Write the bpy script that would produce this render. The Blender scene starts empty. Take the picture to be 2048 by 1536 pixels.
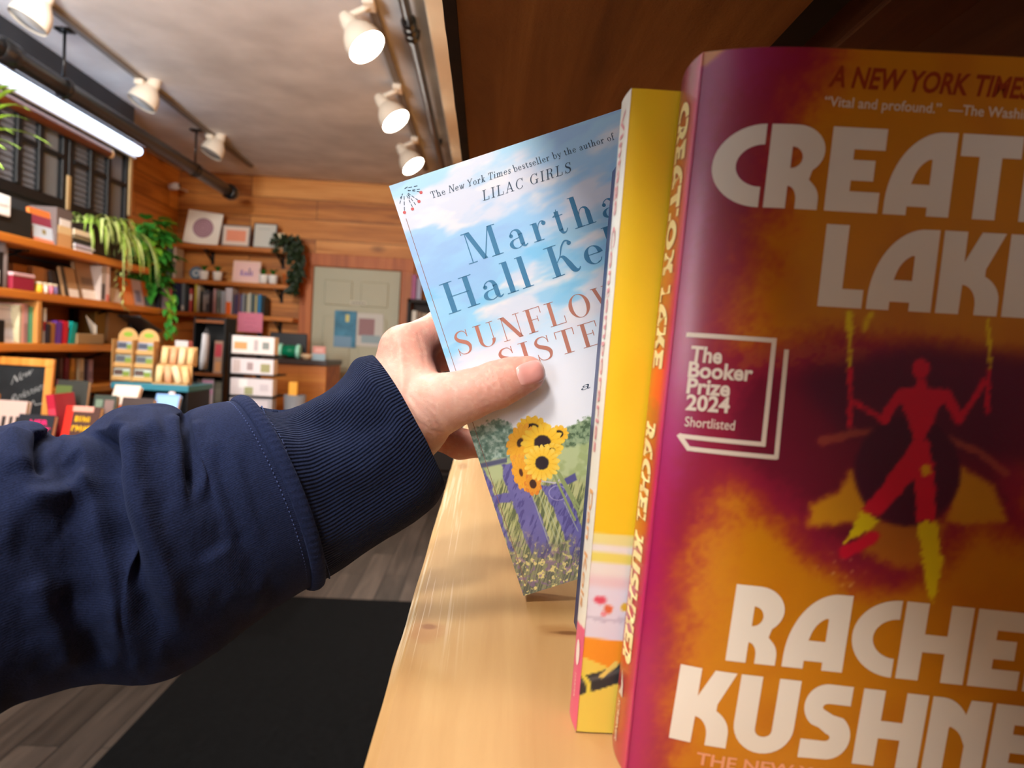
import bpy, bmesh, math, random
import numpy as np
from mathutils import Vector, Matrix, Euler
from mathutils.bvhtree import BVHTree

# ------------------------------------------------------------------ camera
F, CX, CY = 1420.0, 1024.0, 768.0            # focal length and centre for a 2048 x 1536 frame
EYE = np.array([0.0, 0.0, 1.30])
_y = np.array([(971.0 - CX) / F, -(702.0 - CY) / F, -1.0]); _y /= np.linalg.norm(_y)
_x = np.array([1.0, -0.056, 0.0]); _x[2] = -(_x[0] * _y[0] + _x[1] * _y[1]) / _y[2]; _x /= np.linalg.norm(_x)
_z = np.cross(_x, _y)
MCAM = np.array([_x, _y, _z])                # camera axes -> world axes


def ray(px, py):
    return MCAM @ np.array([(px - CX) / F, -(py - CY) / F, -1.0])


def P(px, py, d):
    r = ray(px, py); return EYE + r * (d / r[1])


def atX(px, py, X):
    r = ray(px, py); return EYE + r * (X / r[0])


def atZ(px, py, Z):
    r = ray(px, py); return EYE + r * ((Z - 1.30) / r[2])


def proj(V):
    V = np.asarray(V, float); c = (V - EYE) @ MCAM
    return CX + F * c[..., 0] / -c[..., 2], CY - F * c[..., 1] / -c[..., 2]


scene = bpy.context.scene
COL = scene.collection
cd = bpy.data.cameras.new('camera'); cam = bpy.data.objects.new('camera', cd); COL.objects.link(cam)
cd.sensor_width = 36.0; cd.lens = F / 2048 * 36.0; cd.clip_start = 0.01; cd.clip_end = 60
cd.dof.use_dof = True; cd.dof.focus_distance = 0.335; cd.dof.aperture_fstop = 13.5
cam.matrix_world = Matrix([[*MCAM[0], EYE[0]], [*MCAM[1], EYE[1]], [*MCAM[2], EYE[2]], [0, 0, 0, 1]])
scene.camera = cam

# ------------------------------------------------------------------ world, lights, exposure
scene.view_settings.view_transform = 'Standard'; scene.view_settings.look = 'None'
scene.view_settings.gamma = 1.0; scene.view_settings.use_curve_mapping = False
scene.view_settings.exposure = 0.5
w = bpy.data.worlds.new('shop_daylight'); scene.world = w; w.use_nodes = True
w.node_tree.nodes['Background'].inputs[0].default_value = (0.80, 0.87, 1.0, 1)
w.node_tree.nodes['Background'].inputs[1].default_value = 0.5


def area(name, loc, aim, size, power, color):
    l = bpy.data.lights.new(name, 'AREA'); l.shape = 'RECTANGLE'; l.size, l.size_y = size
    l.energy = power; l.color = color
    o = bpy.data.objects.new(name, l); COL.objects.link(o); o.location = loc
    o.rotation_euler = (Vector(aim) - Vector(loc)).to_track_quat('-Z', 'Y').to_euler()
    return o


# daylight through the shop windows behind the camera
area('window_daylight', (-1.75, -2.80, 1.60), (-1.8, 1.0, 2.5), (1.25, 1.8), 52.0, (0.92, 0.96, 1.0))
# unseen fill light, added to brighten the ceiling
area('added_ceiling_fill', (-1.5, 0.4, 1.75), (-1.45, 2.6, 2.86), (0.5, 0.5), 75.0, (1.0, 0.97, 0.94))
SPOT_POWER = 58.0
SPOT_COLOR = (1.0, 0.955, 0.90)
LIT_Y = [5.34, 4.31, 3.28, 2.25, 1.22, 0.19, -0.84, -1.87]   # the lit track heads, one every 1.03 m

# ------------------------------------------------------------------ helpers
rng = random.Random(7)
nrng = np.random.default_rng(11)


def s2l(c):
    c = np.asarray(c, float) / 255.0
    return np.where(c <= 0.04045, c / 12.92, ((c + 0.055) / 1.055) ** 2.4)


def lin(c):
    v = s2l(c); return (float(v[0]), float(v[1]), float(v[2]), 1.0)


_mats = {}


def mat(name, color, rough=0.6, spec=0.3, metal=0.0, noise=0.0, nscale=30.0, bump=0.0, bscale=200.0, coat=0.0, emit=None, estr=0.0):
    key = (name, tuple(color), rough)
    if key in _mats: return _mats[key]
    m = bpy.data.materials.new(name); m.use_nodes = True
    nt = m.node_tree; b = nt.nodes['Principled BSDF']
    b.inputs['Base Color'].default_value = lin(color); b.inputs['Roughness'].default_value = rough
    b.inputs['Specular IOR Level'].default_value = spec; b.inputs['Metallic'].default_value = metal
    b.inputs['Coat Weight'].default_value = coat
    tc = nt.nodes.new('ShaderNodeTexCoord')
    if noise:
        n = nt.nodes.new('ShaderNodeTexNoise'); n.inputs['Scale'].default_value = nscale; n.inputs['Detail'].default_value = 4
        nt.links.new(tc.outputs['Object'], n.inputs['Vector'])
        h = nt.nodes.new('ShaderNodeHueSaturation'); h.inputs['Color'].default_value = lin(color)
        mr = nt.nodes.new('ShaderNodeMapRange'); mr.inputs['To Min'].default_value = 1 - noise; mr.inputs['To Max'].default_value = 1 + noise
        mr.inputs['From Min'].default_value = 0.3; mr.inputs['From Max'].default_value = 0.7
        nt.links.new(n.outputs['Fac'], mr.inputs['Value']); nt.links.new(mr.outputs[0], h.inputs['Value'])
        nt.links.new(h.outputs[0], b.inputs['Base Color'])
    if bump:
        n2 = nt.nodes.new('ShaderNodeTexNoise'); n2.inputs['Scale'].default_value = bscale; n2.inputs['Detail'].default_value = 3
        nt.links.new(tc.outputs['Object'], n2.inputs['Vector'])
        bp = nt.nodes.new('ShaderNodeBump'); bp.inputs['Strength'].default_value = bump; bp.inputs['Distance'].default_value = 0.002
        nt.links.new(n2.outputs['Fac'], bp.inputs['Height']); nt.links.new(bp.outputs[0], b.inputs['Normal'])
    if emit:
        b.inputs['Emission Color'].default_value = lin(emit); b.inputs['Emission Strength'].default_value = estr
    _mats[key] = m
    return m


def node(nt, kind, **kw):
    n = nt.nodes.new(kind)
    for k, v in kw.items():
        if k in n.inputs: n.inputs[k].default_value = v
        else: setattr(n, k, v)
    return n


def ramp(nt, stops):
    r = nt.nodes.new('ShaderNodeValToRGB'); cr = r.color_ramp
    while len(cr.elements) < len(stops): cr.elements.new(0.5)
    for e, (p, c) in zip(cr.elements, stops): e.position = p; e.color = lin(c)
    return r


def wood(name, dark, mid, light, axis=1, grain=1.0, rough=0.45, boards=None, knots=0.0, knot_scale=1.2, saw=0.0, coord='Object', bump=0.15, knot_color=(80, 40, 15), fuzz=0.0):
    """board wood: stretched noise along one axis; boards = (length, width) draws separate planks in the plane of the axis"""
    m = bpy.data.materials.new(name); m.use_nodes = True; nt = m.node_tree; L = nt.links
    b = nt.nodes['Principled BSDF']; b.inputs['Roughness'].default_value = rough; b.inputs['Specular IOR Level'].default_value = 0.35
    tc = node(nt, 'ShaderNodeTexCoord')
    sc = [14.0 * grain] * 3; sc[axis] = 0.9 * grain
    mp = node(nt, 'ShaderNodeMapping'); mp.inputs['Scale'].default_value = sc
    vec = tc.outputs[coord]
    bval = None
    if boards:
        bl, bw, ax_l, ax_w = boards
        sep = node(nt, 'ShaderNodeSeparateXYZ'); L.new(vec, sep.inputs[0])
        com = node(nt, 'ShaderNodeCombineXYZ'); L.new(sep.outputs[ax_l], com.inputs[0]); L.new(sep.outputs[ax_w], com.inputs[1])
        br = node(nt, 'ShaderNodeTexBrick'); br.offset = 0.37; br.inputs['Scale'].default_value = 1.0
        br.inputs['Brick Width'].default_value = bl; br.inputs['Row Height'].default_value = bw
        br.inputs['Mortar Size'].default_value = 0.0025; br.inputs['Bias'].default_value = 0.0
        br.inputs['Color1'].default_value = (0, 0, 0, 1); br.inputs['Color2'].default_value = (1, 1, 1, 1); br.inputs['Mortar'].default_value = (0.5, 0.5, 0.5, 1)
        L.new(com.outputs[0], br.inputs['Vector'])
        sx = node(nt, 'ShaderNodeVectorMath', operation='MULTIPLY_ADD')
        L.new(br.outputs['Color'], sx.inputs[0]); sx.inputs[1].default_value = (3.1, 3.1, 3.1); L.new(vec, sx.inputs[2])
        L.new(sx.outputs[0], mp.inputs[0]); bval = br
    else:
        L.new(vec, mp.inputs[0])
    n1 = node(nt, 'ShaderNodeTexNoise', Scale=1.0, Detail=6.0, Roughness=0.6, Distortion=0.6)
    L.new(mp.outputs[0], n1.inputs['Vector'])
    rp = ramp(nt, [(0.25, dark), (0.5, mid), (0.75, light)])
    fac = n1.outputs['Fac']
    if bval is not None:
        mx = node(nt, 'ShaderNodeMath', operation='MULTIPLY_ADD'); sp = node(nt, 'ShaderNodeSeparateColor')
        L.new(bval.outputs['Color'], sp.inputs[0]); L.new(sp.outputs[0], mx.inputs[0]); mx.inputs[1].default_value = 0.30
        ad = node(nt, 'ShaderNodeMath', operation='SUBTRACT'); L.new(fac, ad.inputs[0]); ad.inputs[1].default_value = 0.15
        L.new(ad.outputs[0], mx.inputs[2]); fac = mx.outputs[0]
    L.new(fac, rp.inputs['Fac']); col = rp.outputs[0]
    if knots:
        mk = node(nt, 'ShaderNodeMapping'); ks = [knot_scale * 2.0] * 3; ks[axis] = knot_scale; mk.inputs['Scale'].default_value = ks
        L.new(vec, mk.inputs[0])
        vo = node(nt, 'ShaderNodeTexVoronoi', Scale=1.0); L.new(mk.outputs[0], vo.inputs['Vector'])
        mr = node(nt, 'ShaderNodeMapRange'); mr.inputs['From Min'].default_value = 0.02; mr.inputs['From Max'].default_value = 0.10
        mr.inputs['To Min'].default_value = knots; mr.inputs['To Max'].default_value = 0.0
        L.new(vo.outputs['Distance'], mr.inputs['Value'])
        mixk = node(nt, 'ShaderNodeMix', data_type='RGBA'); mixk.inputs[7].default_value = lin(knot_color)
        L.new(mr.outputs[0], mixk.inputs[0]); L.new(col, mixk.inputs[6]); col = mixk.outputs[2]
    if bval is not None:
        mixm = node(nt, 'ShaderNodeMix', data_type='RGBA'); mixm.inputs[7].default_value = lin([c * 0.35 for c in dark])
        L.new(bval.outputs['Fac'], mixm.inputs[0]); L.new(col, mixm.inputs[6]); col = mixm.outputs[2]
    L.new(col, b.inputs['Base Color'])
    bp = node(nt, 'ShaderNodeBump', Strength=bump, Distance=0.003); h = n1.outputs['Fac']
    if saw:
        mp2 = node(nt, 'ShaderNodeMapping'); s2 = [40.0] * 3; s2[axis] = 260.0; mp2.inputs['Scale'].default_value = s2
        L.new(vec, mp2.inputs[0]); n2 = node(nt, 'ShaderNodeTexNoise', Scale=1.0, Detail=4.0); L.new(mp2.outputs[0], n2.inputs['Vector'])
        h2 = node(nt, 'ShaderNodeMath', operation='MULTIPLY_ADD'); L.new(n2.outputs['Fac'], h2.inputs[0]); h2.inputs[1].default_value = saw
        L.new(h, h2.inputs[2]); h = h2.outputs[0]
    if fuzz:
        n3 = node(nt, 'ShaderNodeTexNoise', Scale=420.0, Detail=5.0, Roughness=0.7); L.new(vec, n3.inputs['Vector']); h3 = node(nt, 'ShaderNodeMath', operation='MULTIPLY_ADD'); L.new(n3.outputs['Fac'], h3.inputs[0]); h3.inputs[1].default_value = fuzz; L.new(h, h3.inputs[2]); h = h3.outputs[0]
    L.new(h, bp.inputs['Height']); L.new(bp.outputs[0], b.inputs['Normal'])
    return m


class MB:
    """collects simple shapes; build() links them as ONE mesh object"""
    def __init__(self): self.v = []; self.f = []; self.mi = []; self.m = 0
    def add(self, v, f):
        o = len(self.v); self.v += [tuple(map(float, p)) for p in v]; self.f += [tuple(i + o for i in q) for q in f]; self.mi += [self.m] * len(f); return self
    def box(self, x0, x1, y0, y1, z0, z1, bev=0.0, M=None):
        bm = bmesh.new(); bmesh.ops.create_cube(bm, size=1.0)
        for v in bm.verts: v.co = Vector(((x0 + x1) / 2 + v.co.x * (x1 - x0), (y0 + y1) / 2 + v.co.y * (y1 - y0), (z0 + z1) / 2 + v.co.z * (z1 - z0)))
        if bev > 0: bmesh.ops.bevel(bm, geom=list(bm.edges), offset=bev, segments=2, affect='EDGES', profile=0.5)
        if M is not None: bm.transform(M)
        bm.verts.index_update(); self.add([v.co for v in bm.verts], [[v.index for v in f.verts] for f in bm.faces]); bm.free(); return self
    def tube(self, pts, r, n=10, cap=True, flat=1.0):
        pts = [Vector(p) for p in pts]; rs = [r] * len(pts) if np.isscalar(r) else list(r)
        vs = []; fs = []; up = None
        for i, p in enumerate(pts):
            t = (pts[min(i + 1, len(pts) - 1)] - pts[max(i - 1, 0)]).normalized()
            if up is None: up = Vector((0, 0, 1)) if abs(t.z) < 0.9 else Vector((1, 0, 0))
            a = t.cross(up).normalized(); c = a.cross(t); up = c
            for k in range(n):
                an = 2 * math.pi * k / n; vs.append(p + a * (math.cos(an) * rs[i]) + c * (math.sin(an) * rs[i] * flat))
        for i in range(len(pts) - 1):
            for k in range(n):
                fs.append((i * n + k, i * n + (k + 1) % n, (i + 1) * n + (k + 1) % n, (i + 1) * n + k))
        if cap: fs.append(tuple(range(n))[::-1]); fs.append(tuple((len(pts) - 1) * n + k for k in range(n)))
        return self.add(vs, fs)
    def lathe(self, prof, n=20, M=None, cap=True):
        vs = []; fs = []
        for r, z in prof:
            for k in range(n):
                a = 2 * math.pi * k / n; p = Vector((r * math.cos(a), r * math.sin(a), z)); vs.append(M @ p if M else p)
        for i in range(len(prof) - 1):
            for k in range(n): fs.append((i * n + k, i * n + (k + 1) % n, (i + 1) * n + (k + 1) % n, (i + 1) * n + k))
        if cap: fs.append(tuple(range(n))[::-1]); fs.append(tuple((len(prof) - 1) * n + k for k in range(n)))
        return self.add(vs, fs)
    def prism(self, poly, y0, y1, M=None):
        """polygon in local X,Z extruded along Y"""
        n = len(poly); vs = [Vector((x, y0, z)) for x, z in poly] + [Vector((x, y1, z)) for x, z in poly]
        if M is not None: vs = [M @ v for v in vs]
        fs = [tuple(range(n)), tuple(range(n, 2 * n))[::-1]] + [(i + n, (i + 1) % n + n, (i + 1) % n, i) for i in range(n)]
        return self.add(vs, fs)
    def leaf(self, pts, width, fold=0.25, side=None):
        """a strap leaf along pts, a shallow V in section"""
        pts = [Vector(p) for p in pts]; n = len(pts); vs = []; fs = []
        for i, p in enumerate(pts):
            t = (pts[min(i + 1, n - 1)] - pts[max(i - 1, 0)]).normalized()
            s = Vector(side) if side is not None else t.cross(Vector((0, 0, 1)))
            if s.length < 1e-4: s = Vector((1, 0, 0))
            s.normalize(); u = s.cross(t).normalized(); q = i / (n - 1)
            wd = width * max(0.04, math.sin(math.pi * (0.12 + 0.88 * q)) ** 0.7 if q > 0.5 else (0.55 + 0.45 * min(1, q * 3)))
            vs += [p - s * wd + u * (wd * fold), p, p + s * wd + u * (wd * fold)]
        for i in range(n - 1):
            a = i * 3; fs += [(a, a + 1, a + 4, a + 3), (a + 1, a + 2, a + 5, a + 4)]
        return self.add(vs, fs)
    def build(self, name, mats, parent=None, smooth=False, off=None, bev=None):
        me = bpy.data.meshes.new(name)
        v = self.v if off is None else [(a - off[0], b - off[1], c - off[2]) for a, b, c in self.v]
        me.from_pydata(v, [], self.f); me.update()
        ml = mats if isinstance(mats, (list, tuple)) else [mats]
        for m in ml: me.materials.append(m)
        if len(ml) > 1: me.polygons.foreach_set('material_index', self.mi)
        if smooth: me.polygons.foreach_set('use_smooth', [True] * len(me.polygons))
        bm = bmesh.new(); bm.from_mesh(me); bmesh.ops.recalc_face_normals(bm, faces=bm.faces); bm.to_mesh(me); bm.free()
        o = bpy.data.objects.new(name, me); COL.objects.link(o)
        if parent: o.parent = parent
        return o


def tag(o, label, cat, group=None, kind=None):
    o['label'] = label; o['category'] = cat
    if group: o['group'] = group
    if kind: o['kind'] = kind
    return o


def thing(name, label, cat, loc=(0, 0, 0), rot=(0, 0, 0), group=None):
    o = bpy.data.objects.new(name, None); COL.objects.link(o); o.empty_display_size = 0.02
    o.location = tuple(map(float, loc)); o.rotation_euler = rot
    return tag(o, label, cat, group)


def structure(name, mb, m, smooth=False):
    o = mb.build(name, m, None, smooth); o['kind'] = 'structure'; return o


def raw(name, V, Fc, mats, parent=None, smooth=True, off=None, colors=None, uv=None):
    V = np.asarray(V, float)
    if off is not None: V = V - np.asarray(off)
    me = bpy.data.meshes.new(name); me.from_pydata(V.tolist(), [], [tuple(map(int, q)) for q in Fc]); me.update()
    for m in (mats if isinstance(mats, (list, tuple)) else [mats]): me.materials.append(m)
    if smooth: me.polygons.foreach_set('use_smooth', [True] * len(me.polygons))
    if colors is not None:
        at = me.color_attributes.new('print', 'FLOAT_COLOR', 'POINT')
        c = np.ones((len(V), 4), np.float32); c[:, :3] = s2l(np.clip(colors, 0, 255)); at.data.foreach_set('color', c.ravel())
    if uv is not None:
        ul = me.uv_layers.new(name='UVMap'); li = np.empty(len(me.loops), np.int32); me.loops.foreach_get('vertex_index', li)
        ul.data.foreach_set('uv', np.asarray(uv, np.float32)[li].ravel())
    o = bpy.data.objects.new(name, me); COL.objects.link(o)
    if parent: o.parent = parent
    return o


def grid_faces(nu, nv, wrap=False):
    i = np.arange(nu - 1)[:, None]; j = np.arange(nv if wrap else nv - 1)[None, :]; j2 = (j + 1) % nv
    return np.stack([i * nv + j, (i + 1) * nv + j, (i + 1) * nv + j2, i * nv + j2], -1).reshape(-1, 4)


def print_mat(name, rough=0.3, coat=0.0, spec=0.4):
    m = bpy.data.materials.new(name); m.use_nodes = True; nt = m.node_tree; b = nt.nodes['Principled BSDF']
    a = nt.nodes.new('ShaderNodeVertexColor'); a.layer_name = 'print'
    nt.links.new(a.outputs[0], b.inputs['Base Color']); b.inputs['Roughness'].default_value = rough
    b.inputs['Coat Weight'].default_value = coat; b.inputs['Coat Roughness'].default_value = 0.22; b.inputs['Specular IOR Level'].default_value = spec
    return m


# ---- small numpy painter for printed covers
def vnoise(x, y, seed=0):
    x = np.asarray(x, float); y = np.asarray(y, float)
    r = np.random.default_rng(seed); T = r.random((256, 256))
    xi = np.floor(x).astype(int); yi = np.floor(y).astype(int); fx = x - xi; fy = y - yi
    fx = fx * fx * (3 - 2 * fx); fy = fy * fy * (3 - 2 * fy)
    g = lambda a, b: T[a % 256, b % 256]
    return (g(xi, yi) * (1 - fx) + g(xi + 1, yi) * fx) * (1 - fy) + (g(xi, yi + 1) * (1 - fx) + g(xi + 1, yi + 1) * fx) * fy


def fbm(x, y, seed=0, o=4):
    s = 0; a = 0.5; t = 0
    for k in range(o): s = s + a * vnoise(x * 2 ** k + 17 * k, y * 2 ** k + 31 * k, seed + k); t += a; a *= 0.5
    return s / t


def sst(a, b, x): t = np.clip((x - a) / (b - a), 0, 1); return t * t * (3 - 2 * t)


def seg_dist(X, Y, pts):
    d = np.full(np.shape(X), 1e9)
    for (ax, ay), (bx, by) in zip(pts[:-1], pts[1:]):
        dx, dy = bx - ax, by - ay; t = np.clip(((X - ax) * dx + (Y - ay) * dy) / (dx * dx + dy * dy + 1e-9), 0, 1)
        d = np.minimum(d, np.hypot(X - ax - t * dx, Y - ay - t * dy))
    return d


def poly_sd(X, Y, pts):
    """signed distance to a polygon, negative inside"""
    p = list(pts) + [pts[0]]; d = seg_dist(X, Y, p); ins = np.zeros(np.shape(X), bool)
    for (ax, ay), (bx, by) in zip(p[:-1], p[1:]):
        c = ((ay > Y) != (by > Y)) & (X < (bx - ax) * (Y - ay) / (by - ay + 1e-12) + ax); ins ^= c
    return np.where(ins, -d, d)


def lay(img, mask, color):
    mask = np.clip(mask, 0, 1)[..., None]; return img * (1 - mask) + np.asarray(color, float) * mask
# ================================================================== the room
M_floor = wood('floor_planks', (42, 36, 31), (60, 52, 46), (80, 70, 62), axis=1, grain=1.6, rough=0.5, boards=(1.1, 0.125, 1, 0), bump=0.25)
M_pine = wood('pine_wall_boards', (132, 72, 20), (190, 120, 48), (216, 152, 80), axis=0, grain=1.0, rough=0.5, boards=(1.7, 0.19, 0, 2), knots=0.75, knot_scale=1.0)
M_pineside = wood('pine_side_boards', (160, 96, 30), (216, 144, 60), (236, 174, 94), axis=1, grain=1.0, rough=0.5, boards=(1.7, 0.19, 1, 2), knots=0.75, knot_scale=1.0)
M_blackwall = mat('black_wall_paint', (52, 56, 62), 0.45, noise=0.10, nscale=6)
M_ceil = mat('ceiling_plaster', (222, 222, 224), 0.9, noise=0.16, nscale=2.6, bump=0.3, bscale=14)
M_beam = mat('beam_cream_paint', (214, 196, 166), 0.7, noise=0.05, nscale=5)
M_trimwood = wood('door_trim_wood', (140, 68, 22), (176, 96, 40), (196, 118, 58), axis=2, grain=1.0, rough=0.5)
M_door = mat('door_sage_paint', (172, 170, 146), 0.5, noise=0.03, nscale=3)
M_shopwhite = mat('front_wall_paint', (190, 186, 178), 0.8)

structure('floor', MB().box(-3.4, 0.75, -3.0, 7.2, -0.12, 0.0), M_floor)
structure('ceiling', MB().box(-3.4, 0.75, -3.0, 7.2, 2.86, 2.98), M_ceil)
structure('wall_back', MB().box(-3.4, 0.75, 7.0, 7.15, 0.0, 2.86), M_pine)
structure('wall_left_black', MB().box(-3.2, -2.55, -3.0, 5.16, 0.0, 2.86), M_blackwall)
structure('wall_left_wood', MB().box(-3.2, -3.02, 5.16, 7.0, 0.0, 2.86), M_pineside)
structure('wall_right', MB().box(0.62, 0.75, -3.0, 7.0, 0.0, 2.86), M_pineside)
fw = MB(); fw.box(-2.55, 0.62, -3.0, -2.85, 0.0, 0.55); fw.box(-2.55, 0.62, -3.0, -2.85, 2.55, 2.86); fw.box(-2.55, -2.40, -3.0, -2.85, 0.55, 2.55); fw.box(-1.10, 0.62, -3.0, -2.85, 0.55, 2.55)
structure('wall_front', fw, M_shopwhite)
structure('trim_ceiling_beam', MB().box(-0.335, 0.2, -2.8, 7.0, 2.74, 2.86, 0.004), M_beam)
structure('trim_corner_post', MB().box(-2.60, -2.545, 5.10, 5.165, 1.46, 2.56), wood('corner_post_wood', (150, 92, 40), (190, 128, 66), (214, 160, 96), axis=2))

# door in the back wall, sage green, six raised panels, wooden casing
dx0, dx1, dz1 = -1.690, -0.862, 2.018
dr = bpy.data.objects.new('door_1', None); COL.objects.link(dr); dr.location = (0, 6.985, 0); dr['kind'] = 'structure'
mb = MB(); mb.box(dx0, dx1, -0.03, 0.012, 0.008, dz1, 0.002); mb.build('door_leaf', M_door, dr)
dw = dx1 - dx0
mb = MB()
for (z0, z1) in ((0.22, 0.92), (1.05, 1.55), (1.66, 1.90)):
    for (a, b_) in ((0.13, 0.45), (0.55, 0.87)):
        mb.box(dx0 + a * dw, dx0 + b_ * dw, -0.042, -0.028, z0, z1, 0.008)
mb.build('door_panel', M_door, dr)
mb = MB(); mb.tube([(dx0 + 0.06, -0.03, 0.98), (dx0 + 0.06, -0.07, 0.98)], 0.012); mb.lathe([(0.001, 0), (0.026, 0.005), (0.028, 0.02), (0.015, 0.03)], 14, Matrix.Translation((dx0 + 0.06, -0.09, 0.98)) @ Matrix.Rotation(math.radians(-90), 4, 'X'))
mb.build('door_knob', mat('brass_knob', (170, 140, 80), 0.3, metal=0.9), dr, True)
mb = MB(); mb.box(dx0 - 0.13, dx0 - 0.008, -0.035, 0.012, 0, dz1 + 0.13, 0.004); mb.box(dx1 + 0.008, dx1 + 0.13, -0.035, 0.012, 0, dz1 + 0.13, 0.004); mb.box(dx0 - 0.13, dx1 + 0.13, -0.04, 0.012, dz1 + 0.008, dz1 + 0.13, 0.004)
o = mb.build('trim_1', M_trimwood, None); o.location = (0, 6.985, 0); o['kind'] = 'structure'

# dark louvred windows in the black wall
M_winframe = mat('window_frame_black', (22, 24, 26), 0.4)
M_louvre = mat('window_louvre_grey', (104, 106, 112), 0.4)
M_pane = mat('window_pane_grey', (112, 116, 120), 0.25)
M_bamboo = wood('pale_trim_strip', (150, 120, 78), (186, 156, 108), (206, 182, 134), axis=2)


def yat(px, py, X=-2.55): return float(atX(px, py, X)[1])
def zat(px, py, X=-2.55): return float(atX(px, py, X)[2])


wz1 = zat(215, 303) + 0.02; wz0 = zat(100, 392)
for wi, (pa, pb, splits) in enumerate(((-260, 118, (-170, -90, -20, 28, 72)), (141, 246, (176, 211)))):
    y0, y1 = yat(pa, 330), yat(pb, 330)
    wr = bpy.data.objects.new('window_%d' % (wi + 1), None); COL.objects.link(wr); wr.location = (-2.55, y0, wz0); wr['kind'] = 'structure'
    H = wz1 - wz0; W = y1 - y0
    mb = MB(); mb.box(-0.01, 0.022, -0.05, W + 0.05, -0.06, 0.0, 0.003); mb.box(-0.01, 0.022, -0.05, W + 0.05, H, H + 0.05, 0.003)
    mb.box(-0.01, 0.022, -0.05, 0.0, 0, H, 0.003); mb.box(-0.01, 0.022, W, W + 0.05, 0, H, 0.003)
    cuts = [0.0] + [yat(s, 330) - y0 for s in splits] + [W]
    for c in cuts[1:-1]: mb.box(-0.01, 0.03, c - 0.022, c + 0.022, 0, H, 0.003)
    mb.box(-0.01, 0.026, 0, W, H * 0.56 - 0.012, H * 0.56 + 0.012)
    mb.build('window_frame', M_winframe, wr)
    for k in range(len(cuts) - 1):
        a, b_ = cuts[k] + 0.022, cuts[k + 1] - 0.022
        mb = MB()
        if k == len(cuts) - 2:
            mb.box(-0.008, 0.004, a, b_, 0, H); mb.build('window_pane', M_pane, wr)
        else:
            n = 13
            for i in range(n):
                z = (i + 0.5) * H / n
                mb.box(-0.012, 0.012, a, b_, -0.003, 0.003, 0, Matrix.Translation((0, 0, z)) @ Matrix.Rotation(math.radians(72), 4, 'Y') @ Matrix.Scale(2.2, 4, (1, 0, 0)))
            mb.box(-0.009, -0.006, a, b_, 0, H)
            mb.build('window_louvre', M_louvre, wr)
for i, (px, t, b_) in enumerate(((128, 350, 420), (252, 300, 432))):
    y = yat(px, 400); mb = MB(); mb.box(-2.55, -2.52, y - 0.018, y + 0.018, zat(px, b_), zat(px, t), 0.004)
    structure('trim_%d' % (i + 2), mb, M_bamboo)
# wooden curtain rail over the windows
rr = thing('curtain_rail', 'brown wooden rail with round pale end above the dark windows', 'rail', (-2.51, 3.6, zat(150, 270, -2.5)))
z_of = rr.location.z
MB().tube([(0, -1.7, 0), (0, yat(214, 300, -2.51) - 3.6, 0)], 0.032, 14).build('pole', wood('rail_wood', (110, 56, 14), (150, 84, 28), (170, 104, 44), axis=1), rr, True)
MB().lathe([(0.001, -0.03), (0.022, -0.024), (0.032, 0), (0.022, 0.024), (0.001, 0.03)], 14, Matrix.Translation((0, yat(219, 302, -2.51) - 3.6, 0))).build('finial', mat('finial_pale_wood', (216, 178, 132), 0.5), rr, True)

# ------------------------------------------------------------------ ceiling pipes, glowing ledge, track lights
M_blackpipe = mat('black_pipe_paint', (16, 17, 19), 0.28, spec=0.6)
t = thing('ceiling_pipe', 'thick black pipe hung below the ceiling along the black wall', 'pipe', (-2.30, 3.0, 2.555))
MB().tube([(0, -4.0, 0), (0, 3.36, 0)], 0.048, 18).build('pipe_run', M_blackpipe, t, True)
MB().lathe([(0.048, 0), (0.066, 0.01), (0.066, 0.09), (0.048, 0.1)], 18, Matrix.Translation((0, 3.3, 0)) @ Matrix.Rotation(math.radians(-90), 4, 'X')).build('end_cap', M_blackpipe, t, True)
for yy in (-2.4, -0.75, 0.05, 0.9, 2.6):
    mb = MB(); mb.tube([(0, yy, 0.04), (0, yy, 0.305)], 0.008, 8); mb.lathe([(0.053, -0.02), (0.057, -0.01), (0.057, 0.01), (0.053, 0.02)], 18, Matrix.Translation((0, yy, 0)) @ Matrix.Rotation(math.radians(90), 4, 'X'), cap=False); mb.box(-0.04, 0.04, yy - 0.03, yy + 0.03, 0.293, 0.305)
    mb.build('hanger', M_blackpipe, t, True)
mb = MB()
for yy in (0.45,): mb.lathe([(0.048, -0.06), (0.06, -0.05), (0.06, 0.05), (0.048, 0.06)], 18, Matrix.Translation((0, yy, 0)) @ Matrix.Rotation(math.radians(90), 4, 'X'), cap=False)
mb.build('coupling', M_blackpipe, t, True)

t = thing('glowing_ledge', 'long white ledge on the black wall under the thick pipe, made to glow', 'light', (-2.505, 1.0, 2.545))
MB().box(-0.044, 0.0, 0.3, 4.12, -0.05, 0.05, 0.004).build('ledge_board', mat('ledge_white', (226, 230, 234), 0.4), t)
MB().tube([(0.02, 0.32, 0.0), (0.02, 4.10, 0.0)], 0.03, 14).build('tube', mat('ledge_added_glow', (240, 246, 255), 0.4, emit=(214, 230, 255), estr=3.0), t, True)  # the ledge is no lamp; this glowing rod is added for wall and ceiling light

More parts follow.
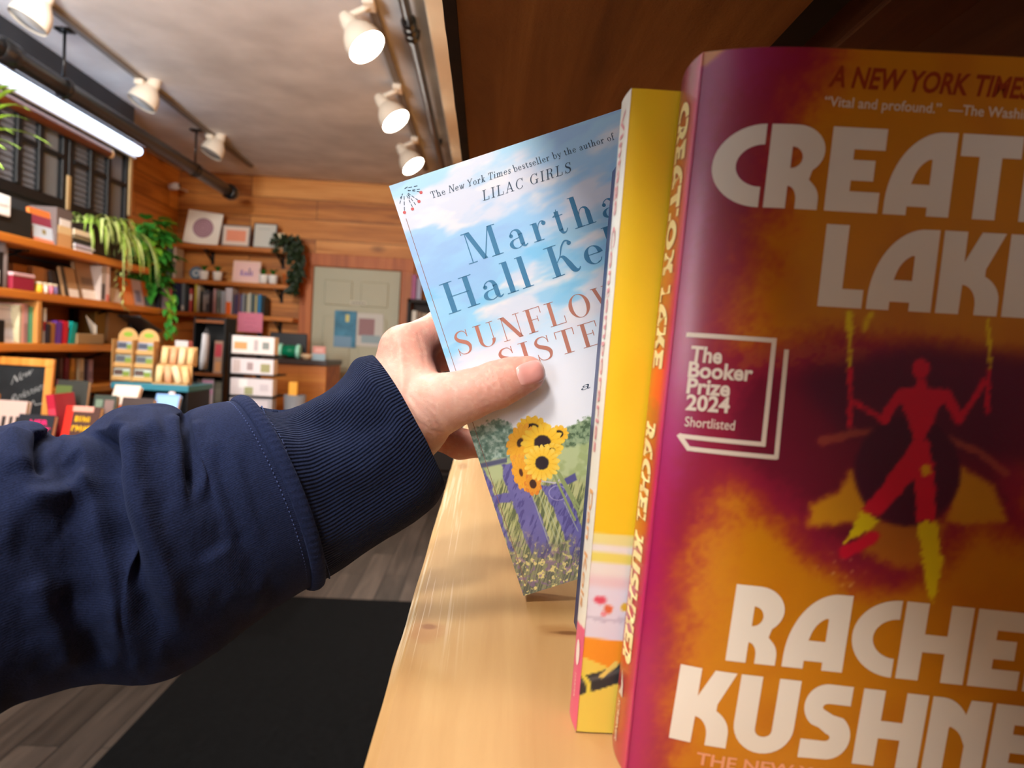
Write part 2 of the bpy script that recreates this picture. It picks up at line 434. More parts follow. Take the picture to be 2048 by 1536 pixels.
t = thing('ceiling_pipe', 'thin black pipe on the ceiling beside the lit row of lamps', 'pipe', (-0.44, 3.0, 2.80))
MB().tube([(0, -5.0, 0), (0, 3.98, 0)], 0.024, 14).build('pipe_run', M_blackpipe, t, True)
mb = MB()
yc = float(P(822, 42, 1)[0]); yc = -0.44 / yc - 3.0
for dy in (-0.07, 0.0, 0.07): mb.lathe([(0.024, -0.025), (0.036, -0.018), (0.036, 0.018), (0.024, 0.025)], 14, Matrix.Translation((0, yc + dy, 0)) @ Matrix.Rotation(math.radians(90), 4, 'X'), cap=False)
mb.build('coupling', M_blackpipe, t, True)
for dy in (-3.0, -1.2, 0.6, 2.4): MB().box(-0.03, 0.03, dy - 0.01, dy + 0.01, 0.02, 0.06).build('clip', M_blackpipe, t)

M_track = mat('track_rail_grey', (120, 112, 104), 0.5)
M_lampbody = mat('lamp_body_cream', (226, 214, 196), 0.45)
M_lens_on = mat('lamp_lens_lit', (255, 255, 255), 0.3, emit=(255, 252, 246), estr=25.0)
M_lens_off = mat('lamp_lens_dark', (150, 146, 140), 0.3)
for nm, X, y0, y1, lab in (('track_rail', -0.607, -2.6, 6.3, 'ceiling track that carries the lit spotlights'), ('track_rail', -2.21, -1.0, 6.6, 'thin ceiling track that carries the unlit cream spotlights')):
    o = MB().box(-0.018, 0.018, y0, y1, 2.835, 2.86).build(nm, M_track); o.location = (X, 0, 0); tag(o, lab, 'track')


def lamp_shape(R):
    """bell lamp: axis along local -z, lens at z=0"""
    return [(R * 0.98, 0.0), (R, 0.012), (R * 0.96, 0.05), (R * 0.80, 0.085), (R * 0.55, 0.115), (R * 0.42, 0.13), (R * 0.40, 0.16)]


def make_lamp(lit, X, Y, aim, label, group, zc=2.63):
    t = thing('track_light', label, 'lamp', (X, Y, zc), (0, 0, 0), group)
    d = Vector(aim).normalized(); q = d.to_track_quat('-Z', 'Y').to_matrix().to_4x4()
    R = 0.088
    MB().lathe(lamp_shape(R), 24, q, cap=False).build('shade', M_lampbody, t, True)
    MB().lathe([(0.001, -0.006), (R * 0.6, -0.004), (R * 0.96, 0.008)], 24, q, cap=False).build('lens', M_lens_on if lit else M_lens_off, t, True)
    top = q @ Vector((0, 0, 0.15))
    MB().lathe([(0.036, 0.09), (0.040, 0.10), (0.040, 0.15), (0.03, 0.19), (0.024, 0.205)], 16, q).build('socket', M_lampbody, t, True)
    tp = q @ Vector((0, 0, 0.19))
    mb = MB(); mb.tube([tp, (tp.x * 0.3, tp.y * 0.3, 2.80 - zc), (0, 0, 2.815 - zc)], 0.014, 10); mb.box(-0.025, 0.025, -0.05, 0.05, 2.805 - zc, 2.836 - zc, 0.003)
    mb.build('stem', M_lampbody, t, True)
    return t


far = ['nearest of the three lit ceiling spotlights, upper middle', 'middle one of the three lit ceiling spotlights', 'farthest of the three lit ceiling spotlights, just above the pale blue book']
for i, Y in enumerate(LIT_Y):
    aim = (0.60, -0.22, -0.77) if i < 3 else ((0.62, -0.2, -0.85) if Y > 0 else (0.6, 0.33 - Y, -1.42))
    if i < 3: make_lamp(True, -0.607, Y, aim, far[2 - i], 'lit track spotlights')
    l = bpy.data.lights.new('track_or_fill_spot', 'SPOT'); l.energy = SPOT_POWER * (1.6 if Y > 3 else 1.0 if Y < 0 else 0.45); l.color = SPOT_COLOR; l.spot_size = math.radians(118); l.spot_blend = 0.9; l.shadow_soft_size = 0.16
    o = bpy.data.objects.new('track_or_fill_spot', l); COL.objects.link(o); d = Vector(aim).normalized()
    o.location = Vector((-0.607, Y, 2.63)) + d * 0.03; o.rotation_euler = d.to_track_quat('-Z', 'Y').to_euler()
    if i >= 3:
        make_lamp(True, -0.607, Y, aim, 'lit spotlight on the right ceiling track, above the frame', 'lit track spotlights')
for Y, lab in ((3.45, 'nearest unlit cream spotlight, cut by the top left corner'), (4.54, 'unlit cream spotlight in the middle of the left track'), (5.65, 'farthest unlit cream spotlight, above the end of the thick pipe')):
    make_lamp(False, -2.205, Y, (-0.35, -0.25, -0.9), lab, 'unlit track spotlights', 2.70)
# unseen spots without fixtures, added to brighten the wall shelves and the room
for Y, e in ((2.4, 100), (1.3, 95), (0.2, 80)):
    l = bpy.data.lights.new('track_or_fill_spot', 'SPOT'); l.energy = e; l.color = SPOT_COLOR; l.spot_size = math.radians(130); l.spot_blend = 0.9; l.shadow_soft_size = 0.085
    o = bpy.data.objects.new('track_or_fill_spot', l); COL.objects.link(o); d = Vector((-0.25, 0.75, -0.7)).normalized(); o.location = (-1.75, Y, 2.66); o.rotation_euler = d.to_track_quat('-Z', 'Y').to_euler()

t = thing('added_floor_lamp', 'tall black uplighter lamp added out of frame to go with the ceiling fill light', 'lamp', (-1.5, 0.4, 0.0))  # made-up lamp body, built around the added ceiling fill
MB().lathe([(.15, 0.0005), (.15, .015), (.03, .03)], 24).build('base', M_blackpipe, t, True); MB().tube([(0, 0, .02), (0, 0, 1.62)], .014, 12).build('pole', M_blackpipe, t, True)
MB().lathe([(.03, 1.60), (.16, 1.63), (.30, 1.70), (.375, 1.742), (.37, 1.738), (.29, 1.69), (.15, 1.62)], 28, cap=False).build('bowl', M_lampbody, t, True)
# ------------------------------------------------------------------ floor mat
mb = MB(); mb.box(-1.09, -0.035, -1.2, 3.57, 0.0, 0.009, 0.003)
o = mb.build('door_mat', mat('mat_rubber_black', (13, 14, 15), 0.95, spec=0.05, noise=0.25, nscale=60, bump=0.6, bscale=400)); tag(o, 'large charcoal floor mat on the dark wooden floor', 'mat')

# ------------------------------------------------------------------ the bookcase in front
M_lower = wood('clear_pine_board', (176, 130, 78), (198, 156, 102), (216, 180, 126), axis=1, grain=1.4, rough=0.5, knots=0.0, bump=0.12)
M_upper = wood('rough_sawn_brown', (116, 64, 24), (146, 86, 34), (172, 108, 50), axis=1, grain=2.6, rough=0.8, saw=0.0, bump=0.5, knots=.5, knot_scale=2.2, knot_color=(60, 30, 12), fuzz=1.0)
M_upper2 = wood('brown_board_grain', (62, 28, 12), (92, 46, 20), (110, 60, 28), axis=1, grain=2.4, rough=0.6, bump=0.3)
SZ = 1.30 - 0.1201      # top of the lower shelf board
UZ = 1.495               # underside of the upper one
bc = thing('bookcase', 'wooden bookcase with a pale pine shelf below and a rough brown shelf above the books', 'bookcase', (0.12, 0.4, 0.0))
b0 = Vector(bc.location)


def edge_board(x0, x1, y0, y1, z0, z1, wob, seed, ny=160):
    """board whose front edge is slightly worn and uneven"""
    ys = np.linspace(y0, y1, ny); r = np.random.default_rng(seed); w_ = (np.interp(ys, np.linspace(y0, y1, ny // 2), r.normal(0, 1, ny // 2))) * wob
    sec = lambda e: [(x0 + e + 0.004, z1), (x0 + e, z1 - 0.003), (x0 + e * 0.5, z0 + 0.003), (x0 + 0.003 + e * 0.5, z0), (x1, z0), (x1, z1)]
    mb = MB(); vs = []; n = 6
    for y, e in zip(ys, w_): vs += [(a, y, c) for a, c in sec(e)]
    fs = [(i * n + k, i * n + (k + 1) % n, (i + 1) * n + (k + 1) % n, (i + 1) * n + k) for i in range(ny - 1) for k in range(n)] + [tuple(range(n)), tuple((ny - 1) * n + k for k in range(n))[::-1]]
    return mb.add(vs, fs)


def dress_board(m, org, spots):
    """knots at given places and pale raw streaks along the front edge"""
    nt = m.node_tree; L = nt.links; b = nt.nodes['Principled BSDF']; col = b.inputs['Base Color'].links[0].from_socket; tc = node(nt, 'ShaderNodeTexCoord'); sep = node(nt, 'ShaderNodeSeparateXYZ'); L.new(tc.outputs['Object'], sep.inputs[0])
    n0 = node(nt, 'ShaderNodeTexNoise', Scale=90.0, Detail=4.0); L.new(tc.outputs['Object'], n0.inputs['Vector'])
    for (x, y, rx, ry, c, k) in spots:
        mp = node(nt, 'ShaderNodeMapping'); mp.vector_type = 'TEXTURE'; mp.inputs['Location'].default_value = (x - org[0], y - org[1], SZ - org[2]); mp.inputs['Scale'].default_value = (rx, ry, 1); L.new(tc.outputs['Object'], mp.inputs[0]); ln = node(nt, 'ShaderNodeVectorMath', operation='LENGTH'); L.new(mp.outputs[0], ln.inputs[0])
        ad = node(nt, 'ShaderNodeMath', operation='MULTIPLY_ADD'); L.new(n0.outputs['Fac'], ad.inputs[0]); ad.inputs[1].default_value = .9; L.new(ln.outputs['Value'], ad.inputs[2]); mr = node(nt, 'ShaderNodeMapRange'); mr.interpolation_type = 'SMOOTHSTEP'; mr.inputs['From Min'].default_value = .75; mr.inputs['From Max'].default_value = 1.5; mr.inputs['To Min'].default_value = k; mr.inputs['To Max'].default_value = 0; L.new(ad.outputs[0], mr.inputs['Value'])
        mx = node(nt, 'ShaderNodeMix', data_type='RGBA'); mx.inputs[7].default_value = lin(c); L.new(mr.outputs[0], mx.inputs[0]); L.new(col, mx.inputs[6]); col = mx.outputs[2]
    mp = node(nt, 'ShaderNodeMapping'); mp.inputs['Scale'].default_value = (900, 9, 9); L.new(tc.outputs['Object'], mp.inputs[0]); n1 = node(nt, 'ShaderNodeTexNoise', Scale=1.0, Detail=2.0); L.new(mp.outputs[0], n1.inputs['Vector'])
    th = node(nt, 'ShaderNodeMapRange'); th.inputs['From Min'].default_value = .56; th.inputs['From Max'].default_value = .66; th.inputs['To Max'].default_value = .8; L.new(n1.outputs['Fac'], th.inputs['Value'])
    ed = node(nt, 'ShaderNodeMapRange'); ed.inputs['From Min'].default_value = -.0286 - org[0] + .004; ed.inputs['From Max'].default_value = -.0286 - org[0] + .030; ed.inputs['To Min'].default_value = 1; ed.inputs['To Max'].default_value = 0; L.new(sep.outputs[0], ed.inputs['Value'])
    ye = node(nt, 'ShaderNodeMapRange'); ye.inputs['From Min'].default_value = .25 - org[1]; ye.inputs['From Max'].default_value = .31 - org[1]; L.new(sep.outputs[1], ye.inputs['Value'])
    m1 = node(nt, 'ShaderNodeMath', operation='MULTIPLY'); L.new(th.outputs[0], m1.inputs[0]); L.new(ed.outputs[0], m1.inputs[1]); m2 = node(nt, 'ShaderNodeMath', operation='MULTIPLY'); L.new(m1.outputs[0], m2.inputs[0]); L.new(ye.outputs[0], m2.inputs[1])
    mx = node(nt, 'ShaderNodeMix', data_type='RGBA'); mx.inputs[7].default_value = lin((240, 222, 190)); L.new(m2.outputs[0], mx.inputs[0]); L.new(col, mx.inputs[6]); L.new(mx.outputs[2], b.inputs['Base Color'])


_kn = [(atZ(857, 1253, SZ), .0042, .0040, (112, 62, 34), .85), (atZ(853, 1262, SZ), .012, .016, (182, 124, 78), .5), (atZ(1128, 1262, SZ), .014, .009, (150, 96, 44), .55), (atZ(1136, 1266, SZ), .008, .003, (104, 58, 24), .8), (atZ(926, 932, SZ), .007, .03, (160, 112, 64), .6)]
dress_board(M_lower, b0, [(float(q[0]), float(q[1]), a_, c_, k_, s_) for q, a_, c_, k_, s_ in _kn])
edge_board(-0.0286, 0.245, -0.75, 1.5, SZ - 0.038, SZ, 0.00018, 3).build('shelf', M_lower, bc, off=b0)
UE = float(atZ(890, 60, UZ)[0]); UB = float(atZ(1590, 40, UZ)[0]); UC = float(atZ(1777, 0, UZ)[0])
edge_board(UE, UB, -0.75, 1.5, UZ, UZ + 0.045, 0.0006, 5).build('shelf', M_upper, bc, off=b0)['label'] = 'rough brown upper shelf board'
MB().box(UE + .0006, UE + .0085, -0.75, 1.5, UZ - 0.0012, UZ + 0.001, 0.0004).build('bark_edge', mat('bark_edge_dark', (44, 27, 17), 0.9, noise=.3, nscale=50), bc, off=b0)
MB().box(UB, UC, -0.75, 1.5, UZ + 0.02, UZ + 0.045).build('backing_strip', mat('dark_gap_wood', (34, 22, 14), 0.8), bc, off=b0)
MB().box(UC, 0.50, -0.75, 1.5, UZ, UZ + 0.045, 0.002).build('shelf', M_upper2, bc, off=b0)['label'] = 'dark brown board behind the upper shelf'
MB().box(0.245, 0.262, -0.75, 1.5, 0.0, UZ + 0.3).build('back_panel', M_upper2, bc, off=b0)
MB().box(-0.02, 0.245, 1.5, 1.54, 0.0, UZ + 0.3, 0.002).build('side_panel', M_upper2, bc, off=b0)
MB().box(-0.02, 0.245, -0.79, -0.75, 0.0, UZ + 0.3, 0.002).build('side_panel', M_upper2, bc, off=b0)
MB().box(-0.0286, 0.245, -0.75, 1.5, SZ - 0.44, SZ - 0.40, 0.002).build('shelf', M_lower, bc, off=b0)
MB().box(-0.0286, 0.245, -0.75, 1.5, 0.06, 0.10, 0.002).build('shelf', M_lower, bc, off=b0)
# ================================================================== lettering
from mathutils.geometry import tessellate_polygon


def tess(loops):
    vl = [[Vector((x, y, 0)) for x, y in lp] for lp in loops]; V = [(v.x, v.y) for lp in vl for v in lp]
    return V, [tuple(t) for t in tessellate_polygon(vl)]


def eArc(cx, cy, rx, ry, a0, a1, n=14):
    return [(cx + rx * math.cos(math.radians(a0 + (a1 - a0) * i / n)), cy + ry * math.sin(math.radians(a0 + (a1 - a0) * i / n))) for i in range(n + 1)]


def fat(ch):
    """fat rounded display capitals, cap height 1: (loops per piece, advance)"""
    if ch == 'C': return [[eArc(.56, .5, .56, .5, 90, 270, 24) + eArc(.56, .5, .30, .255, 270, 90, 18)]], .56
    if ch == 'R': return [[[(0, 0), (0, 1), (.30, 1)] + eArc(.30, .70, .34, .30, 88, -50, 14) + [(.49, .355)] + eArc(.42, .12, .20, .23, 50, 0, 6) + [(.62, 0), (.36, 0)] + eArc(.25, .1, .11, .17, 5, 90, 6) + [(.25, 0)],
                           [(.26, .48), (.26, .74)] + eArc(.26, .61, .13, .13, 85, -85, 8)]], .65
    if ch == 'E': return [[[(0, 0), (0, 1), (.63, 1), (.63, .745), (.27, .745), (.27, .62), (.53, .62), (.53, .375), (.27, .375), (.27, .245), (.62, .245), (.62, 0)]]], .63
    if ch == 'A': return [[[(0, 0)] + eArc(.62, .12, .62, .88, 178, 96, 14) + [(.76, 1), (.76, 0), (.50, 0), (.50, .105), (.265, .105), (.265, 0)], [(.285, .37), (.50, .37), (.50, .67)] + eArc(.58, .33, .29, .37, 112, 165, 6)]], .76
    if ch == 'T': return [[[(.22, 0), (.22, .735), (0, .735), (0, 1), (.70, 1), (.70, .735), (.48, .735), (.48, 0)]]], .70
    if ch == 'I': return [[[(0, 0), (0, 1), (.26, 1), (.26, 0)]]], .26
    if ch == 'L': return [[[(0, 0), (0, 1), (.27, 1), (.27, .225), (.52, .225), (.52, 0)]]], .52
    if ch == 'O': return [[eArc(.5, .5, .5, .5, 0, 356, 40), eArc(.5, .5, .23, .25, 0, 350, 24)]], 1.0
    if ch == 'N': return [[[(0, 0), (0, 1), (.13, 1)] + eArc(.13, .45, .42, .55, 88, 40, 6) + [(.49, 1), (.76, 1), (.76, 0), (.49, 0), (.49, .40)] + eArc(.20, .38, .27, .26, 20, 75, 6) + [(.26, .60), (.26, 0)]]], .76
    if ch == 'K': return [[[(0, 0), (0, 1), (.27, 1), (.27, .63), (.44, 1), (.72, 1), (.53, .56)] + eArc(.36, .18, .36, .33, 62, 4, 8) + [(.72, 0), (.45, 0)] + eArc(.27, .12, .18, .24, 5, 88, 6) + [(.27, 0)]]], .72
    if ch == 'H': return [[[(0, 0), (0, 1), (.28, 1), (.28, .60), (.56, .60), (.56, 1), (.84, 1), (.84, 0), (.56, 0), (.56, .37), (.28, .37), (.28, 0)]]], .84
    if ch == 'U': return [[[(0, 1), (.28, 1), (.28, .30)] + eArc(.39, .30, .11, .09, 180, 360, 8) + [(.50, 1), (.78, 1), (.78, .36)] + eArc(.39, .36, .39, .37, 0, -180, 16)]], .78
    if ch == 'S': return [[[(.62, 1), (.62, .745), (.36, .745)] + eArc(.35, .695, .08, .05, 90, 250, 6) + [(.42, .60)] + eArc(.38, .32, .30, .31, 55, -82, 14) + [(.05, .0), (.05, .25), (.33, .25)] + eArc(.35, .30, .07, .05, -80, 80, 6) + [(.26, .42)] + eArc(.32, .70, .29, .30, 235, 92, 14)]], .70
    return [], .30


def fat_line(s, gap=0.055):
    V = []; Fc = []; x = 0
    for ch in s:
        pieces, adv = fat(ch)
        for loops in pieces:
            v, f = tess(loops); o = len(V); V += [(a + x, b) for a, b in v]; Fc += [tuple(i + o for i in t) for t in f]
        x += adv + gap
    return np.array(V), Fc


class Pen:
    """high contrast book serif: strokes with their own widths"""
    T = .155; h = .024
    def __init__(s): s.V = []; s.F = []
    def quad(s, *p): o = len(s.V); s.V += p; s.F.append(tuple(range(o, o + len(p))))
    def st(s, x, y0, y1, w=None): w = (w or s.T) / 2; s.quad((x - w, y0), (x + w, y0), (x + w, y1), (x - w, y1))
    def ha(s, x0, x1, y, h=None): h = (h or s.h) / 2; s.quad((x0, y - h), (x1, y - h), (x1, y + h), (x0, y + h))
    def sf(s, x, y, w=.34): s.ha(x - w / 2, x + w / 2, y + (s.h / 2 if y < .02 else -s.h / 2))
    def dg(s, x0, y0, x1, y1, w): s.quad((x0 - w / 2, y0), (x0 + w / 2, y0), (x1 + w / 2, y1), (x1 - w / 2, y1))
    def path(s, pts, ws, n=5):
        p = [np.array(q, float) for q in pts]; p = [2 * p[0] - p[1]] + p + [2 * p[-1] - p[-2]]; w = [ws[0]] + list(ws) + [ws[-1]]; C = []; Wd = []
        for i in range(1, len(p) - 2):
            for k in range(n):
                t = k / n; C.append(.5 * (2 * p[i] + (p[i + 1] - p[i - 1]) * t + (2 * p[i - 1] - 5 * p[i] + 4 * p[i + 1] - p[i + 2]) * t * t + (3 * p[i] - p[i - 1] - 3 * p[i + 1] + p[i + 2]) * t ** 3)); Wd.append(w[i] * (1 - t) + w[i + 1] * t)
        C.append(p[-2]); Wd.append(w[-2]); C = np.array(C); tg = np.gradient(C, axis=0); tg /= np.linalg.norm(tg, axis=1)[:, None] + 1e-9; nn = np.stack([-tg[:, 1], tg[:, 0]], 1)
        A = C + nn * (np.array(Wd) / 2)[:, None]; B = C - nn * (np.array(Wd) / 2)[:, None]; o = len(s.V)
        for a, b in zip(A, B): s.V += [tuple(a), tuple(b)]
        for i in range(len(C) - 1): s.F.append((o + 2 * i, o + 2 * i + 1, o + 2 * i + 3, o + 2 * i + 2))
    def arc(s, cx, cy, rx, ry, a0, a1, wt=None, wn=None, n=18):
        wt = wt or s.T; wn = wn or s.h; o = len(s.V)
        for i in range(n + 1):
            a = math.radians(a0 + (a1 - a0) * i / n); c, d = math.cos(a), math.sin(a); w = (wn + (wt - wn) * abs(c) ** 1.7) / 2; g = math.hypot(c, d)
            s.V += [(cx + (rx + w) * c, cy + (ry + w * .7) * d), (cx + (rx - w) * c, cy + (ry - w * .7) * d)]
        for i in range(n): s.F.append((o + 2 * i, o + 2 * i + 1, o + 2 * i + 3, o + 2 * i + 2))
    def ball(s, x, y, r=.075): s.quad(*[(x + r * math.cos(k * .5236), y + r * math.sin(k * .5236)) for k in range(12)])


def serif_glyph(p, c):
    T, h, st, ha, sf, dg, arc, ball, path = p.T, p.h, p.st, p.ha, p.sf, p.dg, p.arc, p.ball, p.path
    X = .60
    if c == 'M': st(.16, 0, 1, h * 1.3); dg(.24, 1, .58, 0.02, T); dg(.57, 0.02, .93, 1, h * 1.4); st(.98, 0, 1); sf(.16, 0, .3); sf(.98, 0, .38); ha(.04, .32, 1 - h / 2); ha(.92, 1.16, 1 - h / 2); return 1.2
    if c == 'H': st(.2, 0, 1); st(.78, 0, 1); ha(.2, .78, .52); [sf(x, y, .38) for x in (.2, .78) for y in (0, 1)]; return .98
    if c == 'K': st(.2, 0, 1); sf(.2, 0, .38); sf(.2, 1, .38); path([(.28, .44), (.42, .62), (.52, .86), (.66, 1.02), (.78, .98)], [h, h * 1.2, h * 2, h * 2, .05]); ball(.77, .92, .065); path([(.40, .58), (.50, .54), (.60, .30), (.70, .06), (.82, .02), (.88, .10)], [h, .10, T, T, .05, h]); return .92
    if c == 'S': path([(.60, .80), (.52, .94), (.38, .985), (.22, .93), (.14, .78), (.21, .64), (.37, .54), (.53, .44), (.61, .29), (.56, .1), (.40, .015), (.22, .05), (.12, .20)], [h, h, h * 1.2, .07, .12, .15, .16, .16, .14, .08, h * 1.3, h, h]); st(.61, .70, 1.0, h * 1.3); st(.11, 0, .30, h * 1.3); return .74
    if c == 'U': st(.2, .3, 1); arc(.47, .3, .27, .285, 180, 360, T * .9); st(.74, .3, 1, h * 1.3); sf(.2, 1, .36); sf(.74, 1, .28); return .92
    if c == 'N': st(.16, 0, 1, h * 1.3); dg(.2, 1, .78, 0, T * 1.15); st(.80, 0, 1, h * 1.3); sf(.16, 0, .28); ha(.04, .24, 1 - h / 2); sf(.80, 1, .28); return .94
    if c == 'F': st(.2, 0, 1); sf(.2, 0, .40); ha(.02, .70, 1 - h / 2); st(.70, .72, 1, h * 1.3); ha(.2, .52, .52); st(.53, .40, .64, h * 1.3); return .76
    if c == 'E': st(.2, 0, 1); ha(.02, .70, 1 - h / 2); st(.70, .74, 1, h * 1.3); ha(.2, .52, .52); st(.53, .40, .64, h * 1.3); ha(.02, .72, h / 2); st(.73, 0, .28, h * 1.3); return .80
    if c == 'L': st(.2, 0, 1); sf(.2, 1, .40); ha(.02, .68, h / 2); st(.69, 0, .30, h * 1.3); return .76
    if c == 'O': arc(.47, .5, .36, .485, 0, 360, T * 1.05, n=36); return .94
    if c == 'C': arc(.47, .5, .36, .485, 40, 320, T * 1.05, n=30); st(.76, .70, 1, h * 1.3); ball(.72, .22, .05); return .86
    if c == 'G': arc(.47, .5, .36, .485, 40, 330, T * 1.05, n=30); st(.76, .70, 1, h * 1.3); st(.76, .05, .42, T); sf(.76, .43, .34); return .95
    if c == 'W': dg(.12, 1, .40, 0, T); dg(.42, 0, .62, 1, h * 1.4); dg(.58, 1, .86, 0, T); dg(.88, 0, 1.10, 1, h * 1.4); [ha(x - .14, x + .14, 1 - h / 2) for x in (.12, .58, 1.1)]; return 1.22
    if c == 'A': dg(.12, 0, .42, 1, h * 1.4); dg(.42, 1, .74, 0, T); ha(.22, .62, .33); sf(.12, 0, .26); sf(.74, 0, .36); return .88
    if c == 'R': st(.2, 0, 1); sf(.2, 0, .38); ha(.02, .45, 1 - h / 2); arc(.42, .765, .22, .225, 90, -90, T); ha(.2, .44, .53); path([(.46, .53), (.58, .44), (.62, .25), (.66, .06), (.76, .02), (.82, .09)], [h, .12, T, T * .8, .04, h]); return .86
    if c == 'I': st(.2, 0, 1); sf(.2, 0, .38); sf(.2, 1, .38); return .40
    if c == 'T': st(.40, 0, 1); sf(.40, 0, .40); ha(.05, .75, 1 - h / 2); st(.05, .70, 1, h * 1.3); st(.75, .70, 1, h * 1.3); return .80
    if c == 'Y': st(.42, 0, .48); sf(.42, 0, .38); dg(.12, 1, .42, .44, T); dg(.44, .46, .74, 1, h * 1.4); ha(0, .26, 1 - h / 2); ha(.62, .86, 1 - h / 2); return .84
    if c == 'a': path([(.13, .43), (.16, .53), (.28, .60), (.40, .54), (.44, .40)], [.04, .03, h, .10, T * .9]); ball(.15, .44, .062); st(.44, .08, .44, T * .9); path([(.44, .09), (.50, .01), (.60, .06)], [T * .8, .05, h]); arc(.28, .155, .19, .155, 80, 280, T * .8); path([(.30, .31), (.40, .33), (.44, .37)], [h, h, h]); path([(.30, .005), (.40, .05), (.44, .12)], [h, h, h]); return .60
    if c == 'r': st(.16, 0, X); sf(.16, 0, .34); ha(.02, .16, X - h / 2); path([(.22, .36), (.28, .52), (.38, .60), (.46, .57)], [h, h, h * 1.3, .06]); ball(.45, .52, .07); return .54
    if c == 't': st(.18, .1, .74, T * .9); path([(.05, .60), (.15, .66), (.2, .80)], [h, h, h]); ha(.03, .36, X - h / 2); path([(.18, .14), (.22, .02), (.32, .02), (.39, .12)], [T * .9, .08, h * 1.2, h]); return .42
    if c in 'hnmb':
        x = .16
        if c in 'hb': st(x, 0, 1.02); ha(.02, x, 1.02 - h / 2)
        else: st(x, 0, X); ha(.02, x, X - h / 2)
        if c == 'b': arc(.36, .30, .22, .29, 110, -110, T); path([(.2, .42), (.26, .56), (.34, .59)], [h, h, h]); path([(.16, .05), (.26, .0), (.34, .01)], [.06, h, h]); return .64
        sf(x, 0, .34)
        for k in range(2 if c == 'm' else 1):
            path([(x + .06, .38), (x + .12, .53), (x + .23, .60), (x + .33, .55), (x + .36, .42)], [h, h, h * 1.2, .09, T]); st(x + .36, 0, .43); sf(x + .36, 0, .34); x += .36
        return x + .2
    if c == 'l': st(.16, 0, 1.02); ha(.02, .16, 1.02 - h / 2); path([(.16, .10), (.20, .02), (.30, .03), (.34, .09)], [T * .9, .08, h, h]) if False else sf(.16, 0, .34); return .34
    if c == 'i': st(.16, 0, X); ha(.02, .16, X - h / 2); sf(.16, 0, .34); ball(.16, .86, .085); return .34
    if c == 'e': arc(.30, .30, .21, .29, 5, 300, T * .95, n=26); ha(.12, .51, .33); path([(.38, .03), (.46, .08), (.50, .16)], [h * 1.5, h, h]); return .58
    if c == 'o': arc(.30, .30, .21, .29, 0, 360, T * .95, n=30); return .60
    if c == 'y': dg(.12, X, .34, .05, T); dg(.33, .0, .54, X, h * 1.4); ha(0, .24, X - h / 2); ha(.44, .66, X - h / 2); path([(.33, .02), (.26, -.16), (.16, -.22)], [h, h * 1.4, .06]); ball(.14, -.18, .06); return .62
    if c == 'v': dg(.12, X, .34, .0, T); dg(.35, .0, .54, X, h * 1.4); ha(0, .24, X - h / 2); ha(.44, .66, X - h / 2); return .62
    if c == 'w': dg(.10, X, .28, 0, T * .9); dg(.30, 0, .42, X, h * 1.4); dg(.40, X, .58, 0, T * .9); dg(.60, 0, .74, X, h * 1.4); [ha(x - .1, x + .1, X - h / 2) for x in (.1, .74)]; return .82
    if c == 'k': st(.16, 0, 1.02); ha(.02, .16, 1.02 - h / 2); sf(.16, 0, .34); dg(.2, .24, .46, X, h * 1.5); dg(.30, .36, .52, 0, T); sf(.52, 0, .28); ha(.36, .56, X - h / 2); return .64
    if c == 's': path([(.38, .46), (.33, .57), (.22, .60), (.12, .52), (.16, .38), (.32, .26), (.40, .15), (.34, .02), (.22, .0), (.11, .13)], [h, h, .04, .09, .11, .12, .11, .07, h * 1.3, h]); st(.385, .42, .60, h * 1.2); st(.105, 0, .17, h * 1.2); return .48
    if c == 'u': st(.16, .18, X); ha(.02, .16, X - h / 2); path([(.16, .2), (.20, .05), (.30, .0), (.42, .08), (.48, .22)], [T, .10, h * 1.3, h, h]); st(.50, 0, X); ha(.38, .5, X - h / 2); ha(.5, .62, h / 2); return .66
    if c == 'f': st(.18, 0, .82); sf(.18, 0, .36); ha(.04, .36, X - h / 2); path([(.18, .80), (.22, .98), (.34, 1.03), (.42, .96)], [T, .08, h * 1.4, .05]); ball(.40, .93, .06); return .40
    return .30


def serif_line(s, track=.10, bold=1.0, hair=1.0, italics=()):
    """italics: (start, end) index ranges drawn slanted"""
    V = []; Fc = []; x = 0; p0 = Pen()
    for i, ch in enumerate(s):
        p = Pen(); p.T = .155 * bold; p.h = .024 * hair; adv = serif_glyph(p, ch); sl = .25 if any(a <= i < b for a, b in italics) else 0; o = len(V)
        V += [(a + x + sl * b, b) for a, b in p.V]; Fc += [tuple(k + o for k in f) for f in p.F]; x += adv + track
    return np.array(V), Fc


CAPH = 1.0


def sans_line(s, bold=0.0, shear=0.0, space=1.0):
    cu = bpy.data.curves.new('lettering', 'FONT'); cu.body = s; cu.size = 1.0; cu.offset = bold; cu.shear = shear; cu.space_character = space; cu.resolution_u = 3
    o = bpy.data.objects.new('lettering', cu); COL.objects.link(o); dg = bpy.context.evaluated_depsgraph_get(); me = bpy.data.meshes.new_from_object(o.evaluated_get(dg))
    V = np.array([(v.co.x, v.co.y) for v in me.vertices]); Fc = [tuple(p.vertices) for p in me.polygons]
    bpy.data.objects.remove(o); bpy.data.curves.remove(cu); bpy.data.meshes.remove(me)
    return V / CAPH, Fc


CAPH = float(sans_line('H')[0][:, 1].max())


def lay_line(V, Fc, a, b, cap, slant=0.0):
    """put a line of letters on a cover: starts at a, ends at b (cover u,v in metres), cap height cap"""
    V = np.asarray(V, float).copy(); a = np.array(a, float); b = np.array(b, float); L = np.linalg.norm(b - a); e = (b - a) / L; n = np.array([-e[1], e[0]])
    x0, x1 = V[:, 0].min(), V[:, 0].max(); x = (V[:, 0] - x0) / (x1 - x0) * L + V[:, 1] * slant * cap
    return a[None] + e[None] * x[:, None] + n[None] * (V[:, 1] * cap)[:, None], Fc


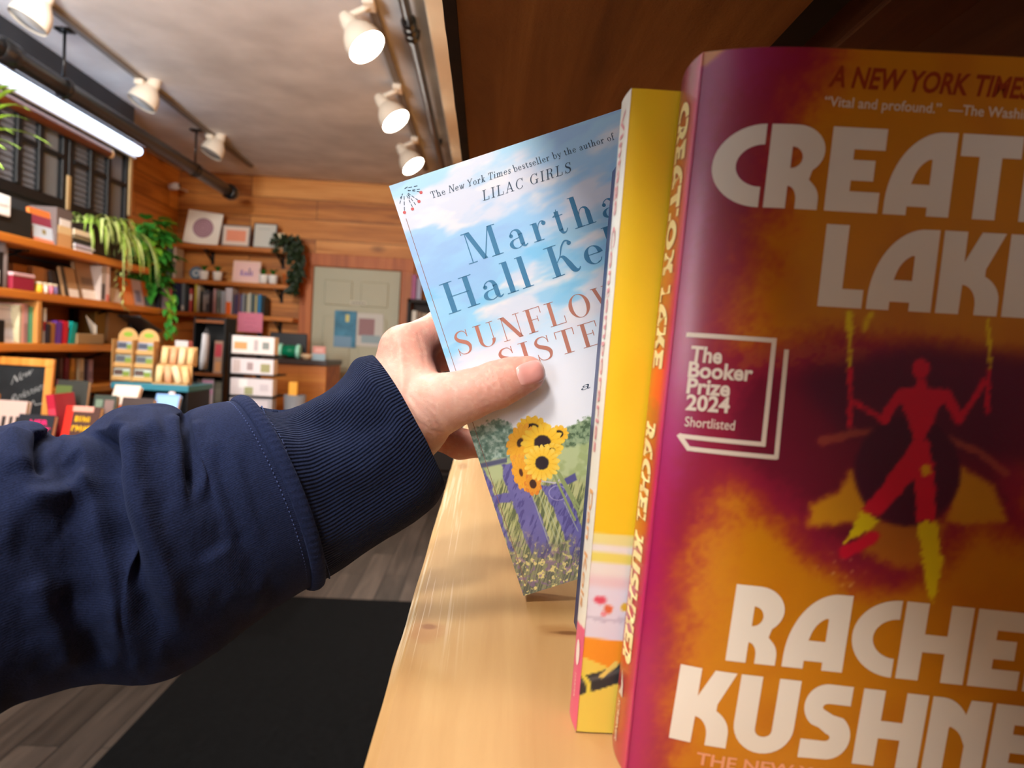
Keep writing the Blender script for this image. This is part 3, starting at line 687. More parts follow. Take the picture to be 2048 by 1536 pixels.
def emboss(name, items, surf, m, parent, off, lift=0.00012, cut=None):
    """link flat lettering laid on a cover surface; surf(u, v, lift) -> world"""
    V = []; Fc = []
    for v, f in items: o = len(V); V += [tuple(q) for q in v]; Fc += [tuple(i + o for i in t) for t in f]
    bm = bmesh.new(); vs = [bm.verts.new((a, b, 0)) for a, b in V]
    for f in Fc:
        try: bm.faces.new([vs[i] for i in f])
        except ValueError: pass
    if cut:
        for u in np.arange(*cut): bmesh.ops.bisect_plane(bm, geom=bm.verts[:] + bm.edges[:] + bm.faces[:], dist=1e-7, plane_co=(u, 0, 0), plane_no=(1, 0, 0))
    bm.verts.index_update(); W = surf(np.array([v.co.x for v in bm.verts]), np.array([v.co.y for v in bm.verts]), lift); FF = [[v.index for v in f.verts] for f in bm.faces]; bm.free()
    return raw(name, W, FF, m, parent, False, off)


# ================================================================== the near books
class Cover:
    """a flat (or bulged) cover: origin = lower spine corner, e = along the width, up = along the spine"""
    def __init__(s, org, e, up, bulge=0.0, reach=0.03):
        s.o = np.array(org, float); s.e = np.array(e, float) / np.linalg.norm(e); s.up = np.array(up, float) / np.linalg.norm(up)
        s.n = np.cross(s.e, s.up); s.n /= np.linalg.norm(s.n); s.b = bulge; s.r = reach          # n points at the reader
    def __call__(s, u, v, lift=0.0):
        u = np.asarray(u, float); v = np.asarray(v, float); q = np.clip(1 - u / s.r, 0, 1); dz = lift - s.b * q ** 2.2
        return s.o + u[..., None] * s.e + v[..., None] * s.up + dz[..., None] * s.n if np.ndim(dz) else s.o + u * s.e + v * s.up + dz * s.n
    def uv(s, px, py):
        r = ray(px, py); t = np.dot(s.o - EYE, s.n) / np.dot(r, s.n); p = EYE + r * t - s.o
        A = np.stack([s.e, s.up], 1); return np.linalg.lstsq(A, p, rcond=None)[0]


def painted(name, cov, W, H, nu, nv, paint, m, parent, off, lift=0.0):
    u, v = np.meshgrid(np.linspace(0, W, nu), np.linspace(0, H, nv), indexing='ij'); S = cov(u.ravel(), v.ravel(), lift); px, py = proj(S)
    return raw(name, S, grid_faces(nu, nv), m, parent, True, off, colors=paint(u.ravel(), v.ravel(), px, py))


M_paper = mat('book_paper_edges', (226, 214, 190), 0.85, noise=0.08, nscale=300)


def slab_between(cov, W, H, d0, d1, inset=0.0):
    """a box under a cover plane between depths d0 and d1 (metres away from the reader)"""
    mb = MB(); i = inset; vs = [cov(np.float64(u), np.float64(v), -d) + 0 for d in (d0, d1) for u, v in ((i * .2, i), (W - i, i), (W - i, H - i), (i * .2, H - i))]
    return mb.add(vs, [(0, 1, 2, 3), (7, 6, 5, 4), (0, 4, 5, 1), (1, 5, 6, 2), (2, 6, 7, 3), (3, 7, 4, 0)])


# ---- 1. the red and ochre hardback nearest the camera
W_R, H_R = 0.136, 0.2058
tilt = 2.3 * math.pi / 180; yaw = -3.6 * math.pi / 180
eR = np.array([math.cos(yaw), math.sin(yaw), 0.0]); upR = np.array([math.sin(tilt), 0.0, math.cos(tilt)])
oR = np.array([0.0466, 0.1922, SZ + 0.0004]); cR = Cover(oR, eR, upR, 0.0064, 0.030)
loc = oR + eR * W_R * .5
redbook = thing('hardback_book', 'largest book in front, magenta and ochre cover with an eye and fat cream letters', 'book', loc)
L0 = np.array(loc)


def paint_red(u, v, X, Y):
    nz = fbm(X / 40, Y / 40, 3, 6) * .6 + fbm(X / 9, Y / 9, 93, 3) * .4; n2 = fbm(X / 9, Y / 9, 8, 3); n3 = fbm(X / 120, Y / 120, 21, 3)
    img = np.ones((len(X), 3)) * np.array([204, 128, 5.0])
    img = lay(img, 0.55 * sst(.45, .75, n3), (190, 108, 4))
    # purple band beside the spine with a ragged edge
    edge = np.interp(Y, [60, 130, 210, 300, 420, 520, 600, 680, 760, 900, 1000, 1100, 1200, 1300, 1400, 1560], [1720, 1690, 1640, 1610, 1575, 1550, 1520, 1500, 1560, 1560, 1470, 1420, 1400, 1385, 1370, 1365])
    q = X - edge + (nz - .5) * 130
    img = lay(img, 1 - sst(-80, 70, q), (190, 92, 30)); img = lay(img, 1 - sst(-120, 20, q), (146, 20, 54)); img = lay(img, 1 - sst(-250, -90, q), (158, 26, 98))
    img = lay(img, .75 * (1 - sst(1300, 1400, X - (Y - 700) * -.06)), (190, 22, 112))
    # the eye
    eye = [(1440, 730), (1540, 690), (1640, 668), (1760, 676), (1880, 690), (2060, 730), (2060, 1085), (1960, 1050), (1915, 1090), (1860, 1150), (1790, 1180), (1700, 1165), (1620, 1110), (1540, 1030), (1470, 980), (1420, 930), (1400, 840)]
    d = poly_sd(X, Y, eye) + (nz - .5) * 60 + (n2 - .5) * 16
    img = lay(img, 1 - sst(-40, 44, d), (146, 18, 54)); img = lay(img, 1 - sst(-90, -30, d), (112, 8, 44))
    br = seg_dist(X, Y, [(1500, 720), (1600, 700), (1720, 715)]) + (n2 - .5) * 60; img = lay(img, .5 * (1 - sst(8, 26, br)), (176, 96, 40))
    img = lay(img, .8 * (1 - sst(0, 60, poly_sd(X, Y, [(1640, 770), (1830, 720), (2060, 740), (2060, 900), (1700, 840)]))), (82, 6, 46))
    lid = seg_dist(X, Y, [(1645, 882), (1700, 868), (1780, 862), (1880, 872), (1960, 905), (2010, 945)]); img = lay(img, .65 * (1 - sst(3, 13, lid + (nz - .5) * 14)), (186, 96, 60))
    wl = poly_sd(X, Y, [(1702, 945), (1745, 1040), (1620, 1050), (1625, 1010), (1680, 985)]); img = lay(img, 1 - sst(-6, 14, wl + (n2 - .5) * 14), (214, 150, 20))
    wr = poly_sd(X, Y, [(1922, 935), (1985, 975), (2012, 1040), (1925, 1048), (1895, 1040)]); img = lay(img, 1 - sst(-6, 12, wr + (n2 - .5) * 12), (206, 142, 16))
    lw = poly_sd(X, Y, [(1740, 1050), (1890, 1050), (1860, 1120), (1790, 1130), (1720, 1090)]); img = lay(img, .8 * (1 - sst(-4, 22, lw + (n2 - .5) * 22)), (196, 128, 20))
    img = lay(img, 1 - sst(-6, 6, np.hypot((X - 1815) / 1.0, (Y - 942) / 1.04) - 106 + (n2 - .5) * 6), (74, 6, 44))
    # the figure on a swing
    red = (214, 6, 52); yel = (236, 214, 10)
    for pts, wd in (([(1697, 630), (1700, 700), (1698, 760)], 5), ([(1976, 640), (1980, 700), (1978, 760)], 4)): img = lay(img, .85 * (1 - sst(wd * .4, wd * 1.4, seg_dist(X, Y, pts) + (n2 - .5) * 8)), yel)
    img = lay(img, .8 * (1 - sst(2, 9, np.minimum(seg_dist(X, Y, [(1700, 628), (1700, 670)]), seg_dist(X, Y, [(1740, 630), (1728, 660)])) + (n2 - .5) * 14)), yel)
    fig = np.minimum.reduce([np.hypot((X - 1842) / .8, Y - 738) - 22, poly_sd(X, Y, [(1834, 755), (1852, 755), (1856, 775), (1885, 778), (1902, 800), (1880, 810), (1866, 850), (1852, 870), (1848, 895), (1832, 895), (1822, 860), (1806, 815), (1790, 800), (1806, 776), (1832, 772)]),
                             seg_dist(X, Y, [(1802, 788), (1785, 810), (1768, 838)]) - 11, seg_dist(X, Y, [(1768, 838), (1735, 820), (1702, 800)]) - 5, seg_dist(X, Y, [(1700, 740), (1700, 850)]) - 5,
                             seg_dist(X, Y, [(1892, 790), (1906, 812), (1918, 838)]) - 12, seg_dist(X, Y, [(1918, 838), (1940, 810), (1968, 765)]) - 6, seg_dist(X, Y, [(1978, 740), (1974, 825)]) - 4,
                             poly_sd(X, Y, [(1828, 880), (1856, 880), (1868, 930), (1872, 1000), (1870, 1045), (1832, 1045), (1832, 990), (1826, 960), (1800, 990), (1756, 1034), (1722, 1022), (1760, 975), (1800, 920)]), seg_dist(X, Y, [(1745, 1075), (1720, 1090), (1690, 1106)]) - 12])
    img = lay(img, 1 - sst(-3, 3.5, fig + (n2 - .5) * 9), red)
    yl = np.minimum(poly_sd(X, Y, [(1722, 1022), (1758, 1040), (1735, 1062), (1690, 1085), (1712, 1045)]), poly_sd(X, Y, [(1836, 1042), (1870, 1042), (1880, 1090), (1886, 1120), (1876, 1170), (1868, 1205), (1856, 1190), (1850, 1150), (1842, 1100)]))
    img = lay(img, 1 - sst(-3, 3, yl + (n2 - .5) * 13), yel); img = lay(img, .8 * (1 - sst(-2, 3, np.hypot((X - 1852) / .8, Y - 940) - 13 + (n2 - .5) * 8)), yel)
    img = lay(img, .7 * sst(.66, .74, n2) * (1 - sst(20, 40, seg_dist(X, Y, [(1665, 1140), (1700, 1150)]))), (232, 170, 110))
    img = lay(img, (1 - sst(-2, 10, poly_sd(X, Y, [(1395, 90), (1455, 90), (1410, 128), (1395, 130)]))) * .9, (222, 148, 60))
    return img


M_jacket = print_mat('jacket_print_gloss', 0.36, 0.8)
# jacket: spine + hinge + front as one printed sheet
nuf, nvf = 190, 260
fcR = painted('front_cover', cR, W_R, H_R, nuf, nvf, paint_red, M_jacket, redbook, L0); fcR['label'] = 'front cover with a red figure standing in an eye'


def paint_red_spine(u, v, X, Y):
    vv = v / H_R; n = fbm(v * 300, u * 120, 5, 3); img = np.ones((len(X), 3)) * np.array([186, 74, 34.0])
    img = lay(img, 1 - sst(.0, .38, vv + (n - .5) * .2), (178, 22, 54)); img = lay(img, (1 - sst(.02, .05, np.abs(vv - .55 + (n - .5) * .05))), (236, 60, 30)); img = lay(img, sst(.9, .97, vv), (150, 30, 60))
    img = lay(img, sst(.0185, .0225, u) if False else 0 * u, (190, 20, 100)); img = lay(img, 1 - sst(.0, .0055, u), (196, 12, 92)); return img


# the spine runs away from the reader, from the front hinge back
T_R = 0.0200; eS = np.array([-0.01, 1.0, 0.0]); cRs = Cover(oR + np.array([0.0002, 0.0064, 0]), eS, upR)
cRs.n = -cRs.n if cRs.n[0] > 0 else cRs.n


def red_spine(u, v, lift=0.0):
    u = np.asarray(u, float); v = np.asarray(v, float); b = .0011 * np.sin(np.pi * np.clip(u / T_R, 0, 1)) - 0.0004
    return cRs.o + u[..., None] * cRs.e + v[..., None] * cRs.up + (lift + b)[..., None] * cRs.n


u_, v_ = np.meshgrid(np.linspace(-0.0008, T_R, 26), np.linspace(0, H_R, 200), indexing='ij'); S_ = red_spine(u_.ravel(), v_.ravel()); px_, py_ = proj(S_)
spR = raw('spine', S_, grid_faces(26, 200), M_jacket, redbook, True, L0, colors=paint_red_spine(u_.ravel(), v_.ravel(), px_, py_))
slab_between(Cover(oR, eR, upR), W_R - .002, H_R, 0.0068, T_R + .004, 0.003).build('page_block', M_paper, redbook, off=L0)
slab_between(Cover(oR, eR, upR), W_R, H_R, T_R + .0042, T_R + .0062).build('back_cover', mat('jacket_back_red', (150, 20, 60), 0.35), redbook, off=L0)
M_cream = mat('cream_ink', (236, 226, 212), 0.45)
M_cream2 = mat('cream_ink_small', (222, 206, 190), 0.45)
C = cR.uv
cut = (0.001, 0.034, 0.0016)
big = []
for s, a, b, top in (('CREATION', (1421, 408), None, None),):
    pass


def fat_to(s, a, b_px, n_vis, cap_px, slant=0.0):
    """fit so that the first n_vis letters end at b_px"""
    V, Fc = fat_line(s); Vv, _ = fat_line(s[:n_vis]); a = C(*a); b = C(*b_px); full = a + (b - a) * (V[:, 0].max() - V[:, 0].min()) / (Vv[:, 0].max() - Vv[:, 0].min())
    cap = np.linalg.norm(C(*cap_px[0]) - C(*cap_px[1])); return lay_line(V, Fc, a, full, cap)


big.append(fat_to('CREATION', (1422, 408), (2026, 443), 5, ((1530, 246), (1515, 414))))
big.append(fat_to('LAKE', (1634, 612), (1992, 633), 3, ((1654, 448), (1634, 612))))
big.append(fat_to('RACHEL', (1451, 1321), (2034, 1381), 5, ((1470, 1168), (1450, 1321))))
big.append(fat_to('KUSHNER', (1341, 1484), (1958, 1556), 5, ((1358, 1334), (1341, 1484))))
# clip what would run over the fore edge
for i, (v, f) in enumerate(big): v[:, 0] = np.minimum(v[:, 0], W_R - .003)
for q, nm in zip(big, ('title_lettering', 'title_lettering', 'author_lettering', 'author_lettering')): emboss(nm, [q], cR, M_cream, fcR, L0, cut=cut)
small = []


def sans_to(s, a, b, cap, **k): v, f = sans_line(s, **k); return lay_line(v, f, C(*a), C(*b), cap)


bk = [('The', (1386, 722), (1446, 727), .0041), ('Booker', (1382, 754), (1505, 762), .0041), ('Prize', (1379, 787), (1461, 793), .0041), ('2024', (1377, 821), (1460, 826), .0041)]
for s, a, b, c in bk: small.append(sans_to(s, a, b, c, bold=0.030))
small.append(sans_to('Shortlisted', (1375, 855), (1470, 861), .0027, bold=0.004))
small.append(sans_to('\u201cVital and profound.\u201d  \u2014The Washington Post', (1648, 212), (2165, 246), .0026, bold=0.012))
for v, f in small: v[:, 0] = np.minimum(v[:, 0], W_R - .003)
emboss('prize_words', small[:5], cR, M_cream2, fcR, L0, cut=cut); emboss('review_line', small[5:], cR, M_cream2, fcR, L0, cut=cut); small = []
# the folded-page frame around the prize words
pw = Pen()


def bar(pts, wd):
    q = [C(*p) for p in pts]; pw.path(q, [wd] * len(q), n=1)


for a, b in (((1380, 668), (1550, 681)), ((1549, 676), (1526, 893)), ((1530, 889), (1364, 875)), ((1364, 872), (1384, 903)), ((1380, 900), (1554, 915)), ((1552, 918), (1573, 699))): bar([a, b], .00125)
small.append((np.array(pw.V), pw.F))
emboss('prize_mark', small, cR, M_cream2, fcR, L0, cut=cut)
br_ = [sans_to('A NEW YORK TIMES BESTSELLER', (1656, 172), (2300, 214), .0053, bold=0.03, shear=0.2)]
br_[0][0][:, 0] = np.minimum(br_[0][0][:, 0], W_R - .003)
emboss('top_line', br_, cR, mat('brown_red_ink', (150, 52, 14), 0.5), fcR, L0)
bt = [sans_to('THE NEW YORK TIMES BESTSELLING AUTHOR', (1392, 1530), (2300, 1640), .0033, bold=0.02)]
bt[0][0][:, 0] = np.minimum(bt[0][0][:, 0], W_R - .003)
emboss('bottom_line', bt, cR, mat('peach_ink', (232, 160, 120), 0.5), fcR, L0)


# spine lettering reads downwards: its baseline faces the back of the shelf
def down_line(V, Fc, v0, v1, u_base, cap, rev=1):
    V = np.asarray(V, float); x0, x1 = V[:, 0].min(), V[:, 0].max(); q = np.empty_like(V)
    q[:, 1] = v0 + (V[:, 0] - x0) / (x1 - x0) * (v1 - v0); q[:, 0] = u_base - V[:, 1] * cap * rev; return q, Fc


sp = []
V, Fc = fat_line('CREATION LAKE'); sp.append(down_line(V, Fc, .195, .1175, .0142, .0098))
V, Fc = fat_line('RACHEL KUSHNER'); sp.append(down_line(V, Fc, .1015, .0295, .0142, .0098))
for q in sp: emboss('spine_lettering', [q], red_spine, mat('spine_cream_ink', (244, 224, 160), 0.45), spR, L0, lift=.0002)
V, Fc = sans_line('SCRIBNER', bold=.01); sp2 = [down_line(V, Fc, .0165, .0035, .0125, .0028)]
pf = Pen(); pf.quad((.013, .018), (.0105, .021), (.0115, .026), (.0085, .022), (.0080, .0185)); sp2.append((np.array(pf.V), pf.F))
emboss('publisher_mark', sp2, red_spine, M_cream2, spR, L0, lift=.0002)

# ---- 2. the yellow paperback behind it
W_Y, H_Y, T_Y = 0.134, 0.2030, 0.0128
tY = 1.3 * math.pi / 180; upY = np.array([math.sin(tY), 0, math.cos(tY)]); oY = np.array([0.0357, 0.2206, SZ + 0.0004]); eY = np.array([1.0, 0.0, 0.0]); cY = Cover(oY, eY, upY, 0.0004, 0.006)
yb = thing('paperback_book', 'yellow paperback with a cream and pink spine between the blue and the magenta books', 'book', oY + eY * W_Y * .5); LY = np.array(yb.location)


def paint_yel(u, v, X, Y):
    n = fbm(X / 20, Y / 20, 4, 3); img = np.ones((len(X), 3)) * np.array([250, 206, 40.0]); q = Y - (X - 1180) * .10
    img = lay(img, .3 * sst(.4, .7, fbm(X / 160, Y / 160, 2, 2)), (246, 190, 30))
    img = lay(img, sst(1062, 1066, q), (238, 226, 150)); img = lay(img, sst(1082, 1090, q), (240, 232, 226)); img = lay(img, sst(1098, 1106, q) * (1 - sst(1118, 1126, q)), (238, 222, 110)); img = lay(img, sst(1140, 1160, q), (236, 208, 214)); img = lay(img, sst(1162, 1180, q), (232, 226, 240))
    for cx, cy, r, c in ((1200, 1200, 14, (226, 80, 104)), (1216, 1218, 12, (232, 110, 70)), (1248, 1214, 13, (240, 190, 60)), (1290, 1206, 16, (224, 70, 90)), (1206, 1226, 7, (242, 150, 160))): img = lay(img, 1 - sst(r * .5, r * 1.1, np.hypot(X - cx, (Y - cy) * 1.3) + (n - .5) * 16), c)
    img = lay(img, .6 * (1 - sst(2, 6, np.abs(q - 1234 + (n - .5) * 20))), (196, 186, 206))
    img = lay(img, sst(1274, 1277, q), (250, 158, 44)); img = lay(img, 1 - sst(-1, 2, poly_sd(X, Y, [(1100, 1296), (1160, 1312), (1210, 1332), (1240, 1346), (1420, 1380), (1420, 1560), (1100, 1560)])), (244, 218, 92))
    pen = poly_sd(X, Y, [(1150, 1356), (1200, 1344), (1260, 1318), (1420, 1270), (1420, 1318), (1260, 1358), (1200, 1378), (1150, 1392)]); img = lay(img, 1 - sst(-1, 2, pen), (54, 56, 58)); img = lay(img, .5 * (1 - sst(1, 7, seg_dist(X, Y, [(1150, 1366), (1210, 1352), (1300, 1316)]))), (120, 122, 122))
    img = lay(img, 1 - sst(3.5, 6, seg_dist(X, Y, [(1164, 1348), (1176, 1366), (1178, 1386)])), (240, 220, 80)); img = lay(img, 1 - sst(4, 6, seg_dist(X, Y, [(1204, 1352), (1232, 1328)])), (240, 214, 110)); return img


M_yprint = print_mat('paperback_print', 0.38, 0.15)
painted('front_cover', cY, W_Y, H_Y, 220, 300, paint_yel, M_yprint, yb, LY)
cYs = Cover(oY, np.array([-0.045, 1.0, 0.0]), upY); cYs.n = -cYs.n if cYs.n[0] > 0 else cYs.n


def yel_spine(u, v, lift=0.0):
    u = np.asarray(u, float); v = np.asarray(v, float); return cYs.o + u[..., None] * cYs.e + v[..., None] * cYs.up + (lift + .0003 * np.sin(np.pi * np.clip(u / T_Y, 0, 1)))[..., None] * cYs.n


def paint_yspine(u, v, X, Y):
    img = np.ones((len(X), 3)) * np.array([238, 232, 214.0]); img = lay(img, 1 - sst(.0332, .0336, v + u * .15), (232, 84, 128)); n = fbm(v * 900, u * 900, 3, 3)
    img = lay(img, .5 * sst(T_Y - .0016, T_Y, u) * sst(.5, .6, n), (200, 190, 170)); return img


u_, v_ = np.meshgrid(np.linspace(0, T_Y, 22), np.linspace(0, H_Y, 300), indexing='ij'); S_ = yel_spine(u_.ravel(), v_.ravel()); px_, py_ = proj(S_)
spY = raw('spine', S_, grid_faces(22, 300), M_yprint, yb, True, LY, colors=paint_yspine(u_.ravel(), v_.ravel(), px_, py_))
slab_between(Cover(oY, eY, upY), W_Y - .001, H_Y, 0.0006, T_Y - .0004, 0.0006).build('page_block', M_paper, yb, off=LY)
slab_between(Cover(oY, eY, upY), W_Y, H_Y, T_Y - .0003, T_Y).build('back_cover', mat('paperback_back_yellow', (240, 200, 60), 0.4), yb, off=LY)
V, Fc = sans_line('Vintage Contemporaries', bold=.01); emboss('spine_title', [down_line(V, Fc, .198, .089, .0090, .0050)], yel_spine, mat('pink_ink', (226, 150, 150), 0.5), spY, LY, lift=.0002)
V, Fc = sans_line('Dan Kois', bold=.01); emboss('spine_author', [down_line(V, Fc, .077, .038, .0090, .0050)], yel_spine, mat('orange_ink', (232, 170, 110), 0.5), spY, LY, lift=.0002)
pf = Pen(); pf.quad(*[(.0058 + .0026 * math.cos(k * .35), .0235 + .0042 * math.sin(k * .35)) for k in range(18)]); V, Fc = sans_line('HARPER'); emboss('publisher_mark', [(np.array(pf.V), pf.F), down_line(V, Fc, .0165, .0085, .0066, .0014)], yel_spine, mat('pale_mark_ink', (244, 226, 214), 0.5), spY, LY, lift=.0002)

# ---- 3. the dark blue book behind the yellow one, only its spine edge shows
H_B, T_B, W_B = 0.2016, 0.0240, 0.134
oB = np.array([0.0466, 0.2900, SZ + 0.0003]); tB = 1.3 * math.pi / 180; upB = np.array([math.sin(tB), 0, math.cos(tB)]); cB = Cover(oB, (1, 0, 0), upB)
bb = thing('hardback_book', 'dark blue book, a thin strip of spine showing behind the cream spine', 'book', oB + np.array([.067, .012, 0])); LB = np.array(bb.location)
M_navyjacket = mat('navy_jacket', (44, 58, 104), 0.4, noise=0.15, nscale=120)
slab_between(cB, W_B, H_B, 0.0, 0.0025).build('front_cover', M_navyjacket, bb, off=LB)
slab_between(cB, W_B, H_B, T_B - .0025, T_B).build('back_cover', M_navyjacket, bb, off=LB)
slab_between(cB, .003, H_B, 0.0025, T_B - .0025).build('spine', M_navyjacket, bb, off=LB)
cc = Cover(oB + np.array([.003, 0, 0]), (1, 0, 0), upB); slab_between(cc, W_B - .006, H_B, 0.0028, T_B - .0028, .003).build('page_block', M_paper, bb, off=LB)

# ---- 4. a green-edged book behind the pulled one
oG = np.array([0.060, 0.3625, SZ + 0.0003]); cG = Cover(oG, (1, 0, 0), (0, 0, 1))
gb = thing('hardback_book', 'book with a dark green lower edge behind the pale blue book', 'book', oG + np.array([.06, .012, 0])); LG = np.array(gb.location)
M_green = mat('dark_green_cloth', (14, 74, 58), 0.5)
mb = MB(); mb.m = 0
slab_between(cG, .13, .012, 0.0, 0.0022).build('lower_band', M_green, gb, off=LG)
cG2 = Cover(oG + np.array([0, 0, .012]), (1, 0, 0), (0, 0, 1)); slab_between(cG2, .13, .186, 0.0, 0.0022).build('front_cover', mat('pale_grey_jacket', (212, 216, 214), 0.4), gb, off=LG)
slab_between(cG, .13, .198, 0.022, 0.0242).build('back_cover', M_green, gb, off=LG); slab_between(cG, .003, .198, 0.0022, 0.022).build('spine', M_green, gb, off=LG)
cc = Cover(oG + np.array([.003, 0, 0]), (1, 0, 0), (0, 0, 1)); slab_between(cc, .124, .198, 0.0024, 0.0218, .003).build('page_block', M_paper, gb, off=LG)
# ---- 5. the pale blue paperback being pulled out
TL = P(778, 372, 0.335); BL = P(1047, 1192, 0.335); upS = TL - BL; H_S = float(np.linalg.norm(upS)); upS /= H_S
W_S, T_S = 0.133, 0.0215
eS_ = np.array([upS[2], -0.052, -upS[0]]); eS_ -= upS * np.dot(eS_, upS); cS = Cover(BL, eS_, upS)
pb = thing('paperback_book', 'pale blue sky paperback with sunflowers, tilted and held by a hand', 'book', BL + cS.e * .066 + cS.up * .1); LS = np.array(pb.location)


def flower(img, X, Y, cx, cy, R, rx, ry, rot, n, seed, petal=(250, 190, 40), tip=(255, 214, 90), core=(46, 34, 40), cr=.42):
    c, s = math.cos(math.radians(rot)), math.sin(math.radians(rot)); dx, dy = X - cx, Y - cy; a = (dx * c + dy * s) / rx; b = (-dx * s + dy * c) / ry
    r = np.hypot(a, b) / R; th = np.arctan2(b, a); k = fbm(th * 5 + 40, r * 2, seed, 2)
    e1 = .80 + .20 * np.abs(np.cos(th * n / 2 + k * 1.5)); e2 = .66 + .20 * np.abs(np.sin(th * n / 2 + k * 2))
    img = lay(img, 1 - sst(-.03, .03, r - e1), np.array(petal)); sh = np.abs(np.cos(th * n / 2 + k * 1.5)); img = lay(img, (1 - sst(-.03, .03, r - e1)) * .65 * sst(.4, .9, r) * sh, tip)
    img = lay(img, (1 - sst(-.03, .03, r - e1)) * .55 * (1 - sst(.02, .2, sh)), (206, 120, 24)); img = lay(img, (1 - sst(-.03, .03, r - e2)) * .45, (255, 206, 70))
    return lay(img, 1 - sst(-.05, .05, r - cr - .05 * (k - .5)), core)


def paint_sky(u, v, X, Y):
    # x along the cover width, y down from the head, millimetres
    x = u * 1000; y = (H_S - v) * 1000; img = np.ones((len(X), 3)) * np.array([176, 214, 240.0])
    yy = y + 0.10 * x
    cl = fbm(x / 42, y / 15 + x / 90, 12, 5); c2 = fbm(x / 16, y / 7, 31, 4)
    base = np.stack([np.interp(yy, [0, 20, 45, 75, 95, 110, 150], c) for c in ([178, 172, 160, 156, 220, 238, 242], [220, 208, 206, 214, 234, 240, 242], [238, 240, 244, 246, 250, 250, 248])], 1); img = base
    img = lay(img, .8 * sst(.46, .62, cl) * (1 - sst(92, 112, yy)), (232, 226, 236)); img = lay(img, .55 * sst(.5, .7, c2) * sst(.45, .6, cl) * (1 - sst(80, 105, yy)), (246, 238, 236))
    img = lay(img, .6 * sst(.56, .72, fbm(x / 30, y / 9, 77, 4)) * sst(40, 55, yy) * (1 - sst(80, 95, yy)), (120, 196, 238)); img = lay(img, .35 * (1 - sst(.30, .42, cl)) * (1 - sst(60, 90, yy)), (150, 176, 232))
    n = fbm(X / 7, Y / 7, 40, 3); n3 = fbm(X / 22, Y / 22, 41, 3); st = fbm(X / 2.6 + Y * .10, Y / 24, 44, 3)
    # tree line, field, far fence
    tree = poly_sd(X, Y, [(900, 880), (948, 858), (968, 850), (985, 838), (1005, 836), (1024, 848), (1040, 870), (1050, 930), (900, 930)]) + (n - .5) * 20; img = lay(img, 1 - sst(-4, 3, tree), (128, 160, 146)); img = lay(img, (1 - sst(-4, 3, tree)) * sst(.5, .7, n) * .8, (190, 214, 204)); img = lay(img, (1 - sst(-6, 1, tree)) * (1 - sst(.3, .45, n)) * .7, (84, 118, 106))
    tr2 = poly_sd(X, Y, [(1090, 876), (1130, 858), (1180, 832), (1260, 810), (1260, 900), (1100, 905)]) + (n - .5) * 16; img = lay(img, 1 - sst(-3, 3, tr2), (136, 158, 124)); img = lay(img, (1 - sst(-3, 3, tr2)) * sst(.5, .7, n) * .6, (176, 190, 150)); img = lay(img, (1 - sst(-5, 1, tr2)) * (1 - sst(.3, .45, n)) * .7, (62, 84, 60))
    fld = sst(-4, 6, Y - (908 - (X - 1050) * .18) + (n - .5) * 5); img = lay(img, fld, (190, 202, 152)); img = lay(img, fld * .5 * sst(.45, .65, n3), (150, 166, 104)); img = lay(img, fld * .8 * (1 - sst(-4, 4, np.abs(Y - 918 + (X - 960) * .08 + (n - .5) * 8) - 5)) * (X < 1012), (238, 236, 214)); img = lay(img, (1 - sst(-3, 3, np.abs(Y - 932 + (X - 960) * .22) - 5)) * (X < 1014), (92, 96, 128))
    gr = sst(-10, 14, Y - (960 + (X - 1000) * .0) + (n3 - .5) * 30); img = lay(img, gr * .85, (156, 160, 104)); img = lay(img, gr * .8 * sst(.46, .62, st), (204, 204, 150)); img = lay(img, gr * .75 * (1 - sst(.34, .46, st)), (84, 98, 74))
    # purple fence
    pur = np.array((112, 108, 172.0))
    for poly in ([(1004, 928), (1028, 926), (1046, 966), (1068, 1000), (1084, 1040), (1108, 1112), (1098, 1118), (1066, 1112), (1046, 1066), (1020, 988), (1008, 958)], [(1082, 972), (1132, 966), (1152, 1024), (1170, 1070), (1180, 1078), (1132, 1080), (1106, 1016)], [(966, 936), (980, 960), (1012, 1062), (1030, 1106), (1020, 1106), (994, 1030), (972, 966)], [(1138, 1086), (1160, 1060), (1180, 1136), (1150, 1130), (1140, 1110)], [(985, 990), (1040, 984), (1048, 1000), (992, 1008)]):
        d = poly_sd(X, Y, poly) + (n - .5) * 6; mk = 1 - sst(-2, 2, d); img = lay(img, mk, pur + 0); img = lay(img, mk * .5 * sst(.5, .7, n3), (126, 122, 186)); img = lay(img, mk * .5 * (1 - sst(.36, .48, fbm(X / 5 + Y / 14, Y / 18, 61, 3))), (66, 60, 122))
    for a in ((1062, 985, 1100, 1092), (1075, 980, 1116, 1090), (1090, 1000, 1124, 1086), (1128, 1004, 1156, 1062)): img = lay(img, .55 * (1 - sst(.6, 1.6, seg_dist(X, Y, [a[:2], a[2:]]))), (196, 206, 176))
    # small blooms near the foot
    fl = sst(1060, 1130, Y + (n3 - .5) * 60); img = lay(img, fl * .55, (96, 92, 96)); img = lay(img, fl * .85 * sst(.52, .64, st), (150, 150, 110)); img = lay(img, fl * sst(.58, .66, n), (226, 210, 140)); img = lay(img, fl * .7 * sst(.60, .68, fbm(X / 6, Y / 6, 90, 2)), (142, 112, 150))
    img = lay(img, .8 * (1 - sst(1, 2.2, seg_dist(X, Y, [(1082, 962), (1110, 966), (1122, 958), (1118, 946)]))), (206, 200, 226))
    rib = np.abs(np.hypot((X - 1116) / 1.0, (Y - 986) / .8) - 18); img = lay(img, .6 * (1 - sst(.5, 1.6, rib)), (196, 192, 220))
    img = lay(img, 1 - sst(-2, 2, poly_sd(X, Y, [(1128, 958), (1150, 946), (1154, 960), (1134, 970)])), (92, 90, 150))
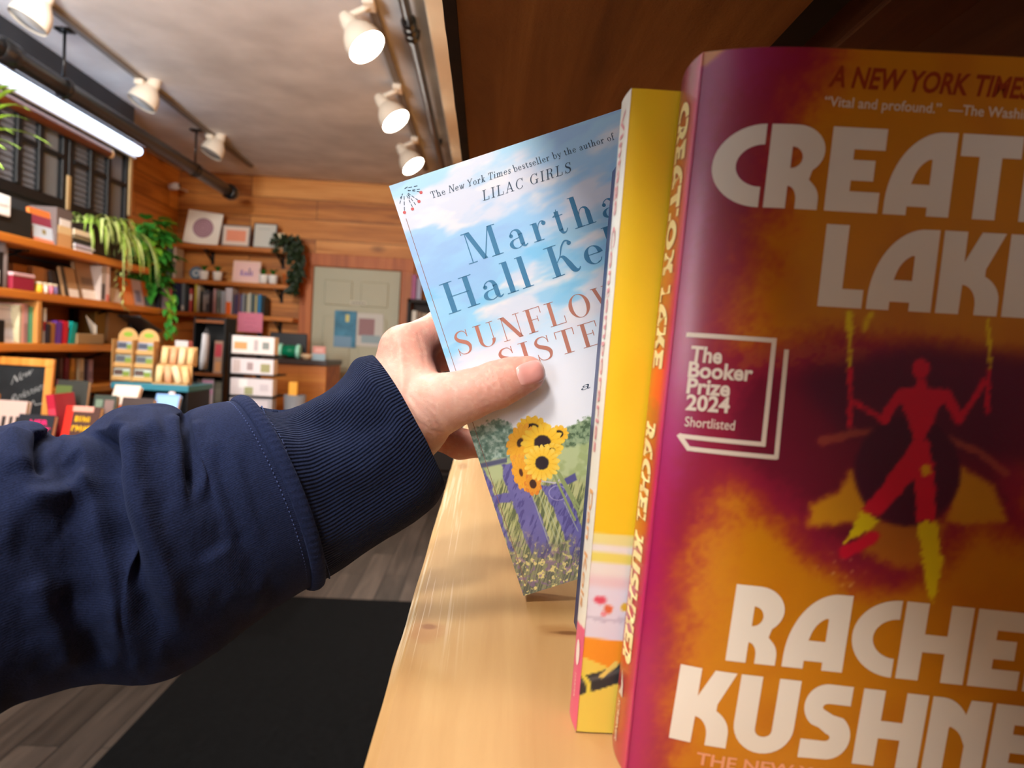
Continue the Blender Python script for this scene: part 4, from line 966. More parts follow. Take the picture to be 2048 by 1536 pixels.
    for a, b in (((1112, 940), (1160, 1030)), ((1118, 945), (1158, 1014)), ((1106, 946), (1150, 1040))): img = lay(img, 1 - sst(1.6, 3, seg_dist(X, Y, [a, b])), (150, 164, 110))
    # sunflowers
    for q in ((1066, 858, 34, 1, .8, 10, 13, 5), (1118, 868, 20, 1, .9, 0, 11, 6, (248, 176, 40)), (1040, 885, 36, .72, 1.15, 20, 13, 7, (246, 160, 40), (252, 190, 80), (70, 48, 40), .22), (1085, 885, 40, 1.1, .95, 0, 16, 8, (252, 196, 44), (255, 222, 100), (52, 40, 48), .38), (1042, 945, 26, .7, 1.5, -14, 11, 9, (244, 150, 44), (250, 184, 80), (90, 50, 40), .2), (1066, 968, 20, .9, 1.2, -10, 9, 10, (226, 116, 40), (244, 160, 70), (70, 44, 40), .38), (1104, 900, 18, 1.2, .8, 0, 9, 11, (250, 200, 60), (255, 220, 110), (96, 66, 40), .3), (1084, 926, 37, 1, 1, 0, 17, 12, (253, 202, 62), (255, 228, 120), (48, 40, 50), .36)):
        img = flower(img, X, Y, *q)
    return img


M_sprint = print_mat('sunflower_cover_print', 0.34, 0.25)
fcS = painted('front_cover', cS, W_S, H_S, 430, 640, paint_sky, M_sprint, pb, LS); fcS['label'] = 'front cover printed with sky, purple fence and sunflowers'
cSe = Cover(BL, eS_, upS)
slab_between(cSe, W_S - .001, H_S, 0.0004, T_S - .0006, 0.0004).build('page_block', M_paper, pb, off=LS)
slab_between(cSe, W_S, H_S, T_S - .0006, T_S).build('back_cover', mat('pale_blue_back', (178, 206, 226), 0.4), pb, off=LS)
mb = MB(); n_ = cSe.n; vs = [BL + cS.e * a + cS.up * c - n_ * b for c in (0, H_S) for a, b in ((0, 0), (0, T_S), (-.0007, T_S * .5))]
MB().add(vs, [(0, 2, 5, 3), (2, 1, 4, 5)]).build('spine', mat('sunflower_spine', (70, 78, 110), 0.4, noise=.3, nscale=60), pb, off=LS)
CS = cS.uv


def serif_to(s, a, b, n_vis, cap, **k):
    V, Fc = serif_line(s, **k); it = k; k2 = dict(k); Vv, _ = serif_line(s[:n_vis], **k2); a = CS(*a); b = CS(*b); full = a + (b - a) * (V[:, 0].max() - V[:, 0].min()) / (Vv[:, 0].max() - Vv[:, 0].min()); return lay_line(V, Fc, a, full, cap)


def clipw(items):
    for v, f in items: v[:, 0] = np.minimum(v[:, 0], W_S - .002)
    return items


for q in clipw([serif_to('Martha', (938, 529), (1193, 444), 5, .0142, track=.20), serif_to('Hall Kelly', (898, 629), (1212, 521), 7, .0145, track=.12)]): emboss('author_lettering', [q], cS, mat('ink_steel_blue', (70, 128, 168), 0.4), fcS, LS)
for q in clipw([serif_to('SUNFLOWER', (920, 712), (1186, 628), 6, .0112, track=.16), serif_to('SISTERS', (1008, 746), (1158, 700), 4, .0112, track=.14)]): emboss('title_lettering', [q], cS, mat('ink_copper', (186, 124, 108), 0.35), fcS, LS)
for q, nm in zip(clipw([serif_to('The New York Times bestseller by the author of', (864, 397), (1230, 279), 46, .0031, track=.11, bold=.85, hair=2.4, italics=((4, 18),)), serif_to('LILAC GIRLS', (966, 402), (1146, 343), 11, .0046, track=.20, bold=.8, hair=1.8, italics=((0, 99),)), serif_to('a novel', (1163, 781), (1181, 775), 2, .0034, track=.3, bold=.6, hair=2.5, italics=((0, 99),))]), ('top_line', 'earlier_title', 'novel_line')): emboss(nm, [q], cS, mat('ink_slate', (62, 80, 100), 0.45), fcS, LS)
fan = Pen(); dots = Pen()
for a, b, k in (((814, 376), (838, 371), 2), ((812, 380), (842, 384), 3), ((813, 384), (838, 402), 3), ((812, 388), (826, 416), 3), ((808, 388), (809, 424), 3), ((804, 390), (799, 410), 2), ((812, 382), (842, 378), 3), ((814, 386), (833, 412), 3), ((806, 386), (800, 398), 2), ((815, 386), (820, 400), 2), ((808, 378), (818, 372), 1)):
    for i in range(k):
        t0 = .12 + i / k * .9; t1 = t0 + .6 / k; q = [CS(a[0] + (b[0] - a[0]) * t, a[1] + (b[1] - a[1]) * t) for t in (t0, t1)]; fan.path(q, [.00032, .00032], n=1)
for x, y in ((838, 403), (809, 425), (825, 418), (842, 385)): c = CS(x, y); dots.ball(c[0], c[1], .00075)
emboss('corner_fan_mark', [(np.array(fan.V), fan.F)], cS, mat('ink_slate', (62, 80, 100), 0.45), fcS, LS)
emboss('corner_fan_dots', [(np.array(dots.V), dots.F)], cS, mat('ink_coral', (206, 90, 90), 0.45), fcS, LS)
rl = Pen(); a = CS(812, 437); b = CS(1060, 1175); b = np.array([a[0], 0.004]); rl.path([a, b], [.00026, .00026], n=1); emboss('margin_rule', [(np.array(rl.V), rl.F)], cS, mat('ink_rule_brown', (150, 104, 96), 0.45), fcS, LS)
# ================================================================== the person: hand, sleeve, cuff
def sd_cone(Q, a, b, ra, rb):
    """distance to a rounded, tapered capsule"""
    ba = b - a; L = np.linalg.norm(ba); t = np.clip(((Q - a) @ ba) / (L * L), 0, 1); return np.linalg.norm(Q - a - t[:, None] * ba, axis=1) - (ra + (rb - ra) * t)


def smin(a, b, k): h = np.clip(.5 + .5 * (b - a) / k, 0, 1); return b * (1 - h) + a * h - k * h * (1 - h)


def surface_nets(f, lo, hi, step):
    n = np.ceil((hi - lo) / step).astype(int) + 1; ax = [lo[i] + step * np.arange(n[i]) for i in range(3)]; G = np.stack(np.meshgrid(*ax, indexing='ij'), -1)
    D = np.concatenate([f(c) for c in np.array_split(G.reshape(-1, 3), 40)]).reshape(n); S = D < 0
    nx, ny, nz = n - 1; acc = np.zeros((nx, ny, nz, 3)); cnt = np.zeros((nx, ny, nz)); cor = [(i, j, k) for i in (0, 1) for j in (0, 1) for k in (0, 1)]
    for a in cor:
        for ax_ in range(3):
            if a[ax_]: continue
            b = list(a); b[ax_] = 1; da = D[a[0]:a[0] + nx, a[1]:a[1] + ny, a[2]:a[2] + nz]; db = D[b[0]:b[0] + nx, b[1]:b[1] + ny, b[2]:b[2] + nz]; m = (da < 0) != (db < 0); t = np.where(m, da / np.where(m, da - db, 1), 0)
            p = np.zeros((nx, ny, nz, 3)); p[..., :] = a; p[..., ax_] += t; acc += p * m[..., None]; cnt += m
    act = cnt > 0; idx = -np.ones((nx, ny, nz), int); idx[act] = np.arange(act.sum()); base = np.argwhere(act); V = lo + step * (base + acc[act] / cnt[act][:, None]); Fs = []
    for ax_ in range(3):
        u, v = [(1, 2), (2, 0), (0, 1)][ax_]; s0 = [slice(None)] * 3; s1 = [slice(None)] * 3; s0[ax_] = slice(0, -1); s1[ax_] = slice(1, None); ch = S[tuple(s0)] != S[tuple(s1)]; e = np.argwhere(ch); e = e[(e[:, u] > 0) & (e[:, v] > 0) & (e[:, u] < n[u] - 1) & (e[:, v] < n[v] - 1)]
        fl = S[e[:, 0], e[:, 1], e[:, 2]]; o = np.eye(3, dtype=int); q = [idx[tuple((e - du * o[u] - dv * o[v]).T)] for du, dv in ((0, 0), (1, 0), (1, 1), (0, 1))]; Q = np.stack(q, 1); Q[~fl] = Q[~fl][:, ::-1]; Fs.append(Q)
    return V, np.concatenate(Fs)


mm = .001
J = lambda x, y, d: P(x, y, d)
# skeleton of the left hand (pixel, pixel, depth) with radii in millimetres
W0 = J(640, 915, .331); W1 = J(796, 838, .341)
iM = J(806, 698, .351); iP = J(884, 656, .3685); iD = J(990, 676, .3705); iT = J(1056, 704, .370)
mM = J(812, 728, .372); mP = J(892, 702, .3800); mD = J(1000, 722, .3790); mT = J(1072, 752, .3775)
rM = J(826, 778, .386); rP = J(900, 800, .392); rD = J(990, 806, .386); rT = J(1066, 820, .380)
pM = J(842, 856, .376); pP = J(920, 888, .3745); pD = J(990, 890, .3715); pT = J(1040, 894, .370)
tC = J(808, 838, .338); tM = J(886, 806, .3255); tI = J(992, 770, .3235); tE = J(1054, 748, .3245)
BONES = [
    (W0, W1, 19, 20, 14), (W1, iM, 15.5, 10.4, 14), (W1, mM, 15, 10.5, 14), (W1, rM, 16, 10, 12), (W1, pM, 16, 9.5, 12),
    (J(806, 790, .352), J(826, 760, .362), 15, 12, 14),
    (iM, iP, 10.4, 9.2, 6), (iP, iD, 9.0, 8.0, 4), (iD, iT, 8.0, 6.6, 3),
    (mM, mP, 10.2, 9.4, 6), (mP, mD, 9.2, 8.2, 4), (mD, mT, 8.2, 6.8, 3),
    (rM, rP, 9.6, 8.8, 6), (rP, rD, 8.8, 8.0, 4), (rD, rT, 8.0, 6.6, 3),
    (pM, pP, 8.8, 7.4, 6), (pP, pD, 7.4, 6.8, 4), (pD, pT, 6.8, 5.8, 3),
    (W1, tC, 16, 16.5, 8), (tC, tM, 16.2, 12.4, 10), (tM, J(938, 790, .3245), 12.4, 10.6, 6), (J(938, 790, .3245), tI, 10.6, 10.2, 5), (tI, J(1024, 757, .3240), 10.2, 9.2, 4), (J(1024, 757, .3240), tE, 9.2, 8.3, 3),
    (J(826, 720, .347), J(834, 772, .338), 6.0, 8.5, 10),
]


def hand_sdf(Q):
    d = None
    for a, b, ra, rb, k in BONES:
        q = sd_cone(Q, a, b, ra * mm, rb * mm); d = q if d is None else smin(d, q, k * mm)
    return d


pts = np.array([b[0] for b in BONES] + [b[1] for b in BONES])
HV, HF = surface_nets(hand_sdf, pts.min(0) - .030, pts.max(0) + .030, 0.0011)


def normals(V, f, e=.0004):
    g = np.stack([f(V + np.eye(3)[i] * e) - f(V - np.eye(3)[i] * e) for i in range(3)], 1); return g / (np.linalg.norm(g, axis=1)[:, None] + 1e-12)


HN = normals(HV, hand_sdf); HV = HV - HN * hand_sdf(HV)[:, None]
# keep flesh out of the book: press it flat on the cover and on the back
rel = HV - BL; cu_, cv_ = rel @ cS.e, rel @ cS.up; cd_ = -(rel @ cS.n)           # cd_: depth behind the cover
inb = (cu_ > -.0005) & (cu_ < W_S) & (cv_ > 0) & (cv_ < H_S) & (cd_ > -.0003) & (cd_ < T_S + .0003)
front = cd_ < T_S * .5
push = np.where(front, -cd_ - .0003, T_S + .0003 - cd_); HV = HV + np.where(inb, -push, 0)[:, None] * cS.n
px_, py_ = proj(HV); facing = HN @ -MCAM.T @ np.array([0, 0, -1.0]) if False else -(HN * (HV - EYE)).sum(1) / np.linalg.norm(HV - EYE, axis=1)
# creases of the skin
disp = np.zeros(len(HV))
for line, wd, dp in (([(960, 752), (966, 772), (962, 792)], 2.2, .5), ([(972, 742), (980, 768), (984, 796)], 2.0, .55), ([(984, 738), (991, 764), (995, 786)], 1.8, .5), ([(950, 762), (953, 782)], 1.8, .3), ([(998, 740), (1003, 764)], 1.6, .25),
                     ([(806, 800), (832, 838), (862, 872)], 2.5, .35), ([(818, 792), (846, 826), (876, 852)], 2.5, .30), ([(830, 786), (862, 814), (892, 838)], 2.5, .22), ([(846, 812), (868, 838), (884, 868)], 2.0, .35), ([(858, 844), (872, 866), (882, 880)], 2.0, .5),
                     ([(836, 668), (846, 700), (850, 735)], 3.0, .25), ([(842, 846), (862, 862), (880, 866)], 2.0, .4)):
    disp -= dp * mm * np.exp(-(seg_dist(px_, py_, line) / wd) ** 2) * (facing > .05)
disp += .12 * mm * (fbm(px_ / 5, py_ / 5, 70, 3) - .5) * 2
# tendon and knuckle relief on the back of the hand
disp += .9 * mm * np.exp(-(seg_dist(px_, py_, [(800, 690), (806, 760), (800, 810)]) / 9) ** 2) * (facing > 0)
HV = HV + HN * disp[:, None]

M_skin = bpy.data.materials.new('skin'); M_skin.use_nodes = True; nt = M_skin.node_tree; b = nt.nodes['Principled BSDF']
b.inputs['Roughness'].default_value = .48; b.inputs['Specular IOR Level'].default_value = .35; b.inputs['Subsurface Weight'].default_value = .22; b.inputs['Subsurface Radius'].default_value = (.9, .35, .2); b.inputs['Subsurface Scale'].default_value = .004
a = nt.nodes.new('ShaderNodeVertexColor'); a.layer_name = 'print'; tc = node(nt, 'ShaderNodeTexCoord'); n1 = node(nt, 'ShaderNodeTexNoise', Scale=900.0, Detail=4.0); nt.links.new(tc.outputs['Object'], n1.inputs['Vector'])
vo = node(nt, 'ShaderNodeTexVoronoi', Scale=1100.0); vo.feature = 'DISTANCE_TO_EDGE'; nt.links.new(tc.outputs['Object'], vo.inputs['Vector']); ad = node(nt, 'ShaderNodeMath', operation='MULTIPLY_ADD'); nt.links.new(vo.outputs['Distance'], ad.inputs[0]); ad.inputs[1].default_value = .6; nt.links.new(n1.outputs['Fac'], ad.inputs[2])
bp = node(nt, 'ShaderNodeBump', Strength=.18, Distance=.0006); nt.links.new(ad.outputs[0], bp.inputs['Height']); nt.links.new(bp.outputs[0], b.inputs['Normal']); nt.links.new(a.outputs[0], b.inputs['Base Color'])
# skin colour: warm beige, redder over joints, finger ends and palm side
base = np.ones((len(HV), 3)) * np.array([216, 166, 148.0])
for p, r_, amt in ((tE, .016, .75), (tI, .013, .55), (iP, .02, .45), (iM, .012, .3), (pP, .03, .7), (mM, .024, .7), (mP, .03, .6), (rM, .03, .6)): base = lay(base, amt * np.exp(-(np.linalg.norm(HV - p, axis=1) / r_) ** 2), (220, 140, 122))
base = lay(base, .35 * sst(.45, .7, fbm(px_ / 14, py_ / 14, 55, 3)), (224, 156, 136)); base = lay(base, .25 * sst(.5, .75, fbm(px_ / 7, py_ / 7, 56, 3)), (240, 204, 184))
hand_loc = J(800, 836, .339)
person = thing('person', 'person reaching in from the left in a navy sweatshirt, hand gripping the pale blue paperback', 'person', hand_loc); L0 = np.array(hand_loc)
body_v, body_f, body_c = [HV], [HF], [base]
# thumb nail: a curved plate resting on the thumb
bvh = BVHTree.FromPolygons([Vector(v) for v in HV], [tuple(int(i) for i in f) for f in HF])
ncx, ncy, na = 1061.0, 746.0, math.radians(-18); ca, sa = math.cos(na), math.sin(na); NV = []; nu_, nv2 = 26, 22
for i in range(nu_):
    for j in range(nv2):
        s = -1 + 2 * i / (nu_ - 1); t = -1 + 2 * j / (nv2 - 1); half = 23.0 * (1 - abs(max(s, 0)) ** 4 * .30 - abs(min(s, 0)) ** 3 * .22)
        lx = s * 27.0 - (abs(t) ** 2.2) * 3.5 * (1 if s > 0 else -0.6) * abs(s); ly = t * half; X_, Y_ = ncx + lx * ca - ly * sa, ncy + lx * sa + ly * ca; r = Vector(ray(X_, Y_)).normalized(); hit, nn, _, _ = bvh.ray_cast(Vector(EYE), r)
        if hit is None:
            q = bvh.find_nearest(Vector(P(X_, Y_, .3165))); hit, nn = q[0], q[1]
        if nn.dot(r) > 0: nn = -nn
        rim = max(abs(s), abs(t)); NV.append(np.array(hit) + np.array(nn) * (.00065 * (1 - rim ** 6) + .00005 + (.0005 * max(0, s) ** 3 if abs(t) < .95 else 0)))
NV = np.array(NV); nailc = np.ones((len(NV), 3)) * np.array([232, 160, 150.0]); si = np.repeat(np.linspace(-1, 1, nu_), nv2); tj = np.tile(np.linspace(-1, 1, nv2), nu_); nailc = lay(nailc, .7 * sst(.72, .9, np.hypot(si * .92, tj * .55)) * (si > .2), (240, 214, 200)); nailc = lay(nailc, .35 * (1 - sst(-.9, -.5, si)), (242, 196, 188))
M_nail = print_mat('nail_gloss', .26, .15); raw('thumbnail', NV, grid_faces(nu_, nv2), M_nail, person, True, L0, colors=nailc)

# ---- sleeve
ST = [  # top point, bottom point, depth at the middle, depth-axis ratio
    ((0, 853), (-30, 1424), .272, .86), ((75, 851), (75, 1378), .279, .86), ((112, 878), (150, 1361), .284, .86), ((162, 875), (215, 1356), .289, .86), ((198, 846), (262, 1357), .293, .86), ((236, 822), (318, 1347), .297, .86), ((300, 812), (400, 1315), .303, .84), ((344, 817), (470, 1271), .308, .82),
    ((368, 829), (520, 1235), .311, .82), ((402, 815), (562, 1206), .314, .82), ((444, 805), (604, 1180), .318, .82), ((490, 801), (632, 1166), .322, .84)]
CU = [((496, 803), (634, 1162), .3225, .84), ((520, 811), (652, 1153), .324, .82), ((562, 818), (690, 1131), .327, .80), ((610, 806), (740, 1096), .3305, .80), ((652, 784), (790, 1066), .334, .82), ((690, 748), (838, 1037), .337, .84), ((713, 720), (870, 1008), .3395, .84), ((738, 713), (883, 984), .341, .84)]


def stations(T):
    C = []; A = []; R = []
    for t, b_, d, r in T: p, q = P(*t, d), P(*b_, d); C.append((p + q) / 2); A.append((p - q) / 2); R.append(r)
    return np.array(C), np.array(A), np.array(R)


def spline(X, n, K):
    """cubic through stations spaced by chord length K"""
    X = np.asarray(X, float); s = np.concatenate([[0], np.cumsum(np.linalg.norm(np.diff(K, axis=0), axis=1))]); m = len(X); dX = np.diff(X, axis=0); h = np.diff(s); sl = dX / h.reshape(-1, *[1] * (X.ndim - 1)); T = np.empty_like(X)
    T[0], T[-1] = sl[0], sl[-1]; w = (h[1:] / (h[1:] + h[:-1])).reshape(-1, *[1] * (X.ndim - 1)); T[1:-1] = sl[:-1] * w + sl[1:] * (1 - w)
    u = np.linspace(0, s[-1] * (1 - 1e-9), n); i = np.clip(np.searchsorted(s, u, 'right') - 1, 0, m - 2); q = ((u - s[i]) / h[i]).reshape(-1, *[1] * (X.ndim - 1)); hh = h[i].reshape(-1, *[1] * (X.ndim - 1))
    return (2 * q ** 3 - 3 * q ** 2 + 1) * X[i] + (q ** 3 - 2 * q ** 2 + q) * hh * T[i] + (-2 * q ** 3 + 3 * q ** 2) * X[i + 1] + (q ** 3 - q ** 2) * hh * T[i + 1]


C1, A1, R1 = stations(ST)
# beyond the frame the arm goes on to the elbow and back to the shoulder beside the camera
ext = [(np.array([-.30, .205, 1.185]), np.array([0.0, -.006, .066]), 1.0), (np.array([-.38, .145, 1.16]), np.array([-.03, -.02, .066]), 1.0), (np.array([-.43, .03, 1.16]), np.array([-.06, .0, .05]), 1.0), (np.array([-.43, -.10, 1.20]), np.array([-.07, .01, .035]), 1.0), (np.array([-.41, -.22, 1.25]), np.array([-.075, .0, .02]), 1.0)][::-1]
C1 = np.concatenate([[e[0] for e in ext], C1]); A1 = np.concatenate([[e[1] for e in ext], A1]); R1 = np.concatenate([[e[2] for e in ext], R1])
C2, A2, R2 = stations(CU)


def tube_grid(Cn, An, Rn, nu, nv):
    c, a, r = spline(Cn, nu, Cn), spline(An, nu, Cn), spline(Rn, nu, Cn); ax = np.gradient(c, axis=0); ax /= np.linalg.norm(ax, axis=1)[:, None]
    bdir = np.cross(ax, a); bl = np.linalg.norm(bdir, axis=1)[:, None]; bdir = bdir / bl * np.linalg.norm(a, axis=1)[:, None] * r[:, None]
    s = np.sign((bdir * (c - EYE)).sum(1)); bdir *= np.where(s > 0, -1, 1)[:, None]       # b points at the camera
    th = np.linspace(0, 2 * np.pi, nv, endpoint=False); V = c[:, None] + a[:, None] * np.cos(th)[None, :, None] + bdir[:, None] * np.sin(th)[None, :, None]
    du = np.gradient(V, axis=0); dv = (np.roll(V, -1, 1) - np.roll(V, 1, 1)); N = np.cross(du, dv); N /= np.linalg.norm(N, axis=2)[..., None]; o = ((V - c[:, None]) * N).sum(2); N *= np.sign(o)[..., None]
    return V, N, th


NU, NVv = 620, 300
V, N, th = tube_grid(C1, A1, R1, NU, NVv); SX, SY = proj(V); fc = -(N * (V - EYE)).sum(2) / np.linalg.norm(V - EYE, axis=2); fw_ = sst(-.25, .35, fc)
D = np.zeros(SX.shape)


def fold(line, wd, amp, fade=None, side=0):
    """valley (amp < 0) or ridge along a line; tapers at its ends"""
    global D
    L = np.array(line, float); d = seg_dist(SX, SY, line); seg = np.linalg.norm(np.diff(L, axis=0), axis=1); tot = seg.sum(); best = np.full(SX.shape, 1e9); tt = np.zeros(SX.shape); acc = 0
    for (a, b_), s in zip(zip(L[:-1], L[1:]), seg):
        t = np.clip(((SX - a[0]) * (b_[0] - a[0]) + (SY - a[1]) * (b_[1] - a[1])) / (s * s), 0, 1); q = np.hypot(SX - a[0] - t * (b_[0] - a[0]), SY - a[1] - t * (b_[1] - a[1])); m = q < best; best = np.where(m, q, best); tt = np.where(m, (acc + t * s) / tot, tt); acc += s
    taper = sst(0, .16, tt) * (1 - sst(.80, 1, tt)) if fade is None else sst(0, fade[0], tt) * (1 - sst(1 - fade[1], 1, tt)); D += amp * mm * taper * np.exp(-(best / wd) ** 2) * fw_


# the deep fold and its lips
fold([(212, 862), (214, 930), (224, 1000), (240, 1070), (262, 1130), (285, 1185)], 25, -8.5, (.02, .45)); fold([(230, 1010), (246, 1090), (276, 1170), (306, 1232), (336, 1310)], 36, -6.0, (.3, .35)); fold([(214, 860), (220, 905), (228, 950)], 15, -6)
fold([(188, 850), (182, 900), (188, 960), (204, 1050), (222, 1140), (240, 1240), (258, 1330)], 24, 4.6, (.1, .25)); fold([(252, 850), (258, 920), (278, 1020), (312, 1120), (350, 1220), (366, 1290)], 28, 5.0, (.1, .25))
fold([(222, 838), (262, 868), (330, 850)], 26, 3.0)
# left shoulder of the sleeve
fold([(30, 1000), (90, 996), (150, 985), (196, 950)], 22, 5.0, (.25, .2)); fold([(10, 1060), (80, 1090), (150, 1150), (196, 1240)], 50, -3, (.2, .2)); fold([(88, 862), (84, 900), (92, 960)], 16, -5.5, (.05, .35)); fold([(112, 880), (140, 900), (150, 930)], 22, 3.0)
fold([(30, 862), (34, 900), (40, 950)], 26, 3.5, (.1, .3)); fold([(120, 1180), (170, 1260), (214, 1340)], 26, -2.6); fold([(60, 1150), (110, 1260), (150, 1345)], 26, 3.0)
# between the deep fold and the cuff
fold([(366, 826), (372, 860), (380, 900), (384, 950), (382, 1010)], 10, -5.5, (.02, .35)); fold([(392, 836), (398, 890), (404, 950), (404, 1010)], 13, 3.4, (.1, .35)); fold([(346, 826), (352, 880), (356, 950), (366, 1030)], 16, 2.6, (.1, .35))
fold([(432, 880), (440, 930), (456, 985), (476, 1040), (500, 1100)], 11, -3.4, (.25, .3)); fold([(420, 850), (424, 930), (440, 1010), (470, 1090)], 13, 2.6, (.2, .3)); fold([(462, 860), (474, 930), (494, 1010), (530, 1090)], 12, 2.4, (.2, .3)); fold([(486, 880), (500, 960), (522, 1040), (560, 1120)], 8, -2.2, (.2, .3))
fold([(420, 1090), (470, 1170), (540, 1200)], 40, 3.2); fold([(470, 1060), (510, 1130), (560, 1180)], 12, -2.2)
D += (fbm(SX / 46, SY / 70, 15, 3) - .5) * 2.6 * mm * fw_ + (fbm(np.arange(NU)[:, None] / 26 + th * 0, np.abs(np.sin(th / 2))[None] * 7 + np.arange(NU)[:, None] * 0, 19, 3) - .5) * 7 * mm * (1 - fw_)
ends = sst(0, .05, (1 - np.linspace(0, 1, NU)))[:, None]; D *= ends
# bunched cloth overlapping the cuff seam
V = V + N * D[..., None]


def fabric(name, c0, c1, rib=False):
    m = bpy.data.materials.new(name); m.use_nodes = True; nt = m.node_tree; b = nt.nodes['Principled BSDF']; b.inputs['Roughness'].default_value = .92; b.inputs['Specular IOR Level'].default_value = .15; b.inputs['Sheen Weight'].default_value = .18; b.inputs['Sheen Roughness'].default_value = .5; b.inputs['Sheen Tint'].default_value = lin((110, 124, 170))
    tc = node(nt, 'ShaderNodeTexCoord'); n1 = node(nt, 'ShaderNodeTexNoise', Scale=1400.0, Detail=3.0); nt.links.new(tc.outputs['Object'], n1.inputs['Vector']); n2 = node(nt, 'ShaderNodeTexNoise', Scale=60.0, Detail=3.0); nt.links.new(tc.outputs['Object'], n2.inputs['Vector'])
    sep = node(nt, 'ShaderNodeSeparateXYZ'); nt.links.new(tc.outputs['UV'], sep.inputs[0]); mx = node(nt, 'ShaderNodeMath', operation='MULTIPLY_ADD'); nt.links.new(n1.outputs['Fac'], mx.inputs[0]); mx.inputs[1].default_value = .8
    ad = node(nt, 'ShaderNodeMath', operation='MULTIPLY'); nt.links.new(n2.outputs['Fac'], ad.inputs[0]); ad.inputs[1].default_value = .35; nt.links.new(ad.outputs[0], mx.inputs[2]); rp = ramp(nt, [(.35, c0), (.75, c1)]); nt.links.new(mx.outputs[0], rp.inputs[0]); nt.links.new(rp.outputs[0], b.inputs['Base Color'])
    bp = node(nt, 'ShaderNodeBump', Strength=.35, Distance=.0008)
    if rib:
        s = node(nt, 'ShaderNodeMath', operation='MULTIPLY'); nt.links.new(sep.outputs[1], s.inputs[0]); s.inputs[1].default_value = 2 * math.pi * 150; si = node(nt, 'ShaderNodeMath', operation='SINE'); nt.links.new(s.outputs[0], si.inputs[0]); ab = node(nt, 'ShaderNodeMath', operation='MULTIPLY_ADD'); nt.links.new(si.outputs[0], ab.inputs[0]); ab.inputs[1].default_value = .9; nt.links.new(n1.outputs['Fac'], ab.inputs[2]); nt.links.new(ab.outputs[0], bp.inputs['Height']); bp.inputs['Distance'].default_value = .0007; bp.inputs['Strength'].default_value = .8
    else:
        wv = node(nt, 'ShaderNodeMath', operation='MULTIPLY'); nt.links.new(sep.outputs[1], wv.inputs[0]); wv.inputs[1].default_value = 2 * math.pi * 330; si = node(nt, 'ShaderNodeMath', operation='SINE'); nt.links.new(wv.outputs[0], si.inputs[0]); ab = node(nt, 'ShaderNodeMath', operation='MULTIPLY_ADD'); nt.links.new(si.outputs[0], ab.inputs[0]); ab.inputs[1].default_value = .12; nt.links.new(n1.outputs['Fac'], ab.inputs[2]); nt.links.new(ab.outputs[0], bp.inputs['Height'])
    nt.links.new(bp.outputs[0], b.inputs['Normal']); return m


M_sweat = fabric('navy_sweatshirt', (20, 26, 49), (33, 42, 74)); M_cuff = fabric('navy_rib_knit', (17, 23, 44), (29, 38, 67), True)
uvg = lambda nu, nv: np.stack(np.meshgrid(np.linspace(0, 1, nu), np.linspace(0, 1, nv, endpoint=False), indexing='ij'), -1).reshape(-1, 2)
sleeve = raw('sweatshirt_sleeve', V.reshape(-1, 3), grid_faces(NU, NVv, True), M_sweat, person, True, L0, uv=uvg(NU, NVv)); sleeve['label'] = 'navy sweatshirt sleeve with deep folds'
# cuff, turned in at its opening so it has an edge
nu2, nv2 = 150, 360
V2, N2, th2 = tube_grid(C2, A2, R2, nu2, nv2); X2, Y2 = proj(V2); f2 = -(N2 * (V2 - EYE)).sum(2) / np.linalg.norm(V2 - EYE, axis=2); D2 = np.zeros(X2.shape)
for line, wd, amp in (([(540, 822), (600, 850), (680, 860), (760, 850)], 30, -2.2), ([(560, 880), (640, 930), (740, 950)], 40, 1.6), ([(580, 990), (660, 1010), (780, 980)], 36, -1.4), ([(640, 812), (690, 800), (730, 770)], 20, 1.6), ([(650, 1080), (740, 1040), (830, 990)], 30, 1.2)): D2 += amp * mm * np.exp(-(seg_dist(X2, Y2, line) / wd) ** 2) * (f2 > -.2)
D2 += (fbm(X2 / 60, Y2 / 60, 88, 2) - .5) * 1.6 * mm; uu = np.linspace(0, 1, nu2)[:, None]; D2 *= sst(0, .06, uu); D2 += .0006 * np.sin(np.linspace(0, 2 * np.pi, nv2, endpoint=False) * 150 / 1.0)[None, :] * 0
V2 = V2 + N2 * D2[..., None]
ring = V2[-1]; cen = ring.mean(0); axd = V2[-1].mean(0) - V2[-6].mean(0); axd /= np.linalg.norm(axd); extra = [ring + (cen - ring) / np.linalg.norm(cen - ring, axis=1)[:, None] * a + axd * b_ for a, b_ in ((.0006, .0011), (.0018, .0014), (.0028, .0006), (.0032, -.004), (.0040, -.014), (.0060, -.022))]
V2 = np.concatenate([V2, np.array(extra)]); cuff = raw('cuff', V2.reshape(-1, 3), grid_faces(len(V2), nv2, True), M_cuff, sleeve, True, L0, uv=uvg(len(V2), nv2)); cuff['label'] = 'ribbed cuff'
# welt of the seam between sleeve and cuff, with two rows of stitches
sm = V[-3] + N[-3] * .0006; mb = MB(); idx = list(range(0, NVv, 2)) + [0]
for nm, ring_, r_ in (('cuff_seam', sm, .0026),):
    n = NVv; cs = []; cen = ring_.mean(0); axd = (V[-1].mean(0) - V[-8].mean(0)); axd /= np.linalg.norm(axd); K = 10
    for k in range(n):
        o_ = N[-3][k]; wob = 1 + .12 * math.sin(k * 1.9)
        for q in range(K): an = 2 * math.pi * q / K; cs.append(ring_[k] + o_ * (math.sin(an) * .0017 * wob) + axd * (math.cos(an) * .0032))
    fs = [(k * K + q, ((k + 1) % n) * K + q, ((k + 1) % n) * K + (q + 1) % K, k * K + (q + 1) % K) for k in range(n) for q in range(K)]
    raw(nm, np.array(cs), fs, M_sweat, sleeve, True, L0)
M_thread = mat('navy_thread', (70, 84, 130), .7)
